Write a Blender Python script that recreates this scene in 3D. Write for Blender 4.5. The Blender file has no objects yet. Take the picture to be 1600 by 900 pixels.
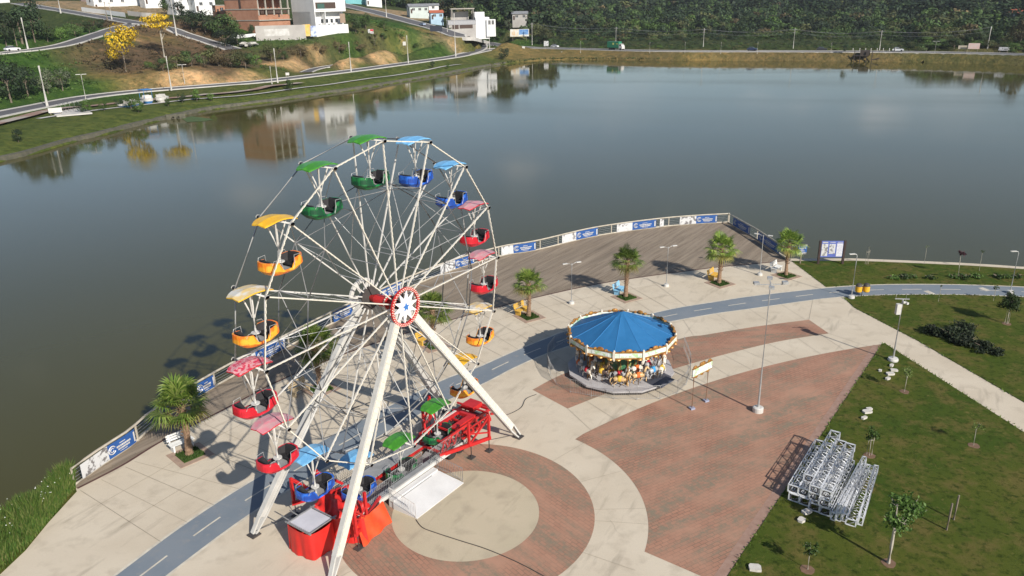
import bpy, bmesh, math, random
import numpy as np
from mathutils import Vector, Matrix, Euler
PI = math.pi
R_ = math.radians
scn = bpy.context.scene
col = scn.collection
# ------------------------------------------------------------------ camera
F_PX, PITCH, ROLL, CAM_H = 1220.56, .3517, -.0202, 24.5
FW = np.array([0, math.cos(PITCH), -math.sin(PITCH)])
_r0 = np.array([1., 0, 0]); _u0 = np.cross(_r0, FW)
RT = _r0 * math.cos(ROLL) + _u0 * math.sin(ROLL)
UP = -_r0 * math.sin(ROLL) + _u0 * math.cos(ROLL)
cam_d = bpy.data.cameras.new('camera'); cam = bpy.data.objects.new('camera', cam_d); col.objects.link(cam)
cam_d.sensor_width = 36; cam_d.lens = F_PX / 1600 * 36; cam_d.clip_start = .5; cam_d.clip_end = 6000
M_ = Matrix(((RT[0], UP[0], -FW[0], 0), (RT[1], UP[1], -FW[1], 0), (RT[2], UP[2], -FW[2], CAM_H), (0, 0, 0, 1)))
cam.matrix_world = M_
scn.camera = cam
# ------------------------------------------------------------------ sky, sun, exposure
SUN_AZ, SUN_EL = 145.0, 31.5
w = bpy.data.worlds.new('World'); scn.world = w; w.use_nodes = True
nt = w.node_tree; nt.nodes.clear(); N = nt.nodes.new; L = nt.links.new
out = N('ShaderNodeOutputWorld'); bg = N('ShaderNodeBackground'); sky = N('ShaderNodeTexSky')
sky.sky_type = 'NISHITA'; sky.sun_disc = False; sky.sun_elevation = R_(SUN_EL); sky.sun_rotation = R_(SUN_AZ)
sky.altitude = 900; sky.air_density = 1.0; sky.dust_density = 1.2; sky.ozone_density = 1.6
bg.inputs['Strength'].default_value = .087
tc = N('ShaderNodeTexCoord'); mp = N('ShaderNodeMapping'); mp.inputs['Scale'].default_value = (1, 1, 2.2)
nz = N('ShaderNodeTexNoise'); nz.inputs['Scale'].default_value = 4.2; nz.inputs['Detail'].default_value = 7; nz.inputs['Roughness'].default_value = .55
rp = N('ShaderNodeValToRGB'); rp.color_ramp.elements[0].position = .60; rp.color_ramp.elements[1].position = .78
rp.color_ramp.elements[1].color = (.55, .55, .55, 1)
mx = N('ShaderNodeMixRGB'); mx.inputs['Color2'].default_value = (9.5, 9.3, 9.4, 1)
L(tc.outputs['Generated'], mp.inputs['Vector']); L(mp.outputs[0], nz.inputs['Vector']); L(nz.outputs['Fac'], rp.inputs['Fac'])
L(rp.outputs['Color'], mx.inputs['Fac']); L(sky.outputs['Color'], mx.inputs['Color1']); L(mx.outputs[0], bg.inputs['Color']); L(bg.outputs[0], out.inputs[0])
# a few soft low clouds over the far shore
fac = mx.inputs['Fac']; prev = rp.outputs['Color']
def unit(x, y, z): k = math.sqrt(x * x + y * y + z * z); return (x / k, y / k, z / k)
for (u, v), rad, amt in (((1380, 178), .055, .42), ((810, 262), .05, .34), ((395, 302), .06, .28), ((1470, 160), .09, .16), ((960, 165), .1, .12)):
    d = FW + RT * ((u - 800) / F_PX) - UP * ((v - 450) / F_PX); d = unit(d[0], d[1], -d[2])
    vd = N('ShaderNodeVectorMath'); vd.operation = 'SUBTRACT'; vd.inputs[1].default_value = d; L(tc.outputs['Generated'], vd.inputs[0])
    vs_ = N('ShaderNodeVectorMath'); vs_.operation = 'MULTIPLY'; vs_.inputs[1].default_value = (1, 1, 1.9); L(vd.outputs[0], vs_.inputs[0])
    vl = N('ShaderNodeVectorMath'); vl.operation = 'LENGTH'; L(vs_.outputs[0], vl.inputs[0])
    n3 = N('ShaderNodeTexNoise'); n3.inputs['Scale'].default_value = 22; n3.inputs['Detail'].default_value = 5; L(tc.outputs['Generated'], n3.inputs['Vector'])
    ad = N('ShaderNodeMath'); ad.operation = 'MULTIPLY_ADD'; L(n3.outputs['Fac'], ad.inputs[0]); ad.inputs[1].default_value = rad * 1.2; L(vl.outputs['Value'], ad.inputs[2])
    mr = N('ShaderNodeMapRange'); mr.interpolation_type = 'SMOOTHSTEP'; mr.inputs['From Min'].default_value = rad * .55; mr.inputs['From Max'].default_value = rad * 1.55; mr.inputs['To Min'].default_value = amt; mr.inputs['To Max'].default_value = 0; L(ad.outputs[0], mr.inputs['Value'])
    sm = N('ShaderNodeMath'); sm.operation = 'MAXIMUM'; L(prev, sm.inputs[0]); L(mr.outputs[0], sm.inputs[1]); prev = sm.outputs[0]
L(prev, fac)
sd = bpy.data.lights.new('sun', 'SUN'); sun = bpy.data.objects.new('sun', sd); col.objects.link(sun)
sd.energy = 5.0; sd.angle = R_(.53); sd.color = (1, .945, .86)
sv = Vector((math.sin(R_(SUN_AZ)) * math.cos(R_(SUN_EL)), math.cos(R_(SUN_AZ)) * math.cos(R_(SUN_EL)), math.sin(R_(SUN_EL))))
sun.rotation_euler = sv.to_track_quat('Z', 'Y').to_euler()
scn.view_settings.view_transform = 'Standard'; scn.view_settings.look = 'None'; scn.view_settings.gamma = 1
scn.view_settings.use_curve_mapping = False; scn.view_settings.exposure = 0.35
scn.render.engine = 'CYCLES'; scn.cycles.max_bounces = 6; scn.cycles.transparent_max_bounces = 8

# ------------------------------------------------------------------ surveying: sight line of a photo point -> place on a level
def sight(u, v): return FW + RT * ((u - 800) / F_PX) - UP * ((v - 450) / F_PX)
def spot(u, v, z=0.0):
    d = sight(u, v); t = (z - CAM_H) / d[2]
    return Vector((d[0] * t, d[1] * t, z))
def far_spot(u, v, D):
    d = sight(u, v); t = D / math.hypot(d[0], d[1])
    return Vector((d[0] * t, d[1] * t, CAM_H + d[2] * t))
def spline(pts, n=8, closed=False):
    P = [Vector(p) for p in pts]; o = []
    k = len(P)
    for i in range(k - 1):
        p0 = P[max(i - 1, 0)]; p1 = P[i]; p2 = P[i + 1]; p3 = P[min(i + 2, k - 1)]
        for j in range(n):
            t = j / n
            o.append(.5 * ((2 * p1) + (p2 - p0) * t + (2 * p0 - 5 * p1 + 4 * p2 - p3) * t * t + (3 * p1 - p0 - 3 * p2 + p3) * t ** 3))
    o.append(P[-1]); return o
def resample(P, step):
    P = [Vector(p) for p in P]; s = [0.]
    for i in range(1, len(P)): s.append(s[-1] + (P[i] - P[i - 1]).length)
    n = max(2, int(round(s[-1] / step)) + 1); q = []
    a = np.array([list(p) for p in P]); t = np.linspace(0, s[-1], n)
    return [Vector((np.interp(x, s, a[:, 0]), np.interp(x, s, a[:, 1]), np.interp(x, s, a[:, 2]))) for x in t]
def path_len(P): return sum((P[i] - P[i - 1]).length for i in range(1, len(P)))

# ------------------------------------------------------------------ mesh builder
def frame_of(d, up=(0, 0, 1)):
    d = Vector(d).normalized(); up = Vector(up)
    if abs(d.dot(up)) > .98: up = Vector((1, 0, 0))
    x = d.cross(up).normalized(); y = x.cross(d).normalized()
    return x, y, d
class MB:
    def __init__(s): s.v = []; s.f = []; s.m = []
    def add(s, vs, fs, mi=0):
        b = len(s.v); s.v += [tuple(p) for p in vs]; s.f += [tuple(i + b for i in f) for f in fs]; s.m += [mi] * len(fs)
    def box(s, c, size, rz=0, mi=0, M=None):
        x, y, z = size[0] / 2, size[1] / 2, size[2] / 2; c = Vector(c)
        Rm = M if M is not None else Matrix.Rotation(rz, 3, 'Z')
        vs = [c + Rm @ Vector((i * x, j * y, k * z)) for k in (-1, 1) for j in (-1, 1) for i in (-1, 1)]
        s.add(vs, [(0, 2, 3, 1), (4, 5, 7, 6), (0, 1, 5, 4), (2, 6, 7, 3), (1, 3, 7, 5), (0, 4, 6, 2)], mi)
    def beam(s, p, q, w, h=None, mi=0, up=(0, 0, 1)):
        p = Vector(p); q = Vector(q); h = w if h is None else h
        x, y, d = frame_of(q - p, up); vs = []
        for e in (p, q):
            for i, j in ((-1, -1), (1, -1), (1, 1), (-1, 1)): vs.append(e + x * (i * w / 2) + y * (j * h / 2))
        s.add(vs, [(3, 2, 1, 0), (4, 5, 6, 7), (0, 1, 5, 4), (1, 2, 6, 5), (2, 3, 7, 6), (3, 0, 4, 7)], mi)
    def tube(s, p, q, r0, r1=None, n=8, mi=0):
        s.path([p, q], [r0, r0 if r1 is None else r1], n, mi)
    def path(s, pts, rad, n=6, mi=0, cap=True):
        pts = [Vector(p) for p in pts]; k = len(pts)
        if not hasattr(rad, '__len__'): rad = [rad] * k
        vs = []; x = None
        for i in range(k):
            d = (pts[min(i + 1, k - 1)] - pts[max(i - 1, 0)])
            if d.length < 1e-9: d = Vector((0, 0, 1))
            d.normalize()
            if x is None: x, y, _ = frame_of(d)
            else:
                x = (x - d * x.dot(d)).normalized(); y = d.cross(x)
            for j in range(n):
                a = 2 * PI * j / n; vs.append(pts[i] + (x * math.cos(a) + y * math.sin(a)) * rad[i])
        fs = [(i * n + j, i * n + (j + 1) % n, (i + 1) * n + (j + 1) % n, (i + 1) * n + j) for i in range(k - 1) for j in range(n)]
        if cap: fs += [tuple(range(n - 1, -1, -1)), tuple((k - 1) * n + j for j in range(n))]
        s.add(vs, fs, mi)
    def prism(s, poly, z0, z1, mi=0):
        n = len(poly); vs = [(p[0], p[1], z0) for p in poly] + [(p[0], p[1], z1) for p in poly]
        A = sum(poly[i][0] * poly[(i + 1) % n][1] - poly[(i + 1) % n][0] * poly[i][1] for i in range(n))
        fs = [tuple(range(n - 1, -1, -1)), tuple(range(n, 2 * n))] + [(i, (i + 1) % n, n + (i + 1) % n, n + i) for i in range(n)]
        if A < 0: fs = [f[::-1] for f in fs]
        s.add(vs, fs, mi)
    def sheet(s, poly, z, mi=0):
        n = len(poly)
        A = sum(poly[i][0] * poly[(i + 1) % n][1] - poly[(i + 1) % n][0] * poly[i][1] for i in range(n))
        f = tuple(range(n)); s.add([(p[0], p[1], z) for p in poly], [f if A > 0 else f[::-1]], mi)
    def strip(s, A, B, mi=0):
        k = len(A); s.add(list(A) + list(B), [(i, k + i, k + i + 1, i + 1) for i in range(k - 1)], mi)
    def lathe(s, prof, n=16, mi=0, c=(0, 0, 0), a0=0, M=None):
        c = Vector(c); vs = []
        for r, z in prof:
            for j in range(n):
                a = a0 + 2 * PI * j / n; p = Vector((r * math.cos(a), r * math.sin(a), z))
                vs.append(c + (M @ p if M is not None else p))
        k = len(prof)
        fs = [(i * n + j, i * n + (j + 1) % n, (i + 1) * n + (j + 1) % n, (i + 1) * n + j) for i in range(k - 1) for j in range(n)]
        if tuple(prof[0]) != tuple(prof[-1]): fs += [tuple(range(n - 1, -1, -1)), tuple((k - 1) * n + j for j in range(n))]
        s.add(vs, fs, mi)
    def toothed(s, p, x, o, ln, pitch, duty, h0, h1, w, mi=0):
        # one continuous strip of raised bulbs: from p along unit d (in ln), proud along o
        p, d = Vector(p[0]), Vector(p[1]); x = Vector(x); o = Vector(o); cuts = [(0, h0)]; z = pitch * .5
        while z + pitch * duty < ln: cuts += [(z, h1), (z + pitch * duty, h0)]; z += pitch
        cuts.append((ln, None)); b = len(s.v); vs = []; fs = []
        for i in range(len(cuts)):
            for sx in (-1, 1): vs.append(p + d * cuts[i][0] + x * sx * w / 2)
        for i in range(len(cuts) - 1):
            h = cuts[i][1]; k = len(vs)
            for zz in (cuts[i][0], cuts[i + 1][0]):
                for sx in (-1, 1): vs.append(p + d * zz + x * sx * w / 2 + o * h)
            a, c = 2 * i, 2 * i + 2
            fs += [(k, k + 1, k + 3, k + 2), (a, c, k + 2, k), (a + 1, k + 1, k + 3, c + 1), (a, k, k + 1, a + 1), (c, c + 1, k + 3, k + 2)]
        s.add(vs, fs, mi)
    def ell(s, c, r, n=10, m=7, mi=0, M=None):
        prof = []; c = Vector(c); vs = []
        for i in range(m + 1):
            t = PI * i / m
            for j in range(n):
                a = 2 * PI * j / n; p = Vector((r[0] * math.sin(t) * math.cos(a), r[1] * math.sin(t) * math.sin(a), -r[2] * math.cos(t)))
                vs.append(c + (M @ p if M is not None else p))
        s.add(vs, [(i * n + j, i * n + (j + 1) % n, (i + 1) * n + (j + 1) % n, (i + 1) * n + j) for i in range(m) for j in range(n)], mi)
    def mesh(s, name, mats, smooth=False):
        me = bpy.data.meshes.new(name); me.from_pydata(s.v, [], s.f)
        for m in (mats if isinstance(mats, (list, tuple)) else [mats]): me.materials.append(m)
        if any(s.m): me.polygons.foreach_set('material_index', s.m)
        if smooth: me.polygons.foreach_set('use_smooth', [True] * len(s.f))
        me.update(); return me
    def build(s, name, mats, parent=None, loc=None, rz=0, smooth=False):
        return put(name, s.mesh(name, mats, smooth), parent, loc, rz)
def put(name, me, parent=None, loc=None, rz=0):
    o = bpy.data.objects.new(name, me); col.objects.link(o)
    if loc is not None: o.location = loc
    if rz: o.rotation_euler = (0, 0, rz)
    if parent is not None: o.parent = parent
    return o
def tag(o, label=None, cat=None, group=None, kind=None):
    if label: o['label'] = label
    if cat: o['category'] = cat
    if group: o['group'] = group
    if kind: o['kind'] = kind
    return o
def thing(name, label, cat, loc=(0, 0, 0), rz=0, group=None):
    o = bpy.data.objects.new(name, None); col.objects.link(o); o.empty_display_size = .3
    o.location = loc; o.rotation_euler = (0, 0, rz)
    return tag(o, label, cat, group)
def dup(root, loc, rz=None, label=None, scale=None):
    def cp(o, par):
        c = o.copy(); col.objects.link(c)
        if par is not None: c.parent = par
        for ch in list(o.children): cp(ch, c)
        return c
    c = cp(root, None); c.location = loc
    if rz is not None: c.rotation_euler = (0, 0, rz)
    if label: c['label'] = label
    if scale: c.scale = (scale,) * 3
    return c
def struct(name, mb, mats, smooth=False):
    o = mb.build(name, mats, smooth=smooth); o['kind'] = 'structure'; return o

# ------------------------------------------------------------------ materials
def rgb(h):
    v = [int(h[i:i + 2], 16) / 255 for i in (0, 2, 4)]
    return tuple(((c + .055) / 1.055) ** 2.4 if c > .04045 else c / 12.92 for c in v) + (1,)
def base_mat(name, rough=.7, metal=0., spec=.4):
    m = bpy.data.materials.new(name); m.use_nodes = True; t = m.node_tree
    b = t.nodes['Principled BSDF']; b.inputs['Roughness'].default_value = rough; b.inputs['Metallic'].default_value = metal
    b.inputs['Specular IOR Level'].default_value = spec
    return m, t, b
def mat(name, c1, c2=None, rough=.7, metal=0., scale=3., detail=5, lo=.35, hi=.65, bump=0., bscale=None, spec=.4, stretch=None, coord='Object'):
    m, t, b = base_mat(name, rough, metal, spec)
    c1 = tuple(c1[:3]) + (1,)
    if c2 is None: c2 = tuple(c * .8 for c in c1[:3]) + (1,)
    c2 = tuple(c2[:3]) + (1,)
    N = t.nodes.new; L = t.links.new
    tc = N('ShaderNodeTexCoord'); src = tc.outputs[coord]
    if stretch:
        mp = N('ShaderNodeMapping'); mp.inputs['Scale'].default_value = stretch[:3]
        if len(stretch) > 3: mp.inputs['Rotation'].default_value = (0, 0, stretch[3])
        L(src, mp.inputs['Vector']); src = mp.outputs[0]
    n = N('ShaderNodeTexNoise'); n.inputs['Scale'].default_value = scale; n.inputs['Detail'].default_value = detail; n.inputs['Roughness'].default_value = .6
    r = N('ShaderNodeValToRGB'); r.color_ramp.elements[0].position = lo; r.color_ramp.elements[1].position = hi
    r.color_ramp.elements[0].color = c1; r.color_ramp.elements[1].color = c2
    L(src, n.inputs['Vector']); L(n.outputs['Fac'], r.inputs['Fac']); L(r.outputs['Color'], b.inputs['Base Color'])
    if bump:
        n2 = N('ShaderNodeTexNoise'); n2.inputs['Scale'].default_value = bscale or scale * 4; n2.inputs['Detail'].default_value = 4
        bp = N('ShaderNodeBump'); bp.inputs['Strength'].default_value = bump; bp.inputs['Distance'].default_value = .03
        L(src, n2.inputs['Vector']); L(n2.outputs['Fac'], bp.inputs['Height']); L(bp.outputs[0], b.inputs['Normal'])
    return m
def leaf_mat(name, cols, rough=.6, trans=.25, spread=(.6, 1.45)):
    m, t, b = base_mat(name, rough, 0, .3); N = t.nodes.new; L = t.links.new
    g = N('ShaderNodeNewGeometry'); r = N('ShaderNodeValToRGB'); e = r.color_ramp.elements
    while len(e) < len(cols): e.new(.5)
    for i, c in enumerate(cols): e[i].position = i / (len(cols) - 1); e[i].color = tuple(c[:3]) + (1,)
    oi = N('ShaderNodeObjectInfo'); hs = N('ShaderNodeHueSaturation')
    mr = N('ShaderNodeMapRange'); mr.inputs['To Min'].default_value, mr.inputs['To Max'].default_value = spread
    L(oi.outputs['Random'], mr.inputs['Value']); L(mr.outputs[0], hs.inputs['Value'])
    L(g.outputs['Random Per Island'], r.inputs['Fac']); L(r.outputs['Color'], hs.inputs['Color']); L(hs.outputs[0], b.inputs['Base Color'])
    tr = N('ShaderNodeBsdfTranslucent'); ms = N('ShaderNodeMixShader'); ms.inputs[0].default_value = trans
    L(hs.outputs[0], tr.inputs['Color']); L(b.outputs[0], ms.inputs[1]); L(tr.outputs[0], ms.inputs[2])
    L(ms.outputs[0], t.nodes['Material Output'].inputs['Surface'])
    return m
def mixrgb(t, f, a, b, mode='MIX'):
    x = t.nodes.new('ShaderNodeMixRGB'); x.blend_type = mode
    for i, s in enumerate((f, a, b)):
        if hasattr(s, 'is_linked') or hasattr(s, 'links'): t.links.new(s, x.inputs[i])
        else: x.inputs[i].default_value = s
    return x.outputs[0]
def noise(t, src, scale, detail=4, lo=.4, hi=.6, rough=.55):
    n = t.nodes.new('ShaderNodeTexNoise'); n.inputs['Scale'].default_value = scale; n.inputs['Detail'].default_value = detail; n.inputs['Roughness'].default_value = rough
    m = t.nodes.new('ShaderNodeMapRange'); m.inputs['From Min'].default_value = lo; m.inputs['From Max'].default_value = hi
    t.links.new(src, n.inputs['Vector']); t.links.new(n.outputs['Fac'], m.inputs['Value']); return m.outputs[0]
def mapped(t, scale=(1, 1, 1), rot=0., coord='Object'):
    tc = t.nodes.new('ShaderNodeTexCoord'); mp = t.nodes.new('ShaderNodeMapping')
    mp.inputs['Scale'].default_value = scale; mp.inputs['Rotation'].default_value = (0, 0, rot)
    t.links.new(tc.outputs[coord], mp.inputs['Vector'])
    if rot and tuple(scale) != (1, 1, 1):
        mp.inputs['Scale'].default_value = (1, 1, 1); m2 = t.nodes.new('ShaderNodeMapping'); m2.inputs['Scale'].default_value = scale; t.links.new(mp.outputs[0], m2.inputs['Vector']); return m2.outputs[0]
    return mp.outputs[0]
def add_bump(t, b, h, strength=.3, dist=.02):
    bp = t.nodes.new('ShaderNodeBump'); bp.inputs['Strength'].default_value = strength; bp.inputs['Distance'].default_value = dist
    t.links.new(h, bp.inputs['Height']); t.links.new(bp.outputs[0], b.inputs['Normal'])

M = {}
def concrete(name, c1, c2, c3):
    m, t, b = base_mat(name, .85, 0, .25); s = mapped(t)
    c = mixrgb(t, noise(t, s, .25, 5, .35, .65), c1, c2)
    c = mixrgb(t, noise(t, s, .9, 6, .52, .75), c, c3)
    st = mapped(t, (1, .18, 1), .5); c = mixrgb(t, noise(t, st, 1.3, 5, .58, .8), c, tuple(x * .72 for x in c3[:3]) + (1,))
    f = noise(t, s, 14, 3, .3, .7); c = mixrgb(t, f, c, mixrgb(t, .06, c, (0, 0, 0, 1)))
    t.links.new(c, b.inputs['Base Color']); add_bump(t, b, f, .12, .01); return m
M['plaza'] = concrete('plaza_concrete', (.58, .505, .395, 1), (.52, .445, .34, 1), (.45, .385, .295, 1))
M['disc'] = concrete('disc_concrete', (.49, .415, .30, 1), (.445, .38, .27, 1), (.385, .325, .235, 1))
M['kerb'] = concrete('kerb_concrete', (.5, .47, .42, 1), (.43, .40, .36, 1), (.36, .34, .3, 1))
def paving(name, rot, ring=False):
    m, t, b = base_mat(name, .85, 0, .2); s = mapped(t, (1, 1, 1), rot)
    br = t.nodes.new('ShaderNodeTexBrick'); br.inputs['Scale'].default_value = 1.0
    br.inputs['Brick Width'].default_value = .42; br.inputs['Row Height'].default_value = .21; br.inputs['Mortar Size'].default_value = .02
    br.inputs['Color1'].default_value = (.365, .192, .128, 1); br.inputs['Color2'].default_value = (.30, .158, .108, 1); br.inputs['Mortar'].default_value = (.19, .125, .09, 1)
    t.links.new(s, br.inputs['Vector']); c = br.outputs['Color']
    c = mixrgb(t, noise(t, s, .35, 5, .4, .65), c, (.385, .22, .15, 1))
    st = mapped(t, (.16, 1, 1), rot)
    a = noise(t, st, .8, 7, .45, .6, .65); a2 = noise(t, s, 2.6, 6, .38, .6, .75)
    k = t.nodes.new('ShaderNodeMath'); k.operation = 'MULTIPLY'; t.links.new(a, k.inputs[0]); t.links.new(a2, k.inputs[1])
    k2 = t.nodes.new('ShaderNodeMath'); k2.operation = 'MULTIPLY'; k2.use_clamp = True; t.links.new(k.outputs[0], k2.inputs[0]); k2.inputs[1].default_value = 1.15
    c = mixrgb(t, k2.outputs[0], c, (.215, .175, .125, 1))
    t.links.new(c, b.inputs['Base Color']); add_bump(t, b, br.outputs['Fac'], -.2, .01); return m
M['brick'] = paving('brick_paving', -.52)
M['brick2'] = paving('brick_paving_strip', -.1)
M['brick3'] = paving('brick_paving_ring', .9)
m, t, b = base_mat('cycle_blue', .8, 0, .25); s = mapped(t)
c = mixrgb(t, noise(t, s, .4, 5), (.165, .195, .225, 1), (.19, .215, .24, 1)); c = mixrgb(t, noise(t, s, 2.5, 6, .55, .75), c, (.225, .23, .235, 1))
t.links.new(c, b.inputs['Base Color']); M['cycle'] = m
M['paint'] = mat('road_paint', (.6, .55, .45), (.45, .41, .34), scale=2)
M['joint'] = mat('joint', (.25, .215, .165), (.33, .29, .23), scale=2)
a_, b_ = spot(872, 407), spot(920, 383); DECK_ROT = math.atan2(b_.y - a_.y, b_.x - a_.x)
m, t, b = base_mat('deck_boards', .8, 0, .2); s = mapped(t, (1, 1, 1), -DECK_ROT)
br = t.nodes.new('ShaderNodeTexBrick'); br.inputs['Scale'].default_value = 1; br.inputs['Brick Width'].default_value = 3.; br.inputs['Row Height'].default_value = .16; br.inputs['Mortar Size'].default_value = .008
br.inputs['Color1'].default_value = (.26, .205, .15, 1); br.inputs['Color2'].default_value = (.19, .15, .11, 1); br.inputs['Mortar'].default_value = (.06, .05, .04, 1)
t.links.new(s, br.inputs['Vector']); st = mapped(t, (.12, 1.6, 1), -DECK_ROT)
c = mixrgb(t, noise(t, st, 1.6, 6, .4, .68), br.outputs['Color'], (.30, .245, .185, 1)); c = mixrgb(t, noise(t, st, .8, 5, .52, .7), c, (.16, .128, .095, 1))
t.links.new(c, b.inputs['Base Color']); add_bump(t, b, br.outputs['Fac'], -.3, .01); M['deck'] = m
M['deck_edge'] = mat('deck_edge', (.07, .03, .025), (.1, .05, .04))
def grass_mat(name, g1, g2, dry):
    m, t, b = base_mat(name, .95, 0, .1); s = mapped(t)
    c = mixrgb(t, noise(t, s, .16, 5, .38, .62), g1, g2)
    c = mixrgb(t, noise(t, s, .55, 7, .48, .62, .7), c, dry)
    c = mixrgb(t, noise(t, s, 2.4, 6, .5, .66, .72), c, tuple(x * .5 for x in g1[:3]) + (1,))
    c = mixrgb(t, noise(t, s, 1.4, 6, .58, .7, .7), c, tuple(x * 1.25 for x in dry[:3]) + (1,))
    f = noise(t, s, 22, 4, .3, .7, .7); c = mixrgb(t, f, c, mixrgb(t, .35, c, (.02, .03, .005, 1)))
    t.links.new(c, b.inputs['Base Color']); add_bump(t, b, f, .6, .06); return m
M['lawn'] = grass_mat('lawn_grass', (.058, .096, .012, 1), (.098, .115, .018, 1), (.15, .125, .036, 1))
M['soil'] = mat('soil', (.2, .12, .075), (.14, .085, .05), scale=4, bump=.4)
m, t, b = base_mat('lake_water', .05, 0, .42); b.inputs['IOR'].default_value = 1.333; s = mapped(t)
c = mixrgb(t, noise(t, s, .02, 3, .35, .65), (.060, .055, .013, 1), (.068, .062, .019, 1))
t.links.new(c, b.inputs['Base Color'])
wv = mapped(t, (1, 1, 1), .4)
add_bump(t, b, noise(t, wv, .9, 4, .2, .8, .65), .10, .02)
rm_ = t.nodes.new('ShaderNodeMapRange'); rm_.inputs['To Min'].default_value = .035; rm_.inputs['To Max'].default_value = .12; t.links.new(noise(t, mapped(t, (.5, 2.2, 1), .3), .016, 4, .42, .66), rm_.inputs['Value']); t.links.new(rm_.outputs[0], b.inputs['Roughness']); M['water'] = m
M['white'] = mat('white_paint', (.58, .565, .53), (.48, .46, .425), rough=.45, scale=2)
M['cream'] = mat('cream_bulbs', (.64, .60, .51), (.55, .51, .43), rough=.4, scale=6)
M['steel'] = mat('galvanised_steel', (.46, .46, .45), (.33, .33, .33), rough=.45, metal=.35, scale=4)
M['grey'] = mat('grey_metal', (.30, .30, .30), (.22, .22, .22), rough=.5, metal=.3)
M['dark'] = mat('dark_metal', (.045, .042, .04), (.07, .06, .055), rough=.6)
M['black'] = mat('black_lining', (.016, .015, .017), (.03, .028, .03), rough=.75)
M['red'] = mat('red_paint', (.52, .022, .022), (.40, .018, .018), rough=.4, scale=1.5)
M['red_tarp'] = mat('red_tarpaulin', (.60, .022, .016), (.48, .018, .014), rough=.5, scale=1.2, bump=.5, bscale=3)
M['orange_tarp'] = mat('orange_tarpaulin', (.66, .075, .015), (.56, .045, .012), rough=.5, scale=1.2, bump=.5, bscale=3)
M['plate'] = mat('tread_plate', (.40, .40, .40), (.30, .30, .30), rough=.5, metal=.3, scale=1.5)
M['ramp'] = mat('white_ramp_paint', (.62, .61, .60), (.54, .53, .52), rough=.6, scale=.7)
M['alu'] = mat('aluminium', (.86, .87, .89), (.76, .77, .79), rough=.32, metal=.3, scale=5)
M['tyre'] = mat('tyre_rubber', (.02, .02, .02), (.03, .03, .03), rough=.9)
M['bark'] = mat('bark', (.19, .15, .11), (.12, .095, .07), scale=6, bump=.6)
M['palebark'] = mat('pale_bark', (.42, .38, .31), (.3, .27, .22), scale=6, bump=.4)
M['palm_trunk'] = mat('palm_trunk', (.30, .19, .115), (.17, .105, .065), scale=9, bump=.9, stretch=(1, 1, 3))
M['wood'] = mat('weathered_wood', (.23, .19, .145), (.15, .12, .09), scale=3, stretch=(1, 1, 8))
M['rail'] = mat('rail_wood', (.46, .41, .33), (.34, .3, .24), scale=2)
M['glass'] = mat('window_glass', (.03, .035, .04), (.05, .055, .06), rough=.12, spec=.6)
M['blue_banner'] = mat('banner_blue', (.018, .07, .24), (.025, .09, .28), rough=.5)
M['white_banner'] = mat('banner_white', (.52, .52, .52), (.16, .15, .15), rough=.5, scale=2.6, lo=.52, hi=.58)
M['pole'] = mat('concrete_pole', (.52, .5, .46), (.42, .4, .37), scale=2)
M['asphalt'] = mat('asphalt', (.085, .083, .088), (.11, .107, .11), scale=.4, rough=.9)
# ================================================================== SETTING: lake, plaza, terrain
ZL = -1.2
mb = MB(); mb.sheet([(-420, -150), (520, -150), (520, 460), (-420, 460)], ZL); struct('lake_water', mb, M['water'])
def curve(px, z=0.0, n=8): return spline([spot(u, v, z) for u, v in px], n)
deck_out = curve([(113, 759), (160, 725), (205, 695), (238, 666), (331, 606), (443, 545), (546, 492), (686, 429.5), (779, 401), (837, 391), (928, 369.5), (1022, 356), (1083, 350.5), (1138, 347.5)], 0, 8)
deck_in = curve([(122, 764), (192, 728), (240, 698), (280, 676), (352, 640), (445, 592), (560, 546), (686, 506), (779, 480.5), (830, 467), (950, 441.5), (1100, 420.5), (1160, 414.5), (1229, 408)], 0, 8)
corner = deck_out[-1]; deck_right = [corner, spot(1180, 372), spot(1232, 405.5)]
path_up = curve([(160, 915), (183, 898), (288, 820), (400, 748), (540, 670), (688, 596), (746, 574.7), (800, 550.7), (860, 526.7), (893, 515.6), (1011, 491.5), (1060, 481), (1120, 471.5), (1171, 463.5), (1282, 451), (1345, 446.5), (1407, 444.8), (1500, 445.3), (1600, 448.8), (1700, 454), (1850, 465), (2050, 482)], 0, 8)
path_lo = curve([(236, 919), (262, 898), (392, 802), (520, 724), (650, 650), (762, 596), (800, 576), (860, 550), (940, 526), (1044, 503), (1120, 489.5), (1171, 482.5), (1282, 467), (1345, 462), (1407, 460), (1500, 460), (1600, 463.5), (1700, 470), (1850, 483), (2050, 503)], 0, 8)
lake_left = [spot(112, 745), spot(60, 775), spot(0, 806)]
ll2 = lake_left[-1] + (lake_left[-1] - lake_left[0]) * 1.5
shore_r = [spot(1234, 404), spot(1330, 403.5), spot(1420, 407), spot(1500, 410.5), spot(1560, 414), spot(1600, 417)]
sr2 = shore_r[-1] + Vector((45, 8, 0)); sr3 = shore_r[-1] + Vector((160, -10, 0))
plz = list(deck_out) + [deck_right[1]] + shore_r + [sr2, sr3, Vector((215, -60, 0)), Vector((-70, -60, 0)), Vector((-60, 5, 0)), ll2] + lake_left[::-1]
mb = MB(); mb.prism(plz, -2.2, 0); struct('plaza_pavement', mb, M['plaza'])
mb = MB(); mb.sheet(list(deck_out) + deck_right[1:] + list(deck_in)[::-1], .008); struct('boardwalk_deck', mb, M['deck'])
mb = MB()
rs = resample(deck_in, 1.0)
def offs(P, d):
    o = []
    for i in range(len(P)):
        t = P[min(i + 1, len(P) - 1)] - P[max(i - 1, 0)]; nrm = Vector((-t.y, t.x, 0)).normalized(); o.append(P[i] + nrm * d)
    return o
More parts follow.
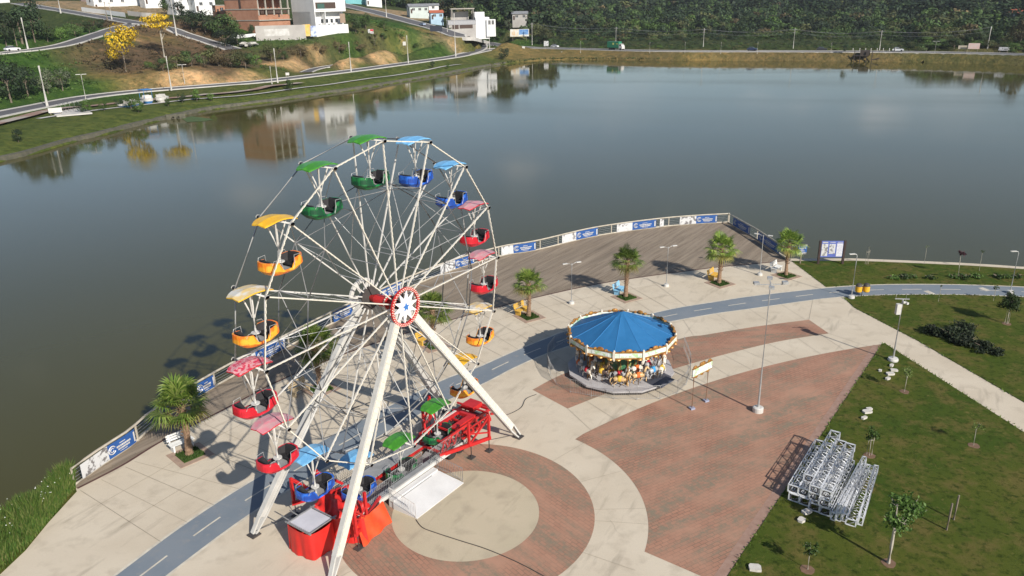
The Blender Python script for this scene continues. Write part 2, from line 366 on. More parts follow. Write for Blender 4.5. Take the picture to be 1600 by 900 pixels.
def at_z(P, z): return [Vector((p.x, p.y, z)) for p in P]
def band(mb, P, w0, w1, z, mi=0): mb.strip(at_z(offs(P, w0), z), at_z(offs(P, w1), z), mi)
mb = MB(); band(mb, rs, .16, 0, .012); struct('deck_edge_strip', mb, M['deck_edge'])
k = 120
def eq(P, k): 
    r = resample(P, path_len(P) / k); return r[:k + 1]
pu, pl = eq(path_up, k), eq(path_lo, k)
mb = MB(); mb.strip(at_z(pl, .006), at_z(pu, .006)); struct('cycle_path', mb, M['cycle'])
mb = MB(); band(mb, resample(path_up, 1), -.02, .13, .010); band(mb, resample(path_lo, 1), -.13, .02, .010)
mid = [(pu[i] + pl[i]) / 2 for i in range(k + 1)]; mid = resample(mid, .1)
i = 6
while i + 17 < len(mid):
    band(mb, mid[i:i + 18], -.05, .05, .011); i += 33
for u, v in ((1538, 452), (1452, 457)):
    c = spot(u, v); mb.box((c.x, c.y, .0085), (.5, .85, .006), .25)
struct('cycle_path_markings', mb, M['paint'])
# circular pavement by the wheel
CC = Vector((-2.6, 33.6, 0))
def arc(c, r, a0, a1, n): return [Vector((c.x + r * math.cos(R_(a0 + (a1 - a0) * i / n)), c.y + r * math.sin(R_(a0 + (a1 - a0) * i / n)), 0)) for i in range(n + 1)]
mb = MB(); mb.strip(at_z(arc(CC, 6.57, 0, 360, 96), .005), at_z(arc(CC, 3.76, 0, 360, 96), .005)); struct('paving_ring', mb, M['brick3'])
mb = MB(); mb.sheet(arc(CC, 3.75, 0, 360, 72)[:-1], .006); struct('paved_disc', mb, M['disc'])
# the big brick wedge
AC = Vector((41.15, -2.49, 0)); AR = 57.16
def ang(c, p): return math.degrees(math.atan2(p.y - c.y, p.x - c.x))
t0 = ang(AC, spot(900, 685.5)); t1 = ang(AC, spot(1379, 537))
top = arc(AC, AR, t0, t1, 40)
c0 = ang(CC, spot(1007, 862)); c1 = ang(CC, spot(900, 685.5))
inner = arc(CC, 9.22, c0, c1, 30)
e0 = spot(1379, 537); e1 = spot(1137, 900); edir = (e1 - e0).normalized(); e2 = e1 + edir * 14
b0 = spot(1007, 862); b1 = spot(1095, 900); b2 = b1 + (b1 - b0).normalized() * 5
def cross2(p, d, q, e):
    t_ = ((q.x - p.x) * e.y - (q.y - p.y) * e.x) / (d.x * e.y - d.y * e.x); return p + d * t_
bx = cross2(e0, edir, b0, b1 - b0)
mb = MB(); mb.sheet(inner + top[1:] + [bx], .005); struct('brick_paving', mb, M['brick'])
nrm = Vector((-edir.y, edir.x, 0))
mb = MB(); L0 = [e0 + edir * .6, e2]; mb.strip(at_z([p - nrm * .5 if (e0 - nrm - CC).length < (e0 + nrm - CC).length else p + nrm * .5 for p in L0], .009), at_z(L0, .009))
M['brick_edge'] = mat('brick_border', (.33, .215, .165), (.27, .165, .12), scale=3)
struct('paving_border', mb, M['brick_edge'])
s_lo = curve([(887, 638.5), (947, 615), (1057, 575), (1200, 537), (1295, 521)], 0, 10); s_up = curve([(832, 609), (900, 577), (1060, 530), (1100, 523.5), (1180, 510.5), (1264, 499.5)], 0, 10)
kk = 50; mb = MB(); mb.strip(at_z(eq(s_lo, kk), .005), at_z(eq(s_up, kk), .005)); struct('brick_paving_strip', mb, M['brick2'])
# joints between slabs
mb = MB()
def seg(P, w=.03): band(mb, P, -w * .3, w * .3, .0125)
for i in range(4, len(pu) - 1, 2):
    p = pu[i]; q = min(deck_in, key=lambda a: (a - p).length)
    if (q - p).length < 9 and i < 60: seg([p, p + (q - p) * .97], .04 if i % 4 else .06)
for f in (.36, .70):
    ln = []
    for i in range(3, 60):
        p = pu[i]; q = min(deck_in, key=lambda a: (a - p).length); ln.append(p + (q - p) * f)
    seg(resample(ln, 1), .05)
kk = 40; A = eq(path_lo, 90)
for i in range(30, 66, 3):
    p = A[i]; q = min(s_up, key=lambda a: (a - p).length)
    if (q - p).length < 7: seg([p, q])
for i in range(2, 40, 3):
    p = top[i]; q = min(s_lo, key=lambda a: (a - p).length)
    if (q - p).length < 4.5: seg([p, q])
for a in range(0, 360, 22):
    if not (c1 < a < 215): seg([CC + Vector((math.cos(R_(a)), math.sin(R_(a)), 0)) * r for r in (6.6, 9.2)])
rc = random.Random(14)
for u, v, a0, ln in ((150, 800, .4, 3), (600, 620, 1.2, 2), (1330, 505, 1.0, 4), (975, 840, 2.0, 1.5), (870, 480, .3, 3)):
    p = spot(u, v); pts = [p]
    for i in range(int(ln * 4)): a0 += rc.uniform(-.45, .45); pts.append(pts[-1] + Vector((math.cos(a0), math.sin(a0), 0)) * .25)
    seg(pts, .012)
struct('pavement_joints', mb, M['joint'])
# lawns
rp_up = [spot(1319, 465.5), spot(1335, 481), spot(1433, 532), spot(1583, 619)]; rp_lo = [spot(1379, 537), spot(1385, 538.5), spot(1511, 619), spot(1600, 676)]
dq = (rp_up[-1] - rp_up[-2]).normalized()
def lawn(poly):
    mb = MB(); mb.prism(poly, -.05, .035); struct('lawn', mb, M['lawn'])
pr_ = [p for p in offs(resample(path_up, 1), .2) if p.x > spot(1291, 449).x]
lawn([spot(1237, 408)] + [spot(1291, 448.5)] + pr_ + [pr_[-1] + Vector((60, -6, 0)), sr3, sr2] + [p + Vector((.0, -.9, 0)) for p in shore_r[::-1]])
pr2 = [p for p in offs(resample(path_lo, 1), -.2) if p.x > spot(1319, 465.5).x]
lawn(rp_up + [rp_up[-1] + dq * 40, pr2[-1] + Vector((60, -6, 0)), pr2[-1]] + pr2[::-1][1:])
dl = (rp_lo[-1] - rp_lo[-2]).normalized()
lawn([e0] + rp_lo[1:] + [rp_lo[-1] + dl * 30, Vector((60, -10, 0)), e2])
gb = [spot(120, 768), spot(76, 816), spot(40, 860), spot(4, 894)]; gb2 = gb[-1] + (gb[-1] - gb[-2]) * 8
mb = MB(); mb.prism(gb + [gb2, Vector((-58, 6, 0)), ll2] + lake_left[::-1], -.05, .03); struct('grass_bank', mb, M['lawn'])
M['shore'] = mat('shore_earth', (.30, .24, .16), (.2, .16, .11), scale=1.5)
mb = MB(); P = resample(shore_r + [sr2], 1.5)
mb.strip(at_z(offs(P, -1.0), .03), at_z(offs(P, .25), -.1)); mb.strip(at_z(offs(P, .25), -.1), at_z(offs(P, 1.6), ZL - .25)); struct('shore_strip', mb, M['shore'], True)

# ragged blades along the lawn edges
fr = MB(); rf = random.Random(6)
for E in ([spot(1237, 408), spot(1291, 448.5)], rp_up, rp_lo, [e0, e0 + edir * 30], pr_, pr2):
    for p in resample(E, .07):
        if rf.random() < .25: continue
        q = p + Vector((rf.gauss(0, .05), rf.gauss(0, .05), .02)); a = rf.uniform(0, 6.28); d = Vector((math.cos(a), math.sin(a), 0)); h = rf.uniform(.05, .13); k = rf.uniform(.03, .07)
        fr.add([q - d * k, q + d * k, q + Vector((rf.uniform(-.1, .1), rf.uniform(-.1, .1), h))], [(0, 1, 2)])
o = fr.build('lawn_fringe', leaf_mat('fringe_grass', [(.04, .08, .012), (.07, .11, .018), (.1, .11, .03)], .8, .2)); tag(o, 'ragged grass blades along the edges of the lawns', 'grass', kind='stuff')

# ------------------------------------------------------------------ far side terrain
ctrl = []
def cz(z, *px):
    for u, v in px: p = spot(u, v, z); ctrl.append(tuple(p))
def cd(*q):
    for u, v, D in q: ctrl.append(tuple(far_spot(u, v, D)))
ROAD = [(-90, 197), (0, 178), (65, 165), (130, 152.5), (200, 144), (270, 138), (330, 133.5), (400, 128), (450, 122.5), (500, 116.5), (560, 109), (620, 101), (660, 95.5), (700, 90)]
cz(2.2, *ROAD)
cz(2.2, (725, 85), (800, 74), (850, 74.5), (900, 76), (1000, 79), (1100, 80), (1200, 80), (1300, 80.5), (1400, 81), (1500, 82.5), (1600, 85), (1750, 92))
cz(1.0, (60, 205), (200, 172), (330, 153), (430, 140), (560, 123), (700, 101)); cz(.6, (850, 84), (1000, 87), (1200, 88), (1400, 90), (1600, 95))
UPR = [(-60, 88, 282), (0, 83.5, 285), (20, 81, 287), (50, 78, 290), (100, 70, 300), (140, 58, 312), (165, 50, 322), (190, 42, 334), (215, 36.5, 345)]
UPL = [(30, 5, 460), (62, 11, 430), (95, 16, 408), (130, 22, 390), (165, 28, 372), (190, 32, 360), (215, 36.5, 345)]
UPB = [(215, 36.5, 345), (240, 39, 342), (265, 44, 340), (285, 52, 337), (310, 60, 333), (335, 68, 329), (365, 77, 322)]
cd(*UPR); cd(*UPL[:-1]); cd(*UPB[1:])
cd((130, 104, 285), (60, 118, 268), (10, 112, 270), (-60, 120, 262), (250, 75, 310), (300, 85, 312), (197, 111, 275), (230, 118, 266), (300, 112, 270), (360, 110, 275), (405, 109, 277))
cz(3.2, (190, 138), (230, 136), (300, 132.5), (360, 130), (405, 125.5), (470, 108), (560, 98), (620, 89))
cd((470, 94, 303), (520, 90, 308), (560, 86, 316), (600, 81, 330))
cd((450, 80, 315), (540, 72, 325), (370, 80, 318), (430, 60, 335), (480, 57, 340), (540, 52, 345), (600, 50, 358), (600, 68, 345), (660, 68, 362), (640, 45, 385), (690, 68, 374))
UR = [(530, 6, 500), (560, 13, 478), (590, 20, 458), (620, 28, 440), (650, 36, 424), (680, 44, 410), (705, 52, 398), (728, 59.5, 394)]
cd(*UR)
cd((650, 24, 462), (700, 32, 450), (740, 44, 430), (800, 56, 440), (830, 62, 440), (600, 8, 520), (766, 50, 408))
cd((350, 28, 380), (300, 22, 410), (200, 12, 440), (100, 0, 500), (0, 20, 430), (420, 10, 420), (480, 12, 430), (60, 50, 370), (0, 60, 350), (120, 42, 360))
for az, D, z in [(-40, 320, 16), (-40, 450, 28), (-30, 620, 42), (-20, 620, 38), (-12, 620, 30), (-5, 560, 16), (-5, 700, 24), (3, 520, 4), (3, 640, 12), (3, 800, 22), (10, 480, 3), (10, 600, 7), (10, 800, 16), (18, 460, 3), (18, 600, 5), (18, 800, 12), (26, 460, 3), (26, 600, 5), (26, 800, 14), (34, 460, 3), (34, 600, 7), (34, 800, 18), (44, 500, 4), (44, 800, 18),
                 (-40, 1000, 60), (-25, 1000, 62), (-10, 1000, 44), (0, 1050, 44), (12, 1050, 36), (22, 1050, 34), (32, 1050, 38), (-30, 1600, 90), (0, 1600, 62), (15, 1600, 52), (30, 1600, 56), (45, 1600, 60)]:
    ctrl.append((D * math.sin(R_(az)), D * math.cos(R_(az)), z))
C_ = np.array(ctrl); XY = C_[:, :2] / 100
def phi(d2): return np.sqrt(d2 + .015)
A_ = phi(((XY[:, None] - XY[None]) ** 2).sum(-1)) ; n_ = len(C_)
A_ = A_ + np.eye(n_) * -.012
S_ = np.zeros((n_ + 1, n_ + 1)); S_[:n_, :n_] = A_; S_[:n_, n_] = 1; S_[n_, :n_] = 1
W_ = np.linalg.solve(S_, np.r_[C_[:, 2], 0])
def hill(P):
    P = np.asarray(P, float).reshape(-1, 2) / 100; o = np.empty(len(P))
    for i in range(0, len(P), 20000):
        o[i:i + 20000] = phi(((P[i:i + 20000, None] - XY[None]) ** 2).sum(-1)) @ W_[:-1] + W_[-1]
    return o
SH_PX = [(0, 252), (50, 240), (107, 223), (155, 212), (200, 200), (265, 185), (330, 171.5), (430, 158.5), (500, 148), (560, 139.5), (640, 126), (700, 115.5), (750, 106), (790, 100), (850, 94), (920, 93.5), (1000, 94), (1100, 94.7), (1200, 95), (1300, 95.3), (1400, 95.5), (1450, 96), (1500, 97.5), (1560, 99.5), (1600, 101.5)]
shore = [spot(u, v, ZL) for u, v in SH_PX]
shore = [Vector((-130, 60, ZL)), Vector((-104, 110, ZL))] + shore + [Vector((235, 262, ZL)), Vector((330, 240, ZL)), Vector((520, 230, ZL))]
shore = spline(shore, 5)
lakeP = np.array([(p.x, p.y) for p in shore] + [(520, -200), (-130, -200)])
def sdist(P):
    P = np.asarray(P, float).reshape(-1, 2); a = lakeP; b = np.roll(lakeP, -1, 0); out = np.full(len(P), 1e9); ins = np.zeros(len(P), bool)
    for i in range(len(a)):
        ab = b[i] - a[i]; t = np.clip(((P - a[i]) @ ab) / (ab @ ab), 0, 1); d = np.hypot(*(P - a[i] - t[:, None] * ab).T); out = np.minimum(out, d)
        c = ((a[i, 1] > P[:, 1]) != (b[i, 1] > P[:, 1])); 
        with np.errstate(divide='ignore', invalid='ignore'): xi = a[i, 0] + (P[:, 1] - a[i, 1]) * (b[i, 0] - a[i, 0]) / (b[i, 1] - a[i, 1])
        ins ^= c & (P[:, 0] < xi)
    return np.where(ins, -out, out)
def terr(P):
    P = np.asarray(P, float).reshape(-1, 2); s = sdist(P); h = hill(P)
    r = np.hypot(P[:, 0] * .05, P[:, 1] * .05)
    bumps = .35 * np.sin(P[:, 0] * .11 + 1.3 * np.sin(P[:, 1] * .07)) * np.sin(P[:, 1] * .13 + .8 * np.sin(P[:, 0] * .09)) * np.clip((h - 4) / 6, 0, 1)
    land = np.minimum(h + bumps, -.35 + .14 * np.maximum(s, 0)) if False else np.where(s < 30, np.minimum(h + bumps, -.35 + .16 * np.maximum(s, 0) + np.maximum(s - 12, 0) * 1.2), h + bumps)
    return np.where(s > 0, np.maximum(land, -.35), np.maximum(-3.5, -.35 + s * 1.1))
GRADE = None
terr0 = terr
def terr(P):
    P = np.asarray(P, float).reshape(-1, 2); z = terr0(P)
    if GRADE is None: return z
    for i in range(0, len(P), 8000):
        Q = P[i:i + 8000]; lo, hi = Q.min(0) - 16, Q.max(0) + 16
        g = GRADE[(GRADE[:, 0] > lo[0]) & (GRADE[:, 0] < hi[0]) & (GRADE[:, 1] > lo[1]) & (GRADE[:, 1] < hi[1])]
        if not len(g): continue
        d = np.sqrt(((Q[:, None] - g[None, :, :2]) ** 2).sum(-1)) - g[None, :, 3]; j = d.argmin(1); dm = d[np.arange(len(Q)), j]
        k = np.clip((6.0 - dm) / 4.6, 0, 1); k = k * k * (3 - 2 * k); z[i:i + 8000] = z[i:i + 8000] * (1 - k) + (g[j, 2] - .12) * k
    return z
def ground(u, v, d0=140, d1=1600):
    d = sight(u, v); hd = math.hypot(d[0], d[1]); D = np.concatenate([np.arange(d0, 600, 4.0), np.arange(600, d1, 8)])
    Pxy = np.stack([d[0] / hd * D, d[1] / hd * D], 1); z = CAM_H + d[2] / hd * D; hit = np.nonzero(terr(Pxy) >= z)[0]
    if not len(hit): return far_spot(u, v, 500)
    i = max(hit[0], 1); D = np.linspace(D[i - 1], D[i], 6); Pxy = np.stack([d[0] / hd * D, d[1] / hd * D], 1); hit = np.nonzero(terr(Pxy) >= CAM_H + d[2] / hd * D)[0]; i = max(hit[0] if len(hit) else 5, 1); lo, hi = D[i - 1], D[i]
    for _ in range(6):
        m_ = (lo + hi) / 2; p = np.array([[d[0] / hd * m_, d[1] / hd * m_]])
        if terr(p)[0] >= CAM_H + d[2] / hd * m_: hi = m_
        else: lo = m_
    return Vector((d[0] / hd * hi, d[1] / hd * hi, float(terr([[d[0] / hd * hi, d[1] / hd * hi]])[0])))
def hz(x, y):
    if not xs[0] < x < xs[-1] or not ys[0] < y < ys[-1]: return float(terr([[x, y]])[0])
    i = int(np.searchsorted(xs, x)) - 1; j = int(np.searchsorted(ys, y)) - 1; a = (x - xs[i]) / (xs[i + 1] - xs[i]); c = (y - ys[j]) / (ys[j + 1] - ys[j]); G = GZG
    return float((G[j, i] * (1 - a) + G[j, i + 1] * a) * (1 - c) + (G[j + 1, i] * (1 - a) + G[j + 1, i + 1] * a) * c)
def gl(px): return [spot(u, v, 2.2) for u, v in px]
def gdl(q): return [far_spot(*a) for a in q]
junc = [(720, 86.5), (745, 81), (765, 77.5), (800, 74.5)]
RR = [(765, 77), (800, 75), (850, 75), (900, 76.3), (1000, 79), (1100, 80), (1200, 80), (1300, 80.5), (1400, 81), (1500, 82.5), (1600, 85), (1700, 89.5)]
ROADS = {'lakeside_road': (spline(gl(ROAD + junc), 4), 6.4, 1.0), 'far_road': (spline(gl(RR), 4), 7.5, .7), 'hill_road': (spline(gdl(UPR), 4), 6, .8), 'upper_hill_road': (spline(gdl(UPL), 4), 6, .8), 'branch_hill_road': (spline(gdl(UPB), 4), 6.5, .9), 'descending_road': (spline(gdl(UR) + [spot(752, 65.5, 3.6), spot(785, 71.5, 2.7), spot(830, 74.8, 2.2)], 4), 8, 1.0)}
PL = spline([spot(u, v, 2.6) for u, v in ((478, 113), (500, 106), (560, 97), (620, 89.5), (655, 86))], 5); ROADS['parking_lane'] = (PL, 3.6, .5)
SLIP = spline([far_spot(722, 57.5, 395.5), spot(743, 64.5, 3.8), spot(751, 72, 2.8), spot(744, 79, 2.3), spot(722, 85.6, 2.2)], 6); ROADS['slip_road'] = (SLIP, 6, .8)
GRADE = np.array([(p.x, p.y, p.z, w_ / 2 + kb) for P_, w_, kb in ROADS.values() for p in resample(P_, 1.5)])
def gline(lo, hi, st, far, grow):
    a = list(np.arange(lo, hi, st)); s = st; x = hi
    while x < far: a.append(x); s *= grow; x += s
    a.append(far); return a
xr = gline(0, 290, 2.6, 1900, 1.12); xl = gline(0, 230, 2.6, 1500, 1.12); xs = [-x for x in xl[::-1]] + xr[1:]
ys = gline(100, 500, 2.6, 2000, 1.1)
GX, GY = np.meshgrid(xs, ys); GP = np.stack([GX.ravel(), GY.ravel()], 1); GZ = terr(GP); GS = sdist(GP)
nx, ny = len(xs), len(ys); GZG = GZ.reshape(ny, nx)
idx = np.arange(nx * ny).reshape(ny, nx)
q = np.stack([idx[:-1, :-1], idx[:-1, 1:], idx[1:, 1:], idx[1:, :-1]], -1).reshape(-1, 4)
q = q[(GS[q] > -6).any(1)]
me = bpy.data.meshes.new('hillside'); me.from_pydata(np.c_[GP, GZ].tolist(), [], q.tolist())
# ground cover by place: (photo point, radius m, colour)
GRASS, LUSH, DRY, BROWN, SOIL, TAN = (.085, .11, .026), (.045, .095, .018), (.20, .15, .055), (.125, .085, .05), (.50, .33, .17), (.30, .22, .13)
cover = []
def cov(colr, rad, *px):
    for u, v in px: g = ground(u, v); cover.append((g.x, g.y, rad, colr))
cov(GRASS, 14, (30, 225), (100, 205), (200, 182), (300, 163), (400, 148), (500, 134), (600, 120), (690, 104), (760, 95))
cov(DRY, 15, (820, 88), (900, 87), (1100, 88)); cov((.15, .115, .048), 15, (1000, 88), (1200, 89), (1280, 89), (1350, 90)); cov((.12, .11, .04), 16, (1450, 90), (1520, 91), (1590, 95))
cov(LUSH, 11, (20, 165), (90, 146), (140, 138), (80, 100), (30, 120), (100, 88), (130, 55), (60, 68), (500, 63), (560, 60), (620, 60), (600, 48), (660, 58), (440, 72), (540, 80), (650, 80), (790, 58), (830, 64), (780, 50), (690, 72))
cov((.09, .1, .03), 9, (440, 118), (720, 92), (640, 84), (300, 146), (400, 137), (730, 78))
cov(BROWN, 11, (160, 95), (130, 85), (185, 105), (230, 90), (270, 70), (240, 45), (330, 100), (290, 80), (220, 108), (450, 78), (520, 76), (580, 74))
cov(DRY, 7, (250, 110), (160, 122), (210, 122), (680, 55), (720, 72), (610, 66), (250, 62))
cov(SOIL, 3.6, (200, 134), (230, 130), (260, 127), (290, 125), (320, 124), (350, 123), (380, 121), (405, 119), (460, 99), (500, 96), (540, 92), (580, 88), (610, 85), (225, 63), (450, 105), (640, 82))
cov(LUSH, 8, (800, 64), (815, 66), (830, 68), (770, 60), (785, 62))
cov(TAN, 8, (700, 62), (640, 22), (610, 24), (200, 18), (160, 12), (250, 15), (810, 50), (120, 5), (690, 64)); cov((.42, .28, .17), 5, (800, 52), (812, 56), (705, 64))
cov((.045, .065, .018), 9, *[(u, 73.5 + (u > 1300)) for u in range(840, 1480, 24)])
cov((.05, .065, .02), 40, (850, 50), (1000, 60), (1200, 60), (1400, 60), (1550, 60), (900, 20), (1200, 20), (1500, 20), (640, 8))
V_ = np.array([c[:3] for c in cover]); CV = np.array([c[3] for c in cover])
wt = np.zeros((len(GP), 3)); ws = np.full(len(GP), 1e-6); base = np.array((.05, .07, .022)); wt += base * 1e-6
rngc = np.random.default_rng(5)
jit = GP + np.stack([3 * np.sin(GP[:, 1] * .31 + np.sin(GP[:, 0] * .2)), 3 * np.sin(GP[:, 0] * .27 + np.sin(GP[:, 1] * .23))], 1)
for (x, y, r), c in zip(V_, CV):
    k = np.exp(-np.minimum(((jit[:, 0] - x) ** 2 + (jit[:, 1] - y) ** 2) / (r * r) * 1.6, 40)); wt += k[:, None] * c; ws += k
colv = np.c_[wt / ws[:, None], np.ones(len(GP))]
ca = me.color_attributes.new('cover', 'FLOAT_COLOR', 'POINT'); ca.data.foreach_set('color', colv.astype(np.float32).ravel())
me.polygons.foreach_set('use_smooth', [True] * len(me.polygons))
m, t, b = base_mat('hillside_cover', .95, 0, .1); s = mapped(t)
at_ = t.nodes.new('ShaderNodeAttribute'); at_.attribute_name = 'cover'
c = mixrgb(t, noise(t, s, .12, 6, .4, .62, .7), at_.outputs['Color'], mixrgb(t, 1., at_.outputs['Color'], (.62, .7, .6, 1), 'MULTIPLY'))
c = mixrgb(t, noise(t, s, .35, 7, .48, .6, .75), c, mixrgb(t, 1., at_.outputs['Color'], (1.35, 1.2, 1.1, 1), 'MULTIPLY'))
c = mixrgb(t, noise(t, s, .6, 6, .5, .68, .7), c, mixrgb(t, 1., c, (.5, .52, .5, 1), 'MULTIPLY'))
t.links.new(c, b.inputs['Base Color']); add_bump(t, b, noise(t, s, 1.1, 5, .3, .7, .7), .8, .4)
me.materials.append(m); hs = put('hillside_terrain', me); hs['kind'] = 'structure'
M['far_kerb'] = mat('far_kerb', (.52, .5, .46), (.42, .4, .37), scale=.5)
def drape(P, w0, w1, dz, step=1.8):
    P = resample([Vector((p.x, p.y, 0)) for p in P], step); k = max(1, int(abs(w1 - w0) / 2.2)); rows = []
    for j in range(k + 1):
        O = offs(P, w0 + (w1 - w0) * j / k); z = terr([(p.x, p.y) for p in O]); rows.append(([Vector((p.x, p.y, zz)) for p, zz in zip(O, z)]))
    # level the cross-section
    o = []
    for j in range(k + 1): o.append([Vector((p.x, p.y, max(r[i].z for r in rows) + dz)) for i, p in enumerate(rows[j])])
    return o
def road(name):
    P, w, kerb = ROADS[name]; dz = .03 * list(ROADS).index(name) * .2; P = resample(P, 1.6); Q = at_z2(P, dz); A, B = offs(Q, -w / 2), offs(Q, w / 2)
    mb = MB(); mb.strip(A, B); struct(name, mb, M['asphalt'])
    mb = MB()
    for e, s_ in ((A, -1), (B, 1)):
        e = [p + Vector((0, 0, .004)) for p in e]; I = [p + Vector((0, 0, .12)) for p in e]; O = offs(I, s_ * kerb); D_ = [p - Vector((0, 0, 1.6)) for p in O]
        if s_ > 0: mb.strip(e, I); mb.strip(I, O); mb.strip(O, D_)
        else: mb.strip(I, e); mb.strip(O, I); mb.strip(D_, O)
    struct(name + '_kerb', mb, M['far_kerb'])
def at_z2(P, dz): return [p + Vector((0, 0, dz)) for p in P]
for nm in ROADS: road(nm)
rows = drape(spline([ground(*q) for q in [(-40, 205), (0, 194), (40, 184), (80, 173), (140, 167), (180, 162), (230, 157), (300, 151), (350, 147), (400, 141), (470, 131)]], 4), -1.6, 1.6, .12); mb = MB(); mb.strip(rows[1], rows[0]); struct('lakeside_promenade', mb, mat('promenade_paving', (.27, .17, .13), (.36, .31, .26), scale=.09, lo=.45, hi=.55))
rows = drape(spline([ground(*q) for q in [(60, 186), (110, 178), (180, 169), (260, 160), (330, 154), (400, 148), (470, 138), (560, 126), (650, 113), (720, 101)]], 4), -.8, .8, .1); mb = MB(); mb.strip(rows[1], rows[0]); struct('lakeside_footpath', mb, M['far_kerb'])
# ================================================================== FERRIS WHEEL
WX, WY, WZ, WYAW, WR, WPH, WW = -6.387, 36.472, 10.55, .9455, 8.108, -.4242, 1.947
WG = Vector((WX, WY, 0))
wh = thing('ferris_wheel', 'tall white ferris wheel on four splayed legs beside the lake', 'ferris wheel', WG, WYAW)
# wheel frame: X along the wheel, -Y towards the plaza side, Z up
HC = Vector((0, 0, WZ)); NY, FY = -WW / 2, WW / 2
def rim(k, y, r=WR): t_ = WPH + k * PI / 8; return Vector((r * math.sin(t_), y, WZ + r * math.cos(t_)))
# one spoke along +Z
sp = MB(); sp.beam((0, 0, .45), (0, 0, WR), .056, .06, 0, up=(0, 1, 0)); spl = MB()
spl.toothed(((0, -.029, .9), (0, 0, 1)), (1, 0, 0), (0, -1, 0), WR - 1.0, .26, .5, .004, .024, .046)
spm = sp.mesh('spoke', M['white']); splm = spl.mesh('bulb_strip', M['cream'])
bm_ = MB(); e_ = 2 * WR * math.sin(PI / 16); bm_.tube((-e_ / 2, 0, 0), (e_ / 2, 0, 0), .042, n=8); rbm = bm_.mesh('rim_bar', M['white'], True)
bl = MB(); bl.toothed(((-e_ / 2, -.038, 0), (1, 0, 0)), (0, 0, 1), (0, -1, 0), e_, .26, .5, .004, .026, .05)
blm = bl.mesh('bulb_strip', M['cream'])
bm_ = MB(); r2 = 5.82; e2_ = 2 * r2 * math.sin(PI / 16); bm_.tube((-e2_ / 2, 0, 0), (e2_ / 2, 0, 0), .035, n=6); ibm = bm_.mesh('ring_bar', M['grey'], True)
for side, y in ((0, NY), (1, FY)):
    for k in range(16):
        t_ = WPH + k * PI / 8
        o = put('spoke', spm, wh, (0, y, WZ)); o.rotation_euler = (0, t_, 0)
        if side == 0: put('bulb_strip', splm, o)
        tm = t_ + PI / 16
        o = put('rim_bar', rbm, wh, (WR * math.cos(PI / 16) * math.sin(tm), y, WZ + WR * math.cos(PI / 16) * math.cos(tm))); o.rotation_euler = (0, tm, 0)
        if side == 0: put('bulb_strip', blm, o)
        o = put('ring_bar', ibm, wh, (r2 * math.cos(PI / 16) * math.sin(tm), y, WZ + r2 * math.cos(PI / 16) * math.cos(tm))); o.rotation_euler = (0, tm, 0)
mbx = MB(); mbx.tube((0, NY - .14, 0), (0, FY + .14, 0), .045, n=8); mbx.tube((0, NY - .16, 0), (0, NY - .1, 0), .1, n=8); mbx.tube((0, FY + .1, 0), (0, FY + .16, 0), .1, n=8)
axm = mbx.mesh('gondola_axle', M['white'], True)
for k in range(16):
    put('gondola_axle', axm, wh, rim(k, 0))
    b_ = MB()
    b_.tube(rim(k, NY, r2), rim(k, FY, r2), .03, n=6); b_.tube(rim(k, NY, r2), rim(k + 1, FY, r2), .022, n=5); b_.tube(rim(k + 1, NY, r2), rim(k, FY, r2), .022, n=5)
    b_.build('cross_brace', M['grey'], wh)
    b_ = MB(); b_.tube(rim(k, NY, r2), rim(k, FY, 2.6), .022, n=5); b_.tube(rim(k, FY, r2), rim(k, NY, 2.6), .022, n=5); b_.tube(rim(k, NY, 2.6), rim(k, FY, 2.6), .025, n=5)
    b_.tube(rim(k, NY, WR), rim(k, FY, r2), .02, n=5); b_.build('tie_rod', M['steel'], wh)
# hub
def disc(mb, y0, y1, r, n=32, mi=0, r_in=0):
    Mx = Matrix.Rotation(PI / 2, 3, 'X')
    if r_in: mb.lathe([(r_in, -y0), (r, -y0), (r, -y1), (r_in, -y1), (r_in, -y0)], n, mi, HC, 0, Mx)
    else: mb.lathe([(r, -y0), (r, -y1)], n, mi, HC, 0, Mx)
for y_ in (NY, FY): b_ = MB(); disc(b_, y_ - .04, y_ + .04, .62, 24); b_.build('hub_plate', M['dark'], wh)
b_ = MB(); b_.lathe([(.13, -FY), (.26, -.55), (.30, .2), (.36, .25), (.36, .4), (.2, .45), (.15, 1.3)], 20, 0, HC, 0, Matrix.Rotation(PI / 2, 3, 'X')); ax_ = b_.build('axle_drum', M['red'], wh, smooth=False)
b_ = MB()
for i in range(18):
    a = 2 * PI * i / 18; b_.ell(HC + Vector((.37 * math.cos(a), -.32, .37 * math.sin(a))), (.05, .05, .05), 6, 4)
b_.build('bulb', M['cream'], ax_)
DY = -1.42; b_ = MB()
b_.lathe([(.84, -DY - .05), (1.0, -DY - .05), (1.0, -DY + .05), (.84, -DY + .05), (.84, -DY - .05)], 48, 0, HC, 0, Matrix.Rotation(PI / 2, 3, 'X'))
hub = b_.build('hub_ring', M['red'], wh)
b_ = MB()
for i in range(44):
    a = 2 * PI * i / 44
    b_.ell(HC + Vector((.96 * math.cos(a), DY - .06, .96 * math.sin(a))), (.035, .035, .035), 6, 4)
    b_.ell(HC + Vector((.88 * math.cos(a + .07), DY - .06, .88 * math.sin(a + .07))), (.03, .03, .03), 6, 4)
b_.build('bulb', M['cream'], hub)
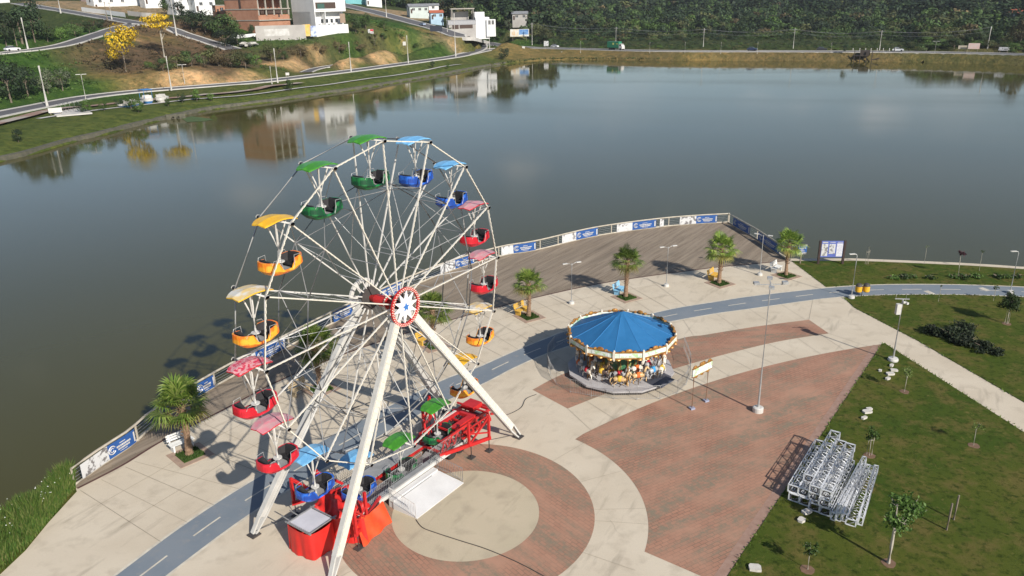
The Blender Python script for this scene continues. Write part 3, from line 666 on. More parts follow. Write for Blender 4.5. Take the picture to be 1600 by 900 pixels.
def star(mb, n, r, ri, y0, y1, ph=0, mi=0):
    P = [(( r if i % 2 == 0 else ri) * math.cos(ph + PI * i / n), (r if i % 2 == 0 else ri) * math.sin(ph + PI * i / n)) for i in range(2 * n)]
    vs = [HC + Vector((p[0], y0, p[1])) for p in P] + [HC + Vector((p[0], y1, p[1])) for p in P]; k = 2 * n
    mb.add(vs + [HC + Vector((0, y1 - .0, 0))], [tuple(range(k))] + [(k + i, 2 * k, k + (i + 1) % k) for i in range(k)] + [(i, k + i, k + (i + 1) % k, (i + 1) % k) for i in range(k)], mi)
M['star'] = mat('star_white', (.8, .8, .8), (.72, .72, .73), rough=.4)
M['star_blue'] = mat('star_blue', (.06, .2, .5), (.04, .15, .42), rough=.4)
b_ = MB(); star(b_, 10, .86, .40, DY + .03, DY - .03, .15); b_.build('star', M['star'], hub)
b_ = MB(); star(b_, 5, .22, .1, DY - .035, DY - .075, .3); b_.build('small_star', M['star_blue'], hub)
b_ = MB(); b_.tube(HC + Vector((0, DY, 0)), HC + Vector((0, NY, 0)), .14, n=12); b_.build('axle_end', M['dark'], wh)
b_ = MB(); FD = 1.5
b_.lathe([(.72, -FD - .06), (.93, -FD - .06), (.93, -FD + .06), (.72, -FD + .06), (.72, -FD - .06)], 36, 0, HC, 0, Matrix.Rotation(PI / 2, 3, 'X'))
for i in range(6):
    a = PI * i / 3; b_.beam(HC + Vector((0, FD, 0)), HC + Vector((.75 * math.cos(a), FD, .75 * math.sin(a))), .2, .06, up=(0, 1, 0))
b_.tube(HC + Vector((0, FY, 0)), HC + Vector((0, FD + .1, 0)), .15, n=12); b_.build('drive_wheel', M['white'], wh)
# legs
M['legpaint'] = mat('leg_paint', (.5, .49, .46), (.41, .40, .375), rough=.5, scale=1.2)
def leg(foot, y_hub, panel):
    b_ = MB(); top = HC + Vector((foot[0] * .035, y_hub, -.15)); f = Vector(foot); d = (f - top); Lg = d.length; dn = d.normalized()
    x, y, _ = frame_of(dn, (0, 1, 0)); out = y if y.y * foot[1] > 0 else -y
    wd, dp = .36, .27
    f2 = f - dn * .9
    for sx in (-1, 1):
        b_.beam(top + x * sx * wd / 2, f2 + x * sx * wd / 2, .08, dp, up=out)
        b_.beam(f2 + x * sx * wd / 2, f + x * sx * .1, .09, dp * .8, up=out)
    if panel: b_.beam(top - out * .02, f2 - out * .02, wd - .1, .1, up=out)
    else:
        k = int(Lg / .55)
        for i in range(k):
            p0 = top + dn * (.5 + i * (Lg - 1.4) / k); p1 = top + dn * (.5 + (i + 1) * (Lg - 1.4) / k)
            s_ = 1 if i % 2 else -1
            for o_ in (-1, 1): b_.beam(p0 + x * s_ * wd / 2 + out * o_ * dp * .4, p1 - x * s_ * wd / 2 + out * o_ * dp * .4, .05)
    o = b_.build('support_leg', M['legpaint'], wh)
    r_ = MB(); r_.toothed((top + dn * .5 + out * .145, dn), x, out, Lg - 1.5, .30, .72, .002, .03, .34); r_.build('bulb_rung', M['cream'] if panel else M['steel'], o)
    r_ = MB(); r_.toothed((top + dn * .5 + x * .223, dn), out, x, Lg - 1.5, .3, .5, .003, .02, .08); r_.build('bulb_rung', M['cream'], o)
    p_ = MB(); p_.box((f.x, f.y, .03), (.5, .5, .06)); p_.build('foot_plate', M['dark'], o)
leg((-7.4, -2.79, .1), -1.2, True); leg((7.4, -2.79, .1), -1.2, True); leg((-7.4, 2.79, .1), 1.28, True); leg((7.4, 2.79, .1), 1.28, True)
for sx in (-1, 1):
    for sy in (-1, 1): b_ = MB(); b_.tube((sx * 7.4, sy * 2.79, .2), (sx * 3.4, sy * .9, .7), .02, n=5); b_.build('guy_rod', M['dark'], wh)

# ------------------------------------------------------------------ gondolas
def two_tone(name, a, b, sc=2.6): return mat(name, a, b, rough=.35, scale=sc, lo=.45, hi=.55, detail=3)
TUB = dict(green=two_tone('tub_green', (.012, .16, .04), (.006, .05, .022)), blue=two_tone('tub_blue', (.02, .12, .52), (.012, .05, .26)),
           red=two_tone('tub_red', (.55, .015, .03), (.42, .012, .022)), orange=two_tone('tub_orange', (.74, .16, .015), (.75, .33, .03)))
CAN = dict(green=two_tone('canopy_green', (.06, .26, .025), (.045, .2, .02)), blue=two_tone('canopy_blue', (.18, .43, .68), (.13, .36, .62)), pink=two_tone('canopy_faded_pink', (.55, .22, .26), (.5, .3, .31), 4),
           red=two_tone('canopy_red', (.52, .03, .07), (.6, .32, .33), 7), white=two_tone('canopy_bleached', (.58, .56, .5), (.6, .45, .2), 1.5), yellow=two_tone('canopy_yellow', (.72, .42, .025), (.66, .36, .02)))
TRIM = dict(green=CAN['green'], blue=CAN['blue'], pink=TUB['red'], red=TUB['red'], white=CAN['yellow'], yellow=CAN['yellow'])
DROP = 2.32
def tub_mesh():
    b_ = MB(); n = 32; rows = []
    def ring(sx, sy, zf):
        o = []
        for j in range(n):
            a = 2 * PI * (j + .5) / n; c, s = math.cos(a), math.sin(a); e = .62
            px = math.copysign(abs(c) ** e, c); py = math.copysign(abs(s) ** e, s)
            o.append(Vector((px * sx, py * sy, zf(px))))
        return o
    def rimz(px): k = min(1, max(0, (abs(px) - .22) / .22)); return .26 + (.34 + .12 * abs(px)) * k * k * (3 - 2 * k)
    rings = [ring(.5, .26, lambda p: .02), ring(.76, .41, lambda p: .07 + .06 * abs(p)), ring(1.0, .55, lambda p: .27 + .08 * p * p if abs(p) > .3 else .2), ring(.985, .52, rimz), ring(.91, .46, lambda p: rimz(p) - .005)]
    vs = [p for r in rings for p in r]; fs = [(i * n + j, i * n + (j + 1) % n, (i + 1) * n + (j + 1) % n, (i + 1) * n + j) for i in range(4) for j in range(n)]
    fs.append(tuple(range(n - 1, -1, -1))); b_.add(vs, fs, 0)
    inn = [rings[4], ring(.74, .38, lambda p: .16)]
    b_.add(inn[0] + inn[1], [(j, (j + 1) % n, n + (j + 1) % n, n + j) for j in range(n)] , 1)
    b_.add(inn[1], [tuple(range(n))], 2)
    return b_
def gondola(kc, kt):
    t_ = thing('gondola', 'gondola', 'gondola', (0, 0, 0), WYAW)
    tub_mesh().build('tub', [TUB[kt], M['black'], M['plate']], t_)
    for s_ in (-1, 1):
        b_ = MB(); b_.box((s_ * .53, 0, .3), (.34, .70, .08)); b_.box((s_ * .74, 0, .53), (.08, .66, .42), M=Matrix.Rotation(s_ * .22, 3, 'Y')); b_.build('seat', M['black'], t_)
    b_ = MB(); b_.tube((0, 0, .14), (0, 0, .5), .05); b_.lathe([(.04, .5), (.2, .5), (.2, .535), (.04, .535)], 14); b_.build('table_wheel', M['white'], t_)
    b_ = MB(); b_.tube((0, 0, .5), (0, 0, 1.35), .055)
    for sx in (-1, 1):
        for sy in (-1, 1): b_.path([(sx * .03, sy * .03, 1.2), (sx * .12, sy * .12, 1.6), (sx * .28, sy * .36, DROP + .02)], [.032] * 3, 6)
    b_.build('post', M['white'], t_)
    for sy in (-1, 1):
        for sx in (-1, 1): b_ = MB(); b_.path([(sx * .78, sy * .47, .62), (sx * .7, sy * .5, .78), (sx * .35, sy * .52, .8), (sx * .3, sy * .53, .34)], [.015] * 4, 5); b_.build('handrail', M['steel'], t_)
    # canopy: winged shell arched along the wheel
    b_ = MB(); nx_, ny_ = 10, 4; top = []; bot = []
    for i in range(nx_ + 1):
        u = -1 + 2 * i / nx_
        for j in range(ny_ + 1):
            v = -1 + 2 * j / ny_; wv_ = .56 - .15 * max(0, abs(u) - .7) / .3
            zz = DROP + .17 - .18 * abs(u) ** 2.2 - .03 * v * v + .03 * math.exp(-(v * 6) ** 2)
            top.append(Vector((u * .86, v * wv_, zz))); bot.append(Vector((u * .86, v * wv_, zz - .05)))
    k = ny_ + 1; fs = [(i * k + j, (i + 1) * k + j, (i + 1) * k + j + 1, i * k + j + 1) for i in range(nx_) for j in range(ny_)]
    b_.add(top, fs, 0); b_.add(bot, [f[::-1] for f in fs], 1)
    ed = [i * k for i in range(nx_ + 1)] + [nx_ * k + j for j in range(1, k)] + [i * k + ny_ for i in range(nx_ - 1, -1, -1)] + [j for j in range(ny_ - 1, 0, -1)]
    q_ = len(ed); b_.add([top[i] for i in ed] + [bot[i] for i in ed], [(i, q_ + i, q_ + (i + 1) % q_, (i + 1) % q_) for i in range(q_)], 1)
    b_.build('canopy', [CAN[kc], TRIM[kc]], t_, smooth=False)
    return t_
GON = [('green', 'green', 'green gondola high on the left shoulder of the wheel, left of the topmost green one'), ('green', 'green', 'green gondola at the very top of the wheel'), ('blue', 'blue', 'blue gondola at the very top of the wheel, right of the top green one'),
       ('blue', 'blue', 'blue gondola high on the right shoulder of the wheel above the red ones'), ('pink', 'red', 'upper of the two red gondolas on the right of the wheel over the water'), ('pink', 'red', 'lower of the two red gondolas on the right, above the boardwalk'),
       ('white', 'orange', 'orange gondola with bleached canopy on the right side of the wheel'), ('yellow', 'orange', 'orange gondola with yellow canopy low on the right behind the white leg'), ('green', 'green', 'green gondola low on the right beside the red trailer'),
       ('green', 'green', 'green gondola at the bottom beside the white ramp railing'), ('blue', 'blue', 'blue gondola at the bottom half hidden behind the front white leg'), ('blue', 'blue', 'blue gondola at the bottom left above the red tarpaulin'),
       ('pink', 'red', 'lowest red gondola with faded pink canopy at the lower left'), ('red', 'red', 'red gondola with streaked red canopy at the left, below the orange ones'), ('white', 'orange', 'orange gondola with bleached white canopy at the far left'), ('yellow', 'orange', 'orange gondola with bright yellow canopy at the upper left')]
first = {}
Rw = Matrix.Rotation(WYAW, 3, 'Z')
for k, (kc, kt, lab) in enumerate(GON):
    loc = WG + Rw @ (rim(k, 0) - Vector((0, 0, DROP)))
    if (kc, kt) not in first: o = first[(kc, kt)] = gondola(kc, kt); o.location = loc
    else: o = dup(first[(kc, kt)], loc)
    o['label'] = lab; o['group'] = 'gondolas hanging round the ferris wheel'
    o.rotation_euler = (0, 0, WYAW + random.Random(k).uniform(-.02, .02))

# ------------------------------------------------------------------ trailer, platform, ramp, covers (frame of the wheel)
def wp(a, n, z=0.): return Vector((a, -n, z))
tr = thing('ride_trailer', 'long red steel trailer frame under the ferris wheel', 'trailer', WG, WYAW)
b_ = MB()
for n_s in (-.8, .8):
    for z_ in (.62, 1.35): b_.beam(wp(2.7, n_s, z_), wp(7.3, n_s, z_), .12, .14)
    a = 2.7
    for i in range(8):
        b_.beam(wp(a, n_s, .66), wp(a + .29, n_s, 1.3), .07); b_.beam(wp(a + .29, n_s, 1.3), wp(a + .57, n_s, .66), .07); a += .575
for a in (2.75, 3.9, 5.1, 6.2, 7.25): b_.beam(wp(a, -.8, .62), wp(a, .8, .62), .1, .12); b_.beam(wp(a, -.8, 1.35), wp(a, .8, 1.35), .1, .1)
for n_s in (-.72, .72): b_.beam(wp(-6.4, n_s, .45), wp(3, n_s, .45), .12, .16)
b_.build('chassis', M['red'], tr)
b_ = MB(); b_.box(wp(4.9, -.55, 1.5), (1.9, .5, .12)); b_.box(wp(4.9, .55, 1.5), (1.7, .4, .1)); b_.box(wp(5.8, 0, 1.45), (.25, 1.5, .22)); b_.build('top_panel', M['red'], tr)
b_ = MB(); b_.box(wp(4.9, -.55, 1.575), (1.5, .14, .04)); b_.build('panel_stripe', M['white'], tr)
for sgn in (1, -1):
    for (aa, s_) in ((1, 1), (-1, -1)):
        b_ = MB()
        A0 = wp(s_ * 2.35, sgn * .95, .72); A1 = wp(s_ * 5.35, sgn * 2.28, .82)
        b_.beam(A0, A1, .13, .2)
        for a, n_ in ((4.05, 1.72), (5.25, 2.24)):
            b_.beam(wp(s_ * a, sgn * n_, .72), wp(s_ * a, sgn * n_, 2.3), .13)
        b_.beam(wp(s_ * 4.05, sgn * 1.72, .8), wp(s_ * 5.25, sgn * 2.24, 2.2), .09); b_.beam(wp(s_ * 4.05, sgn * 1.72, 2.2), wp(s_ * 3.2, sgn * .8, 1.35), .1)
        b_.beam(wp(s_ * 5.25, sgn * 2.24, 2.3), wp(s_ * 4.2, sgn * .8, 1.0), .08); b_.beam(wp(s_ * 4.05, sgn * 1.72, 1.5), wp(s_ * 5.25, sgn * 2.24, 1.2), .07)
        b_.build('outrigger', M['red'], tr)
        for a, n_ in ((4.05, 1.85), (5.2, 2.26)):
            b_ = MB(); b_.tube(wp(s_ * a, sgn * n_, 0.02), wp(s_ * a, sgn * n_, .72), .035); b_.box(wp(s_ * a, sgn * n_, .03), (.42, .34, .06)); b_.build('jack', M['dark'], tr)
for a in (3.35, 4.15):
    for n_s in (-1, 1):
        b_ = MB(); b_.lathe([(.2, -.11), (.36, -.11), (.4, -.06), (.4, .06), (.36, .11), (.2, .11)], 20, 0, wp(a, n_s * .95, .4), 0, Matrix.Rotation(PI / 2, 3, 'X')); o = b_.build('wheel', M['tyre'], tr)
        b_ = MB(); b_.lathe([(.04, -.08), (.21, -.1), (.21, .1), (.04, .08)], 14, 0, wp(a, n_s * .95, .4), 0, Matrix.Rotation(PI / 2, 3, 'X')); b_.build('rim', mat('wheel_rim', (.4, .3, .18), (.3, .22, .13)) if 'wr' not in M else M['wr'], o)
b_ = MB()
for s_ in (-1, 1): b_.beam(wp(7.3, s_ * .8, 1.0), wp(7.9, s_ * 1.2, .95), .12)
b_.beam(wp(7.9, -1.2, .95), wp(7.9, 1.2, .95), .12, .3); b_.beam(wp(6.6, -1.2, 1.5), wp(6.6, 1.2, 1.5), .1)
b_.box(wp(6.9, -.3, 1.45), (.9, .9, .3)); b_.build('tail_frame', M['red'], tr)
b_ = MB(); b_.box(wp(5.0, .1, .95), (1.2, .8, .5)); b_.box(wp(6.4, .2, .95), (.7, .9, .45)); b_.build('gearbox', M['dark'], tr)

pf = thing('boarding_platform', 'grey tread plate boarding platform running under the ferris wheel', 'platform', WG, WYAW)
ZP = .66
for sg_ in (1, -1):
    b_ = MB(); b_.box(wp(.2, sg_ * (.83 if sg_ > 0 else 1.1), ZP - .03), (8.6, .38 if sg_ > 0 else .95, .05)); b_.build('deck_plate', M['plate'], pf)
b_ = MB(); b_.box(wp(.2, 1.08, ZP - .06), (8.7, .12, .2)); b_.build('edge_beam', M['white'], pf)
b_ = MB(); b_.box(wp(0, 0, .04), (5.0, 1.2, .04)); b_.build('pit_plate', M['grey'], pf)
for s_ in (-1, 1): b_ = MB(); b_.box(wp(s_ * 3.35, 0, .33), (1.8, 1.2, .05), M=Matrix.Rotation(-s_ * .36, 3, 'Y')); b_.build('pit_plate', M['plate'], pf)
def railing(name, P, h, parent, m, gap=.13, r=.016, low=.1):
    b_ = MB(); P = [Vector(p) for p in P]
    for i in range(len(P) - 1):
        p, q = P[i], P[i + 1]; Lq = (q - p).length; k = max(1, int(Lq / gap))
        b_.tube(p + Vector((0, 0, h)), q + Vector((0, 0, h)), r * 1.4, n=6); b_.tube(p + Vector((0, 0, low)), q + Vector((0, 0, low)), r * 1.2, n=6)
        for j in range(k + 1):
            c = p.lerp(q, j / k); b_.tube(c + Vector((0, 0, low if 0 < j < k else 0)), c + Vector((0, 0, h)), r * (1 if 0 < j < k else 1.5), n=5)
    return b_.build(name, m, parent)
railing('railing', [wp(-4, 1.0, ZP), wp(-1.5, 1.0, ZP)], .85, pf, M['steel'], .12, .012); railing('railing', [wp(1.5, 1.0, ZP), wp(4.3, 1.0, ZP)], .85, pf, M['steel'], .12, .012)
railing('railing', [wp(-1.2, .68, ZP), wp(1.2, .68, ZP)], .8, pf, M['steel'], .12, .012); railing('railing', [wp(-1.4, 1.0, ZP), wp(-1.4, .68, ZP)], .85, pf, M['steel'], .12, .012)
railing('railing', [wp(-4, -1.55, ZP), wp(4.3, -1.55, ZP)], .85, pf, M['steel'], .12, .012)
rm = thing('entrance_ramp', 'white painted low ramp leading up to the ferris wheel platform', 'ramp', WG, WYAW)
b_ = MB(); P = [wp(-1.94, 3.06, .04), wp(1.83, 3.06, .04), wp(1.6, 1.5, .36), wp(-2.0, 1.5, .36)]; lo_ = [Vector((p.x, p.y, .0)) for p in P]
b_.add(P + lo_, [(0, 1, 2, 3), (0, 4, 5, 1), (1, 5, 6, 2), (2, 6, 7, 3), (3, 7, 4, 0)]); b_.build('ramp_sheet', M['ramp'], rm)
b_ = MB(); b_.box(wp(-.2, 1.32, .24), (3.5, .34, .48)); b_.build('step', M['ramp'], rm)
b_ = MB(); b_.box(wp(-.2, 1.5, .375), (2.4, .06, .02)); b_.build('threshold', M['grey'], rm)
railing('railing', [wp(-2.02, 1.3, .4), wp(-1.96, 3.0, .05)], .85, rm, M['white'], .1, .013); railing('railing', [wp(1.64, 1.35, .4), wp(1.88, 2.95, .05)], .85, rm, M['grey'], .11, .013)

bo = thing('ticket_booth', 'red skirted box with pale flat top at the left end of the wheel base', 'machine box', WG, WYAW)
def cloth_ring(P, z0, z1, flare, n=90, seed=1, amp=.04):
    rr = random.Random(seed); P = resample([Vector((p.x, p.y, 0)) for p in spline(list(P) + [P[0]], 10)], .06); c = sum(P, Vector()) / len(P); ph = [rr.uniform(0, 6) for _ in range(4)]
    rows = []; m_ = 6
    for i in range(m_ + 1):
        t_ = i / m_; r_ = []
        for j, p in enumerate(P):
            d = (p - c); wv_ = amp * t_ * (math.sin(j * .35 + ph[0]) + .6 * math.sin(j * .81 + ph[1]))
            r_.append(c + d * (1 + flare * t_) + d.normalized() * wv_ + Vector((0, 0, z1 + (z0 - z1) * t_)))
        rows.append(r_)
    return rows
fp = [wp(-7.08, -.42), wp(-6.4, -.46), wp(-5.6, -.42), wp(-5.45, .3), wp(-5.6, 1.05), wp(-6.3, 1.22), wp(-7.0, 1.05), wp(-7.14, .3)]
rows = cloth_ring(fp, .02, 1.42, .05); k = len(rows[0]); b_ = MB(); b_.add([p for r in rows for p in r], [(i * k + j, (i + 1) * k + j, (i + 1) * k + (j + 1) % k, i * k + (j + 1) % k) for i in range(len(rows) - 1) for j in range(k)])
b_.build('skirt', M['red_tarp'], bo, smooth=True)
b_ = MB(); b_.box(wp(-6.3, .34, 1.46), (1.3, 1.4, .08)); b_.build('lid', mat('pale_lid', (.56, .55, .58), (.48, .47, .5), scale=1), bo)
b_ = MB(); 
for n_ in (-.4, 1.1): b_.beam(wp(-7.1, n_, 1.52), wp(-5.4, n_, 1.52), .07, .05)
b_.beam(wp(-7.05, -.6, 1.5), wp(-7.05, 1.2, 1.5), .06, .06); b_.beam(wp(-5.6, -.5, 1.53), wp(-5.6, 1.25, 1.53), .06, .05)
for a in (-6.9, -6.4): b_.beam(wp(a, -.4, 1.5), wp(a - .05, -1.0, 1.62), .04)
b_.build('lid_frame', M['grey'], bo)
# crumpled red tarpaulin over the drive end
rr = random.Random(4); b_ = MB(); nx_, ny_ = 34, 26
def crum(a, n_):
    e = max(abs((a + 4.25) / 1.25), abs(n_ / 1.18)); z_ = 1.25 - .35 * max(0, a + 4.6) * .6
    z_ += .13 * math.sin(a * 5.1 + 2 * math.sin(n_ * 3)) + .1 * math.sin(n_ * 7 + 1.7 * math.sin(a * 4)) + .05 * math.sin(a * 13 + n_ * 9)
    return max(.02, z_ * (1 - max(0, (e - .8) / .2) ** 2 * .98))
vs = [wp(-5.5 + 2.5 * i / nx_, -1.18 + 2.36 * j / ny_, crum(-5.5 + 2.5 * i / nx_, -1.18 + 2.36 * j / ny_)) for i in range(nx_ + 1) for j in range(ny_ + 1)]
b_.add(vs, [(i * (ny_ + 1) + j, i * (ny_ + 1) + j + 1, (i + 1) * (ny_ + 1) + j + 1, (i + 1) * (ny_ + 1) + j) for i in range(nx_) for j in range(ny_)])
o = b_.build('tarpaulin', M['red_tarp'], None, WG, WYAW, smooth=True); tag(o, 'crumpled red tarpaulin thrown over the drive end of the trailer', 'tarpaulin')
b_ = MB(); nx_, ny_ = 18, 10; vs = []
for i in range(nx_ + 1):
    t_ = i / nx_
    for j in range(ny_ + 1):
        s_ = j / ny_; hgt = 1.15 - .25 * t_ + .1 * math.sin(t_ * 9)
        vs.append(wp(-5.05 + 2.2 * t_ + .1 * s_, 2.42 - .25 * t_ - .55 * s_ + .05 * math.sin(t_ * 14 + s_ * 3), .03 + hgt * s_))
b_.add(vs, [(i * (ny_ + 1) + j, (i + 1) * (ny_ + 1) + j, (i + 1) * (ny_ + 1) + j + 1, i * (ny_ + 1) + j + 1) for i in range(nx_) for j in range(ny_)])
o = b_.build('tarpaulin', M['orange_tarp'], None, WG, WYAW, smooth=True); tag(o, 'bright orange red tarpaulin hung taut beside the front wheel leg', 'tarpaulin')
b_ = MB(); nx_ = 18; vs = []
for i in range(nx_ + 1):
    t_ = i / nx_
    for j in range(7): vs.append(wp(-5.55 + .9 * t_, 1.15 + 1.3 * t_ - .2 * j / 6 + .06 * math.sin(t_ * 17), .03 + 1.35 * j / 6))
b_.add(vs, [(i * 7 + j, (i + 1) * 7 + j, (i + 1) * 7 + j + 1, i * 7 + j + 1) for i in range(nx_) for j in range(6)])
o = b_.build('tarpaulin', M['red_tarp'], None, WG, WYAW, smooth=True); tag(o, 'red tarpaulin hung between the skirted box and the front wheel leg', 'tarpaulin')
cb = MB(); P = spline([spot(u, v, .03) for u, v in [(650, 812), (660, 824), (680, 832), (720, 845), (755, 856), (790, 870), (820, 884), (850, 900), (900, 925)]], 6); cb.path(P, .022, 6)
tag(cb.build('power_cable', M['dark'], smooth=True), 'dark cable snaking across the pale paved disc from the ramp', 'cable')
cb = MB(); P = spline([spot(u, v, .03) for u, v in [(838, 616), (822, 623), (815, 636), (800, 645), (780, 652)]], 6); cb.path(P, .02, 6)
tag(cb.build('power_cable', M['dark'], smooth=True), 'thin cable on pale concrete left of the carousel', 'cable')

# ================================================================== CAROUSEL
KC = Vector((7.45, 49.3, 0)); KR = 3.72
ca_ = thing('carousel', 'carousel with blue tent roof, gilded boards and painted horses', 'carousel', KC, .26)
NS = 12
def poly(r, n=NS, a0=0.): return [Vector((r * math.cos(a0 + 2 * PI * i / n), r * math.sin(a0 + 2 * PI * i / n), 0)) for i in range(n)]
b_ = MB(); b_.prism(poly(KR), .22, .34); b_.build('platform', mat('carousel_floor', (.44, .42, .42), (.36, .34, .34), scale=1.5), ca_)
b_ = MB(); b_.prism(poly(KR - .15), .0, .22); b_.build('plinth', M['dark'], ca_)
M['tent'] = mat('tent_blue', (.018, .12, .28), (.025, .14, .32), rough=.55, scale=.8, stretch=(1, 1, .2))
M['gold'] = mat('gilding', (.42, .215, .045), (.24, .1, .03), rough=.4, metal=.3, scale=5)
M['board'] = mat('painted_board', (.62, .66, .6), (.3, .5, .34), rough=.45, scale=2.2, lo=.48, hi=.62, detail=3)
M['board2'] = mat('painted_scroll', (.62, .66, .64), (.38, .55, .3), rough=.45, scale=3.5, lo=.5, hi=.58)
M['mirror'] = mat('scenery_panel', (.05, .16, .08), (.3, .3, .12), rough=.3, scale=2.5, lo=.45, hi=.6)
RR_ = 3.62; ZR = 3.02; ZA = 4.62; n2 = 24
b_ = MB(); P0 = poly(RR_ - .02, n2); apex = Vector((0, 0, ZA))
rings = []
for i in range(7):
    t_ = i / 6; r_ = []
    for j, p in enumerate(P0):
        sag = (-.10 if j % 2 else 0) * math.sin(PI * min(1, t_ * 1.0)) * .5 - .05 * math.sin(PI * t_)
        r_.append(Vector((p.x * t_ * (math.cos(PI / n2) if j % 2 else 1), p.y * t_ * (math.cos(PI / n2) if j % 2 else 1), ZA + (ZR - .05 - ZA) * t_ + sag)))
    rings.append(r_)
b_.add([p for r in rings for p in r], [(i * n2 + j, (i + 1) * n2 + j, (i + 1) * n2 + (j + 1) % n2, i * n2 + (j + 1) % n2) for i in range(6) for j in range(n2)])
tent = b_.build('tent_roof', M['tent'], ca_)
b_ = MB()
for j in range(0, n2, 2): b_.path([rings[i][j] + Vector((0, 0, .012)) for i in range(1, 7)], .018, 5)
b_.build('roof_seam', mat('tent_seam', (.04, .2, .45), (.035, .18, .4)), tent)
b_ = MB(); b_.lathe([(.05, ZA - .1), (.14, ZA - .02), (.05, ZA + .05)], 12); b_.build('roof_cap', M['dark'], tent)
PB = poly(RR_ + .06)
for i in range(NS):
    p, q = PB[i], PB[(i + 1) % NS]; c = (p + q) / 2; d = (q - p).normalized(); o_ = Vector((d.y, -d.x, 0)); ln = (q - p).length; rz = math.atan2(d.y, d.x)
    b_ = MB(); b_.box(c + Vector((0, 0, ZR - .1)), (ln - .14, .05, .40), rz); e = b_.build('rounding_board', M['board'], ca_)
    b_ = MB()
    for z_ in (ZR + .11, ZR - .31): b_.box(c + Vector((0, 0, z_)) + o_ * .03, (ln - .02, .09, .07), rz)
    for f in (-.36, 0, .36): b_.ell(c + d * ln * f + Vector((0, 0, ZR - .38)) + o_ * .02, (.2, .2, .09), 10, 6)
    for f in (0,): b_.ell(c + d * ln * f + Vector((0, 0, ZR + .19)) + o_ * .01, (.24, .1, .15), 12, 6, M=Matrix.Rotation(rz, 3, 'Z'))
    for f in (-.2, .2): b_.ell(c + d * ln * f + Vector((0, 0, ZR + .15)), (.14, .1, .09), 8, 5)
    b_.build('gilded_scroll', M['gold'], e)
    b_ = MB(); b_.box(c + o_ * .035 + Vector((0, 0, ZR - .1)), (ln * .62, .03, .24), rz); b_.build('painted_panel', M['board2'], e)
    b_ = MB(); b_.box(p + Vector((0, 0, ZR - .1)), (.15, .15, .56), math.atan2(p.y, p.x)); b_.ell(p + Vector((0, 0, ZR + .2)), (.07, .07, .08), 8, 5); b_.ell(p + Vector((0, 0, ZR - .42)), (.08, .08, .1), 8, 5); b_.build('corner_mask', M['cream'], e)
b_ = MB(); b_.prism(poly(1.15, 12), .34, 3.1); cc_ = b_.build('centre_drum', M['mirror'], ca_)
b_ = MB()
for z_ in (.5, 1.5, 2.55): b_.prism(poly(1.2, 12), z_, z_ + .12)
for p in poly(1.19, 12): b_.tube(p + Vector((0, 0, .34)), p + Vector((0, 0, 2.9)), .05)
b_.build('gilded_moulding', M['gold'], cc_)
b_ = MB()
for p in poly(RR_ - .25): b_.tube((p.x * .31, p.y * .31, 2.9), (p.x, p.y, 2.95), .05)
b_.build('sweep', M['gold'], ca_)
for i, p in enumerate(poly(KR - .35, 6, .3)): 
    b_ = MB(); b_.lathe([(.08, .34), (.08, .5), (.04, .6), (.04, 1.5), (.06, 1.6), (.04, 1.7), (.045, 2.7)], 10, 0, p * .8); b_.build('column', M['gold'], ca_)
HB = [mat('horse_white', (.72, .68, .6), (.6, .52, .42), rough=.35), mat('horse_cream', (.6, .42, .22), (.48, .3, .13), rough=.35), mat('horse_dark', (.05, .035, .03), (.09, .06, .05), rough=.35), mat('horse_grey', (.42, .42, .42), (.3, .3, .3), rough=.35)]
HS = [mat('saddle_orange', (.62, .16, .02), (.5, .08, .02)), mat('saddle_red', (.5, .02, .03), (.4, .015, .03)), mat('saddle_blue', (.04, .3, .6), (.03, .2, .5)), mat('saddle_pink', (.6, .04, .28), (.5, .03, .2)), mat('saddle_green', (.1, .35, .1), (.4, .4, .05)), mat('saddle_yellow', (.62, .42, .05), (.5, .3, .03))]
def horse_body():
    b_ = MB(); My = Matrix.Rotation(0, 3, 'Y')
    b_.path([(-.52, 0, .03), (-.42, 0, .05), (-.2, 0, .02), (.05, 0, 0), (.28, 0, .03), (.42, 0, .08)], [.08, .17, .185, .17, .19, .12], 10)
    b_.path([(.3, 0, .08), (.45, 0, .28), (.54, 0, .48), (.57, 0, .58)], [.15, .12, .09, .08], 8)
    b_.path([(.5, 0, .62), (.62, 0, .58), (.76, 0, .46), (.82, 0, .40)], [.06, .085, .06, .045], 8)
    for s_ in (-1, 1): b_.path([(.53, s_ * .04, .62), (.52, s_ * .05, .74)], [.03, .008], 5)
    for s_, k in ((-1, 1), (1, -1)):
        b_.path([(.32, s_ * .1, -.05), (.46 + .1 * k, s_ * .1, -.22), (.42 + .16 * k, s_ * .1, -.42), (.36 + .2 * k, s_ * .1, -.5)], [.08, .055, .035, .045], 6)
        b_.path([(-.4, s_ * .1, -.02), (-.34 + .08 * k, s_ * .1, -.22), (-.52 + .08 * k, s_ * .1, -.36), (-.5 + .1 * k, s_ * .1, -.56)], [.1, .065, .04, .045], 6)
    b_.path([(-.52, 0, .1), (-.64, 0, .08), (-.72, 0, -.12), (-.7, 0, -.34)], [.04, .06, .06, .02], 6)
    return b_
hmesh = [horse_body().mesh('horse_body', m_, True) for m_ in HB]
s_ = MB(); s_.path([(-.2, 0, .17), (-.12, 0, .19), (.05, 0, .18), (.14, 0, .22)], [.1, .11, .1, .06], 8); s_.lathe([(.185, -.14), (.21, -.12), (.21, .08), (.185, .1)], 12, 0, (-.04, 0, .02), 0, Matrix.Rotation(PI / 2, 3, 'Y')); 
smesh = [s_.mesh('saddle', m_, True) for m_ in HS]
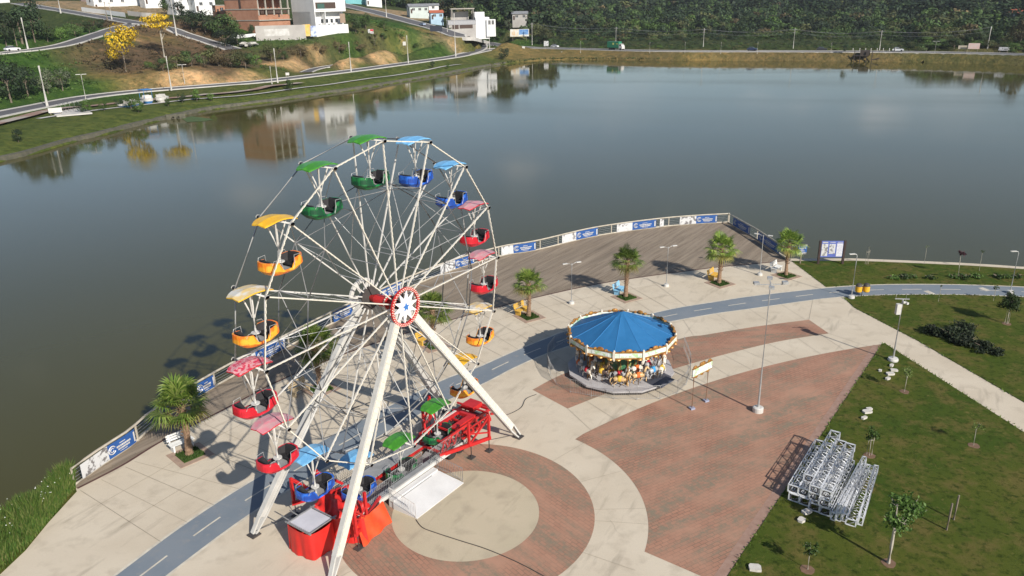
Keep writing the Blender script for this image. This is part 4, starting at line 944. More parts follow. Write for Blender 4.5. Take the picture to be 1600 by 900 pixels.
mn = MB(); mn.path([(.34, 0, .28), (.42, 0, .45), (.48, 0, .64), (.56, 0, .68)], [.05, .06, .055, .03], 6); mnm = [mn.mesh('mane', m_, True) for m_ in (HB[1], HB[0], HB[2])]
po = MB(); po.tube((0, 0, -.75), (0, 0, 1.85), .03); pom = po.mesh('pole', M['gold'], True)
rr = random.Random(12)
for row, (r_, n_, off) in enumerate(((2.95, 15, .12), (2.1, 11, .3))):
    for i in range(n_):
        a = off + 2 * PI * i / n_; z_ = 1.08 + .22 * math.sin(i * 2.3 + row)
        hi_ = rr.choice([0, 1, 1, 2, 3, 0, 2]); o = put('horse', hmesh[hi_], ca_, (r_ * math.cos(a), r_ * math.sin(a), z_), a + PI / 2); o.scale = (.92,) * 3
        put('saddle', smesh[rr.choice((0, 0, 1, 2, 3, 5, 0, 1))], o); put('mane', mnm[(hi_ + 1) % 3 if hi_ < 3 else 2], o); put('pole', pom, o)
b_ = MB(); b_.box(Matrix.Rotation(-1.02, 3, 'Z') @ Vector((3.55, 0, .375)), (.7, 1.6, .05), -1.02); b_.build('entry_mat', mat('dark_mat', (.07, .08, .11), (.09, .1, .13)), ca_)
# barrier fence round the carousel
FP = [spot(u, v) for u, v in [(905, 527), (872, 540), (855, 562), (862, 590), (885, 612), (950, 623), (1003, 625), (1047, 621), (1072, 602), (1079, 577), (1068, 545)]]
fe = thing('barrier_fence', 'light wire barrier fence curving round the carousel', 'fence', FP[5])
P = resample(spline(FP, 6), 1.5); P = [p - FP[5] for p in P]
for i in range(len(P) - 1): railing('fence_panel', [P[i], P[i + 1] - (P[i + 1] - P[i]).normalized() * .04], 1.0, fe, M['steel'], .12, .009)
# sign on two posts
sg = thing('entrance_sign', 'gilded pale green sign board on two thin brown posts by the carousel', 'sign', (spot(1081, 639) + spot(1103, 627)) / 2)
o0 = (spot(1081, 639) + spot(1103, 627)) / 2; pa, pb = spot(1081, 639) - o0, spot(1103, 627) - o0; up_ = Vector((0, 0, 1))
M['brown_post'] = mat('brown_post', (.22, .12, .07), (.16, .09, .05))
for p in (pa, pb):
    b_ = MB(); b_.tube(p, p + up_ * 2.35, .04); o = b_.build('post', M['brown_post'], sg)
    b_ = MB(); b_.box(p + up_ * .06, (.3, .3, .12), .4); b_.build('post_base', mat('base_blue_grey', (.3, .32, .42), (.24, .26, .34)), o)
dd = (pb - pa).normalized(); rz = math.atan2(dd.y, dd.x); c = (pa + pb) / 2 + dd * .08
b_ = MB(); b_.box(c + up_ * 2.55, ((pb - pa).length + .5, .08, .5), rz); bd = b_.build('board', M['board2'], sg)
b_ = MB(); nrm_ = Vector((dd.y, -dd.x, 0))
b_.box(c + up_ * 2.82, ((pb - pa).length + .55, .1, .04), rz); b_.box(c + up_ * 2.29, ((pb - pa).length + .55, .1, .04), rz)
for f in (-.75, -.1, .1, .75): b_.ell(c + dd * f + up_ * (2.92 if abs(f) < .5 else 2.88), (.2, .08, .13), 10, 6, M=Matrix.Rotation(rz, 3, 'Z'))
for f in (-.6, 0, .6): b_.ell(c + dd * f + up_ * 2.22, (.17, .07, .1), 10, 6, M=Matrix.Rotation(rz, 3, 'Z'))
b_.build('gilded_scroll', M['gold'], bd)
b_ = MB(); b_.box(c + up_ * 2.55 + nrm_ * .045, ((pb - pa).length * .6, .02, .26), rz); b_.build('painted_panel', mat('sign_green', (.5, .7, .6), (.66, .72, .62), scale=6), bd)
# ================================================================== BOARDWALK RAILING AND BANNERS
up_ = Vector((0, 0, 1))
def deck_rail(name, label, P, loc):
    t_ = thing(name, label, 'railing', loc); P = [p - loc for p in P]; R1 = resample(P, 1.0)
    b_ = MB(); b_.path([p + up_ * 1.1 for p in R1], .075, 6); b_.build('top_rail', M['rail'], t_)
    b_ = MB(); b_.path([p + up_ * .1 for p in R1], .09, 5); b_.build('bottom_rail', M['rail'], t_)
    pm = MB(); pm.box((0, 0, .56), (.09, .09, 1.1)); pm = pm.mesh('post', M['rail'])
    for p in resample(P, 2.4): put('post', pm, t_, p)
    b_ = MB(); R3 = resample(P, 2.4)
    for z_ in (.3, .5, .7, .9): b_.path([p + up_ * z_ for p in R3], .012, 4)
    b_.build('wire', M['grey'], t_)
    return t_
ro = offs(resample(deck_out, .5), -.18)
deck_rail('boardwalk_railing', 'long pale wooden railing along the curved lake edge of the boardwalk', ro, ro[0].copy())
rq = resample([deck_right[0] + Vector((-.1, -.2, 0)), spot(1180, 373), spot(1229, 406)], .5)
deck_rail('boardwalk_railing', 'railing on the short right hand side of the boardwalk by the lawn', rq, rq[0].copy())
def near_param(P, u, v):
    p = spot(u, v); return min(range(len(P)), key=lambda i: (P[i] - p).length)
def banner(P, i0, i1, kind, label, group='banners hung on the boardwalk railing'):
    Q = [p + Vector((0, 0, 0)) for p in P[i0:i1 + 1]]; Q = offs(Q, -.11); o0 = Q[0].copy(); Q = [q - o0 for q in Q]; Ri = offs(Q, -.012)
    t_ = thing('banner', label, 'banner', o0, 0, group); b_ = MB()
    for q in (Q, Ri): pass
    lo_, hi_ = [q + up_ * .16 for q in Ri], [q + up_ * 1.04 for q in Ri]; lo2, hi2 = [q + up_ * .16 for q in Q], [q + up_ * 1.04 for q in Q]
    b_.strip(lo_, hi_); b_.strip(hi2, lo2); b_.strip(hi_, hi2)
    b_.build('cloth', M['white_banner'] if kind == 'photo' else M['blue_banner'], t_)
    if kind == 'photo': return t_
    F_ = offs(Q, -.03); Lt = path_len(F_)
    def at(f): 
        x = f * (len(F_) - 1); i = min(int(x), len(F_) - 2); return F_[i].lerp(F_[i + 1], x - i)
    b_ = MB(); a, c = at(.1), at(.2); d = (at(.25) - at(.05)).normalized(); cz_ = .62
    for r_, w_ in ((.24, .07), (.12, .05)):
        pts = [at(.14) + d * r_ * math.cos(R_(x)) + up_ * (cz_ + r_ * math.sin(R_(x))) for x in range(30, 331, 20)]
        b_.path(pts, w_ / 2, 4)
    b_.build('emblem', M['white'], t_)
    b_ = MB()
    rr = random.Random(i0)
    for z_, f0, f1, h_ in ((.80, .42, .62, .05), (.62, .3, .8, .11), (.45, .34, .76, .10), (.3, .4, .66, .04)):
        f = f0
        while f < f1:
            w_ = rr.uniform(.015, .05); p, q = at(f), at(min(f + w_, f1)); b_.beam(p + up_ * z_, q + up_ * z_, .015, h_); f += w_ + .012
    b_.build('lettering', M['white'], t_)
    b_ = MB(); p, q = at(.93), at(.975); b_.beam(p + up_ * .6, q + up_ * .6, .015, .62); b_.build('badge', M['white'], t_)
    return t_
BN = [((160, 722), (205, 692), 'blue', 'blue banner nearest the grassy bank at the left end of the railing'), ((120, 752), (160, 722), 'photo', 'white picture banner at the left end of the railing next to the grass'),
      ((306, 619), (333, 604), 'blue', 'blue banner on the railing right of the nearest palm'), ((400, 568), (441, 545), 'blue', 'blue banner seen through the left side of the wheel below an orange gondola'),
      ((372, 584), (400, 568), 'photo', 'pale picture banner behind the left rim of the wheel'), ((512, 504), (548, 491), 'blue', 'blue banner seen behind the wheel hub'), ((592, 469), (622, 457), 'blue', 'blue banner seen between the upper spokes right of the far hub disc'),
      ((683, 431), (709, 423), 'photo', 'pale picture banner behind the lower right red gondola'), ((709, 423), (742, 413), 'blue', 'blue banner just left of the red gondolas at the wheel edge'),
      ((779, 401), (803, 398), 'photo', 'black and white picture banner just right of the wheel'), ((803, 398), (837, 391), 'blue', 'blue banner nearest the right edge of the wheel'),
      ((874, 382), (897, 376.5), 'photo', 'tan picture banner halfway along the railing'), ((897, 376.5), (929, 369.5), 'blue', 'blue banner halfway along the railing between two palms'),
      ((964, 365), (989, 361), 'photo', 'white picture banner behind the middle palm'), ((989, 361), (1022, 356), 'blue', 'blue banner right of the middle palm'), ((1030, 355), (1037, 354.5), 'photo', 'small white notice alone on the railing'),
      ((1057, 352.5), (1083, 350.5), 'photo', 'grey picture banner near the far corner of the railing'), ((1083, 350.5), (1115, 348.5), 'blue', 'blue banner nearest the far corner of the railing')]
for p, q, kd, lb in BN: banner(ro, near_param(ro, *p), near_param(ro, *q), kd, lb)
for f0, f1, lb in ((.12, .42, 'shaded blue banner on the right hand railing next to the corner'), (.55, .9, 'shaded blue banner on the right hand railing beside the last palm')):
    k = len(rq) - 1; banner(rq, int(k * f0), int(k * f1), 'blue', lb)

# ================================================================== LAMPS, SIGNS, BENCHES
def lamp_base(t_, r=.22, h=.22):
    b_ = MB(); b_.lathe([(r + .03, 0), (r + .03, .05), (r, h), (.08, h + .02)], 14); b_.build('base', M['white'], t_)
def head(b_, p, d, ln=.42):
    d = Vector(d).normalized(); q = p + d * ln; Mx = Matrix(((d.x, -d.y, 0), (d.y, d.x, 0), (0, 0, 1)))
    b_.box(p + d * ln / 2, (ln, .17, .06), M=Mx)
def twin_lamp(u, v, h, rot, label):
    t_ = thing('street_lamp', label, 'lamp', spot(u, v), rot, 'street lamps on the plaza'); lamp_base(t_)
    b_ = MB(); b_.path([(0, 0, .1), (0, 0, h)], [.05, .035], 8); b_.build('pole', M['steel'], t_)
    for s_ in (-1, 1):
        b_ = MB(); b_.path([(0, 0, h - .12), (s_ * .3, 0, h + .02), (s_ * .5, 0, h + .03)], .022, 5); b_.build('arm', M['steel'], t_)
        b_ = MB(); head(b_, Vector((s_ * .42, 0, h + .04)), (s_, 0, 0)); b_.build('lamp_head', M['white'], t_)
twin_lamp(893, 474.5, 3.65, .35, 'twin headed street lamp between the carousel and the boardwalk, leftmost of the three'); twin_lamp(1041, 447.5, 3.75, .3, 'twin headed street lamp between the two middle palms'); twin_lamp(1187, 430, 3.9, -.6, 'twin headed street lamp beside the palm nearest the lawn')
twin_lamp(445, 668, 3.7, .4, 'twin headed street lamp standing behind the wheel on the left') if False else None
def single_lamp(u, v, h, rot, label):
    t_ = thing('street_lamp', label, 'lamp', spot(u, v), rot, 'street lamps on the plaza'); lamp_base(t_, .25, .25)
    b_ = MB(); b_.path([(0, 0, .1), (0, 0, h - .15), (-.06, 0, h), (-.25, 0, h + .05)], [.05, .04, .035, .025], 8); b_.build('pole', M['steel'], t_)
    b_ = MB(); head(b_, Vector((-.2, 0, h + .06)), (-1, 0, 0), .5); b_.build('lamp_head', M['white'], t_)
single_lamp(1330, 466, 3.95, .1, 'single headed street lamp where the cycle path meets the lawn'); single_lamp(1578, 458, 3.75, .05, 'single headed street lamp beside the cycle path at the right edge')
t_ = thing('light_mast', 'tall thin mast with crossed floodlight arms on the brick paving', 'light mast', spot(1184, 643))
b_ = MB(); b_.lathe([(.33, 0), (.33, .3), (.26, .34)], 18); b_.build('base', M['white'], t_)
b_ = MB(); b_.path([(0, 0, .2), (0, 0, 8.6)], [.075, .045], 8); b_.build('pole', M['steel'], t_)
for a in (.0, PI / 2 - .25):
    b_ = MB(); d = Vector((math.cos(a), math.sin(a), 0)); b_.beam(-d * .85 + up_ * 8.5, d * .85 + up_ * 8.5, .05); b_.build('crossarm', M['steel'], t_)
    for s_ in (-1, 1): b_ = MB(); b_.box(d * s_ * .85 + up_ * 8.6, (.32, .3, .14), a); b_.build('floodlight', M['steel'], t_)
t_ = thing('camera_pole', 'grey pole with white equipment box and round base on the grass by the path', 'pole', spot(1395, 564))
b_ = MB(); b_.lathe([(.34, 0), (.36, .12), (.32, .24), (.1, .27)], 18); b_.build('base', M['white'], t_)
b_ = MB(); b_.path([(0, 0, .2), (0, 0, 4.7)], [.07, .055], 8); b_.build('pole', M['steel'], t_)
b_ = MB(); b_.box((-.24, -.05, 4.0), (.3, .26, .75)); b_.build('equipment_box', M['white'], t_)
b_ = MB(); b_.beam((-.55, 0, 4.75), (.45, 0, 4.7), .05); b_.tube((.2, 0, 4.6), (.2, 0, 5.15), .02); b_.tube((-.5, 0, 4.7), (-.5, 0, 5.0), .02); b_.build('crossarm', M['steel'], t_)
b_ = MB(); b_.box((.22, -.1, 4.45), (.16, .3, .14), .4); b_.ell((.05, -.12, 4.5), (.1, .1, .1), 8, 6); b_.build('camera', M['white'], t_)
# bin pair
t_ = thing('litter_bin', 'pair of round yellow litter bins on one dark post by the cycle path', 'litter bin', spot(1346, 463))
b_ = MB(); b_.tube((0, 0, 0), (0, 0, .95), .05); b_.beam((-.3, 0, .95), (.3, 0, .95), .05); b_.build('post', M['dark'], t_)
for s_ in (-1, 1):
    b_ = MB(); b_.lathe([(.22, .42), (.28, .5), (.28, .95), (.24, .98)], 16, 0, (s_ * .33, 0, 0)); o = b_.build('bin', mat('bin_yellow', (.72, .4, .02), (.62, .33, .02)), t_)
    b_ = MB(); b_.lathe([(.29, .95), (.22, 1.12), (.08, 1.2)], 16, 0, (s_ * .33, 0, 0)); b_.build('lid', M['dark'], o)
# blue sign near last palm
def sgn_frame(u0, u1, v):
    a, b = spot(u0, v), spot(u1, v); d = (b - a).normalized(); return a, b, d, math.atan2(d.y, d.x), Vector((d.y, -d.x, 0))
p = spot(1250, 412); t_ = thing('notice_sign', 'small blue and white notice sign on one post beside the last palm', 'sign', p, .1)
b_ = MB(); b_.beam((0, 0, 0), (0, 0, 1.1), .1); b_.build('post', M['wood'], t_)
b_ = MB(); b_.box((.1, 0, 1.45), (.86, .05, .62)); bd = b_.build('board', M['blue_banner'], t_)
b_ = MB(); b_.box((.1, -.005, 1.86), (.86, .05, .2)); b_.box((.1, -.005, 1.05), (.8, .05, .2)); b_.build('white_band', M['white_banner'], bd)
b_ = MB(); b_.box((0, -.04, 1.58), (.45, .02, .07)); b_.box((.35, -.04, 1.58), (.1, .02, .1)); b_.box((.02, -.04, 1.42), (.3, .02, .05)); b_.box((.05, -.04, 1.3), (.5, .02, .05)); b_.build('lettering', M['white'], bd)
a, b, d, rz, nr = sgn_frame(1278, 1316, 412.5)
t_ = thing('information_board', 'wide blue and white information board between two dark posts by the water', 'sign', (a + b) / 2, rz)
W2 = (b - a).length
for s_ in (-1, 1): b_ = MB(); b_.beam((s_ * W2 / 2, 0, 0), (s_ * W2 / 2, 0, 2.35), .2, .2); b_.build('post', mat('dark_post', (.035, .02, .018), (.05, .03, .025)), t_)
b_ = MB(); b_.box((0, 0, 1.52), (W2 - .24, .07, 1.62)); bd = b_.build('board', mat('board_blue', (.1, .14, .42), (.08, .11, .35)), t_)
for i, x in enumerate((-.33, 0, .33)):
    b_ = MB(); h_ = (1.22, .98, 1.3)[i]; b_.box((x * W2 * .92, -.045, 1.44 + (.1 if i == 1 else 0)), (W2 * .25, .02, h_)); pn = b_.build('panel', M['white_banner'] if i < 2 else mat('panel_text', (.62, .62, .66), (.5, .5, .55), scale=14, lo=.45, hi=.5), bd)
    b_ = MB(); b_.box((x * W2 * .92, -.05, 2.2), (W2 * .22, .015, .09)); 
    for j in range(7): b_.box((x * W2 * .92 + .02 * (j % 3), -.058, 1.9 - .13 * j + (.0)), (W2 * (.2 - .03 * (j % 3)), .006, .018))
    b_.build('lettering', mat('lettering_grey', (.35, .36, .45), (.3, .3, .4)) if i else M['white'], pn)

# benches
def bench(u, v, rot, colr, label):
    t_ = thing('park_bench', label, 'bench', spot(u, v), rot)
    mc = mat('bench_' + colr, *{'yellow': ((.62, .38, .06), (.5, .3, .05)), 'blue': ((.25, .5, .68), (.2, .42, .6)), 'white': ((.66, .66, .64), (.55, .55, .53)), 'tan': ((.42, .33, .2), (.34, .26, .16))}[colr])
    b_ = MB()
    for i in range(4): b_.box((0, -.2 + i * .14, .44), (1.4, .11, .04))
    b_.build('seat', mc, t_)
    b_ = MB()
    for i in range(3): b_.box((0, .33 + i * .03, .6 + i * .14), (1.4, .03, .11))
    b_.build('backrest', mc, t_)
    for s_ in (-.55, .55): b_ = MB(); b_.box((s_, 0, .21), (.1, .5, .42)); b_.beam((s_, .26, .2), (s_, .42, .95), .07); b_.build('leg', mc, t_)
bench(816, 490, .9, 'yellow', 'yellow bench beside the palm in front of the carousel'); bench(968, 458, 1.0, 'blue', 'light blue bench beside the middle palm')
bench(1115, 436, .9, 'yellow', 'yellow bench beside the second palm from the lawn'); bench(1213, 424, .8, 'white', 'pale bench beside the palm nearest the lawn')
bench(665, 536, .9, 'yellow', 'yellow bench beside the palm seen through the right of the wheel'); bench(470, 615, .9, 'tan', 'tan bench beside the palm behind the left side of the wheel'); bench(285, 700, .8, 'white', 'white bench beside the nearest palm at the left')

# ================================================================== PALMS
PALM_L = [leaf_mat('palm_fan', [(.06, .11, .015), (.11, .18, .028), (.18, .25, .045), (.25, .29, .075)], .5, .3), leaf_mat('palm_fan_old', [(.14, .15, .03), (.2, .19, .05), (.22, .17, .06)], .6, .3)]
def palm_mesh(seed, Lf=1.0):
    rr = random.Random(seed); b_ = MB(); st = MB(); n = 32
    for i in range(n):
        f = i / n; az = i * 2.39996 + rr.uniform(-.2, .2); el = R_(80 - 108 * f + rr.uniform(-12, 12)); old = 1 if f > .80 else 0
        d = Vector((math.cos(az) * math.cos(el), math.sin(az) * math.cos(el), math.sin(el))); lp = Lf * rr.uniform(.5, .85) * (1 if not old else .7)
        tip = d * lp + Vector((0, 0, -.12 * lp * (1 - f))); base_ = Vector((0, 0, -.05 - .25 * f))
        st.path([base_, base_ + (tip) * .5 + Vector((0, 0, .03)), base_ + tip], [.018, .014, .01], 4)
        side = d.cross(Vector((0, 0, 1))); side = side.normalized() if side.length > .1 else Vector((1, 0, 0)); nrm_ = side.cross(d).normalized()
        dn = (d + Vector((0, 0, -.25 - .5 * f))).normalized(); c = base_ + tip; ns = 17; Lb = Lf * rr.uniform(.66, .92)
        for j in range(ns):
            a = R_(-98 + 196 * j / (ns - 1) + rr.uniform(-3, 3)); dj = (d * math.cos(a) + side * math.sin(a)).normalized(); w_ = .036 * Lf
            pr = dj.cross(nrm_).normalized(); m1 = c + dj * Lb * .55 + nrm_ * .03; e = c + dj * Lb * (1 - .18 * abs(math.sin(a))) + Vector((0, 0, -.16 * Lb - .1 * f + rr.uniform(-.05, .03)))
            b_.add([c, m1 - pr * w_, m1 + pr * w_, e], [(0, 1, 2), (1, 3, 2)], old)
    return b_.mesh('fan_leaf', PALM_L), st.mesh('leaf_stalk', mat('palm_stalk', (.16, .17, .05), (.12, .12, .04)))
PM = [palm_mesh(s_) for s_ in (1, 2, 3)]
def trunk_mesh(h, r, seed):
    b_ = MB(); rr = random.Random(seed); pts, rad = [], []; n = 26
    for i in range(n + 1):
        t_ = i / n; pts.append(Vector((.05 * math.sin(t_ * 3 + seed), .04 * math.sin(t_ * 2.2), h * t_))); rad.append(r * (1.25 - .35 * min(1, t_ * 3)) * (1.0 + (.09 if i % 2 else -.02)) * (1 if t_ < .75 else 1.15))
    b_.path(pts, rad, 10)
    for i in range(70):
        t_ = .35 + .65 * i / 70; a = i * 2.4; p = Vector((math.cos(a), math.sin(a), 0)) * r * .95 + Vector((0, 0, h * t_)); q = p + Vector((math.cos(a) * .1, math.sin(a) * .1, .12)); b_.beam(p, q, .06, .025)
    return b_.mesh('trunk', M['palm_trunk'])
M['pit'] = mat('pit_paving', (.38, .27, .2), (.3, .21, .16), scale=3)
PALMS = [(296, 711, 3.35, 1.22, .19, 'large palm nearest the camera, left of the wheel'), (500, 608, 3.3, 1.15, .18, 'palm behind the left spokes of the wheel'), (678, 540, 3.0, 1.1, .17, 'palm behind the right spokes of the wheel beside the hub'),
         (826, 495, 2.95, 1.0, .16, 'palm between the wheel and the carousel'), (978, 465, 3.5, 1.05, .17, 'middle palm beside the light blue bench'), (1124, 443, 3.4, 1.15, .17, 'palm between two twin headed lamps at the boardwalk end'), (1228, 431, 3.2, 1.05, .15, 'palm nearest the lawn at the boardwalk corner')]
for i, (u, v, h, s_, r, lb) in enumerate(PALMS):
    p = spot(u, v); ped = Vector((p.x, p.y, 0))
    t_ = thing('palm_tree', lb, 'palm', ped, i * 1.3, 'fan palms along the boardwalk')
    tk = put('trunk', trunk_mesh(h, r, i), t_); f, s2 = PM[i % 3]
    cr = put('fan_leaf', f, t_, (0, 0, h)); s_ *= 1.12; cr.scale = (s_,) * 3; sk = put('leaf_stalk', s2, t_, (0, 0, h)); sk.scale = (s_,) * 3
    pt = thing('planting_bed', 'square bed under the ' + lb.split(',')[0].replace(' beside the light blue bench', ' by the blue bench').replace(' beside the hub', ''), 'planting bed', ped + Vector((.05, 0, 0)), .55 if i > 1 else .8)
    b_ = MB(); 
    for sx, sy, lx, ly in ((0, -.82, 2.0, .36), (0, .82, 2.0, .36), (-.82, 0, .36, 1.28), (.82, 0, .36, 1.28)): b_.box((sx, sy, .012), (lx, ly, .03))
    b_.build('border', M['pit'], pt)
    b_ = MB(); b_.box((0, 0, .03), (1.27, 1.27, .05)); rr = random.Random(i)
    g_ = MB(); g_.box((0, 0, .03), (1.27, 1.27, .05))
    for j in range(420):
        x, y = rr.uniform(-.62, .62), rr.uniform(-.62, .62); a = rr.uniform(0, 6.28); w_ = .03; hh = rr.uniform(.08, .2); d = Vector((math.cos(a), math.sin(a), 0)); q = Vector((x, y, .05)); g_.add([q - d * w_, q + d * w_, q + Vector((rr.uniform(-.06, .06), rr.uniform(-.06, .06), hh))], [(0, 1, 2)])
    g_.build('grass_patch', leaf_mat('bed_grass', [(.03, .075, .012), (.06, .12, .02), (.09, .13, .03)], .8, .2) if i == 0 else bpy.data.materials['bed_grass'], pt)

# ================================================================== TALL GRASS ON THE BANK
BLADE = leaf_mat('bank_grass', [(.03, .07, .01), (.055, .105, .016), (.085, .13, .022), (.14, .15, .05)], .8, .25)
rr = random.Random(8); b_ = MB(); nb = 0
edge_in = resample([spot(118, 764)] + gb[1:] + [gb[-1] + (gb2 - gb[-1]) * .25], .2); edge_out = resample([lake_left[0], lake_left[1], lake_left[2], lake_left[2] + (ll2 - lake_left[2]) * .35], .2)
while nb < 15000:
    f = rr.random(); g_ = rr.random(); p = edge_in[int(f * (len(edge_in) - 1))].lerp(edge_out[int(f * (len(edge_out) - 1))], g_ * .97 + .01)
    hgt = 1.3 * (.25 + .75 * min(1, g_ * 3, (1.12 - g_) * 3)) * rr.uniform(.45, 1.05) * (.9 + .3 * math.sin(p.x * 1.7) * math.sin(p.y * 2.1)); a = rr.uniform(0, 6.28); d = Vector((math.cos(a), math.sin(a), 0)); w_ = rr.uniform(.02, .045); ln = Vector((rr.uniform(-.3, .3), rr.uniform(-.3, .3), 0)) * hgt
    m1 = p + ln * .35 + up_ * hgt * .6; e = p + ln + up_ * hgt
    b_.add([p - d * w_, p + d * w_, m1 + d * w_ * .8, m1 - d * w_ * .8, e], [(0, 1, 2, 3), (3, 2, 4)]); nb += 1
o = b_.build('tall_grass', BLADE); tag(o, 'dense tall grass growing on the lake bank at the lower left', 'grass', kind='stuff')
rr = random.Random(3); b_ = MB()
for i in range(60):
    f = rr.random(); g_ = rr.uniform(.2, 1); p = edge_in[int(f * (len(edge_in) - 1))].lerp(edge_out[int(f * (len(edge_out) - 1))], g_); b_.ell(p + up_ * rr.uniform(.6, 1.05), (.03, .03, .022), 6, 4)
o = b_.build('wild_flowers', mat('petal_white', (.75, .73, .7), (.6, .6, .55))); tag(o, 'tiny white wild flowers in the tall bank grass', 'flowers', kind='stuff')

# ================================================================== TRUSS PILE
def truss_mesh(Lt, w_, h_, cols, seed, ends=True):
    b_ = MB(); r = .024
    for y in (-w_ / 2, w_ / 2):
        for z_ in (0, h_): b_.tube((0, y, z_ + r), (Lt, y, z_ + r), r, n=6)
    k = max(4, int(Lt / .42)); s_ = Lt / k
    for i in range(k):
        x0, x1 = i * s_, (i + 1) * s_; a, c = (0, h_) if i % 2 else (h_, 0)
        for y in (-w_ / 2, w_ / 2): b_.tube((x0, y, a + r), (x1, y, c + r), .014, n=5)
        ya, yc = (-w_ / 2, w_ / 2) if i % 2 else (w_ / 2, -w_ / 2)
        for z_ in (0, h_):
            b_.tube((x0, ya, z_ + r), (x1, yc, z_ + r), .014, n=5)
            if i % 2 == 0: b_.tube((x0, -w_ / 2, z_ + r), (x0, w_ / 2, z_ + r), .014, n=5)
    f_ = MB()
    for x in (0,):
        for y in (-w_ / 2, w_ / 2): f_.box((x, y, h_ / 2 + r), (.05, .05, h_ + .05))
        for z_ in (0, h_): f_.box((x, 0, z_ + r), (.05, w_ + .05, .05))
    p_ = MB()
    for x in (.02,): p_.lathe([(w_ * .27, -.02), (w_ * .36, -.02), (w_ * .36, .02), (w_ * .27, .02), (w_ * .27, -.02)], 18, 0, (x, 0, h_ / 2 + r), 0, Matrix.Rotation(PI / 2, 3, 'Y'))
    return b_.mesh('lattice', M['alu'], True), f_.mesh('end_frame', M['alu']), p_.mesh('end_ring', M['dark'])
TD = Vector((.585, .81, 0)); TN = Vector((.81, -.585, 0)); trz = math.atan2(TD.y, TD.x); T0 = spot(1233, 781)
TM = [truss_mesh(5.2, .50, .40, 4, 0), truss_mesh(5.2, .20, .44, 2, 1), truss_mesh(5.5, .46, .34, 4, 2)]
def truss(mi, along, across, z_, label, yaw=0, grp='aluminium trusses piled on the grass', roll=0):
    l_, e_, p_ = TM[mi]; t_ = thing('lattice_truss', label, 'truss', T0 + TD * along + TN * across + up_ * z_, trz + yaw, grp)
    put('lattice', l_, t_); put('end_frame', e_, t_); put('end_frame', e_, t_, (5.5 if mi == 2 else 5.2, 0, 0))
    if mi == 0: put('end_ring', p_, t_); put('end_ring', p_, t_, (5.16, 0, 0))
    return t_
lay = ['bottom', 'middle', 'top']; coln = ['first', 'second', 'third', 'fourth']; rr = random.Random(5)
for c_ in range(4):
    for l_ in range(3):
        al = rr.uniform(-.15, .15) - .05 * l_; 
        if c_ == 1 and l_ == 2: al = .75
        if c_ == 0 and l_ == 2: continue
        truss(0, al + (.0 if c_ else -.1) - c_ * .08, .22 + c_ * .55 + (-.1 if l_ else 0) + rr.uniform(-.02, .02), .04 + l_ * .455, f'box truss in the {coln[c_]} row from the brick paving, {lay[l_]} of its stack', rr.uniform(-.02, .02))
for i in range(3): truss(1, -.55 + i * .1, 2.3 + i * .24, .02, f'narrow ladder truss on edge right of the big stack, {coln[i]} of three', -.01 + .01 * i)
truss(2, -.5, 3.12, .02, 'box truss lying alone on the grass at the right of the pile', .05); truss(1, -.2, 3.5, .03, 'narrow ladder truss at the outer right edge of the pile', .075)
truss(1, -.45, 2.5, .49, 'narrow ladder truss lying on top of the three ladder trusses', .0)

# ================================================================== SLABS, STAKES
M['slab'] = mat('slab_concrete', (.56, .53, .48), (.46, .43, .38), scale=3)
SL = [((1393, 572), .45, .22, 'small white slab right behind the equipment pole base'), ((1397, 579.5), .5, .25, 'flat concrete slab, upper of the group below the equipment pole'), ((1391, 585), .62, .32, 'largest concrete slab of the group below the equipment pole'), ((1375, 580), .25, .18, 'small pale slab at the left of the group below the equipment pole'), ((1387, 592.5), .4, .2, 'concrete slab lowest in the group below the equipment pole'),
      ((1355, 644), .62, .36, 'largest concrete slab near the young staked tree above the trusses'), ((1358, 640), .4, .2, 'broken pale slab touching the largest slab above the trusses'), ((1350, 654), .45, .2, 'pale slab lying just above the truss pile'),
      ((1260, 801), .55, .32, 'white concrete block against the near end of the truss pile'), ((1252, 814), .42, .3, 'pale rounded slab below the near end of the truss pile'), ((1179, 889), .6, .4, 'white square slab on the grass at the bottom edge')]
for (u, v), a, c, lb in SL:
    rr = random.Random(u); b_ = MB(); n = 7; P = [(a * .5 * (.86 + .2 * rr.random()) * math.copysign(abs(math.cos(t_)) ** .5, math.cos(t_)), c * .6 * (.86 + .2 * rr.random()) * math.copysign(abs(math.sin(t_)) ** .5, math.sin(t_))) for t_ in [2 * PI * i / n + .3 for i in range(n)]]
    b_.prism(P, 0, .12); o = b_.build('concrete_slab', M['slab'], None, spot(u, v, .035), rr.uniform(-.4, .9)); tag(o, lb, 'slab', 'loose concrete slabs on the grass')
for (u, v, h, lb) in ((1479, 828, 1.5, 'nearer of two weathered wooden stakes on the grass'), (1490, 812, 1.4, 'farther of two weathered wooden stakes on the grass')):
    b_ = MB(); b_.path([(0, 0, -.05), (.01, 0, h * .5), (.03, .02, h)], [.055, .05, .045], 7); b_.ell((.03, .02, h), (.045, .045, .02), 7, 4); o = b_.build('wooden_stake', M['wood'], None, spot(u, v, .03)); tag(o, lb, 'stake')

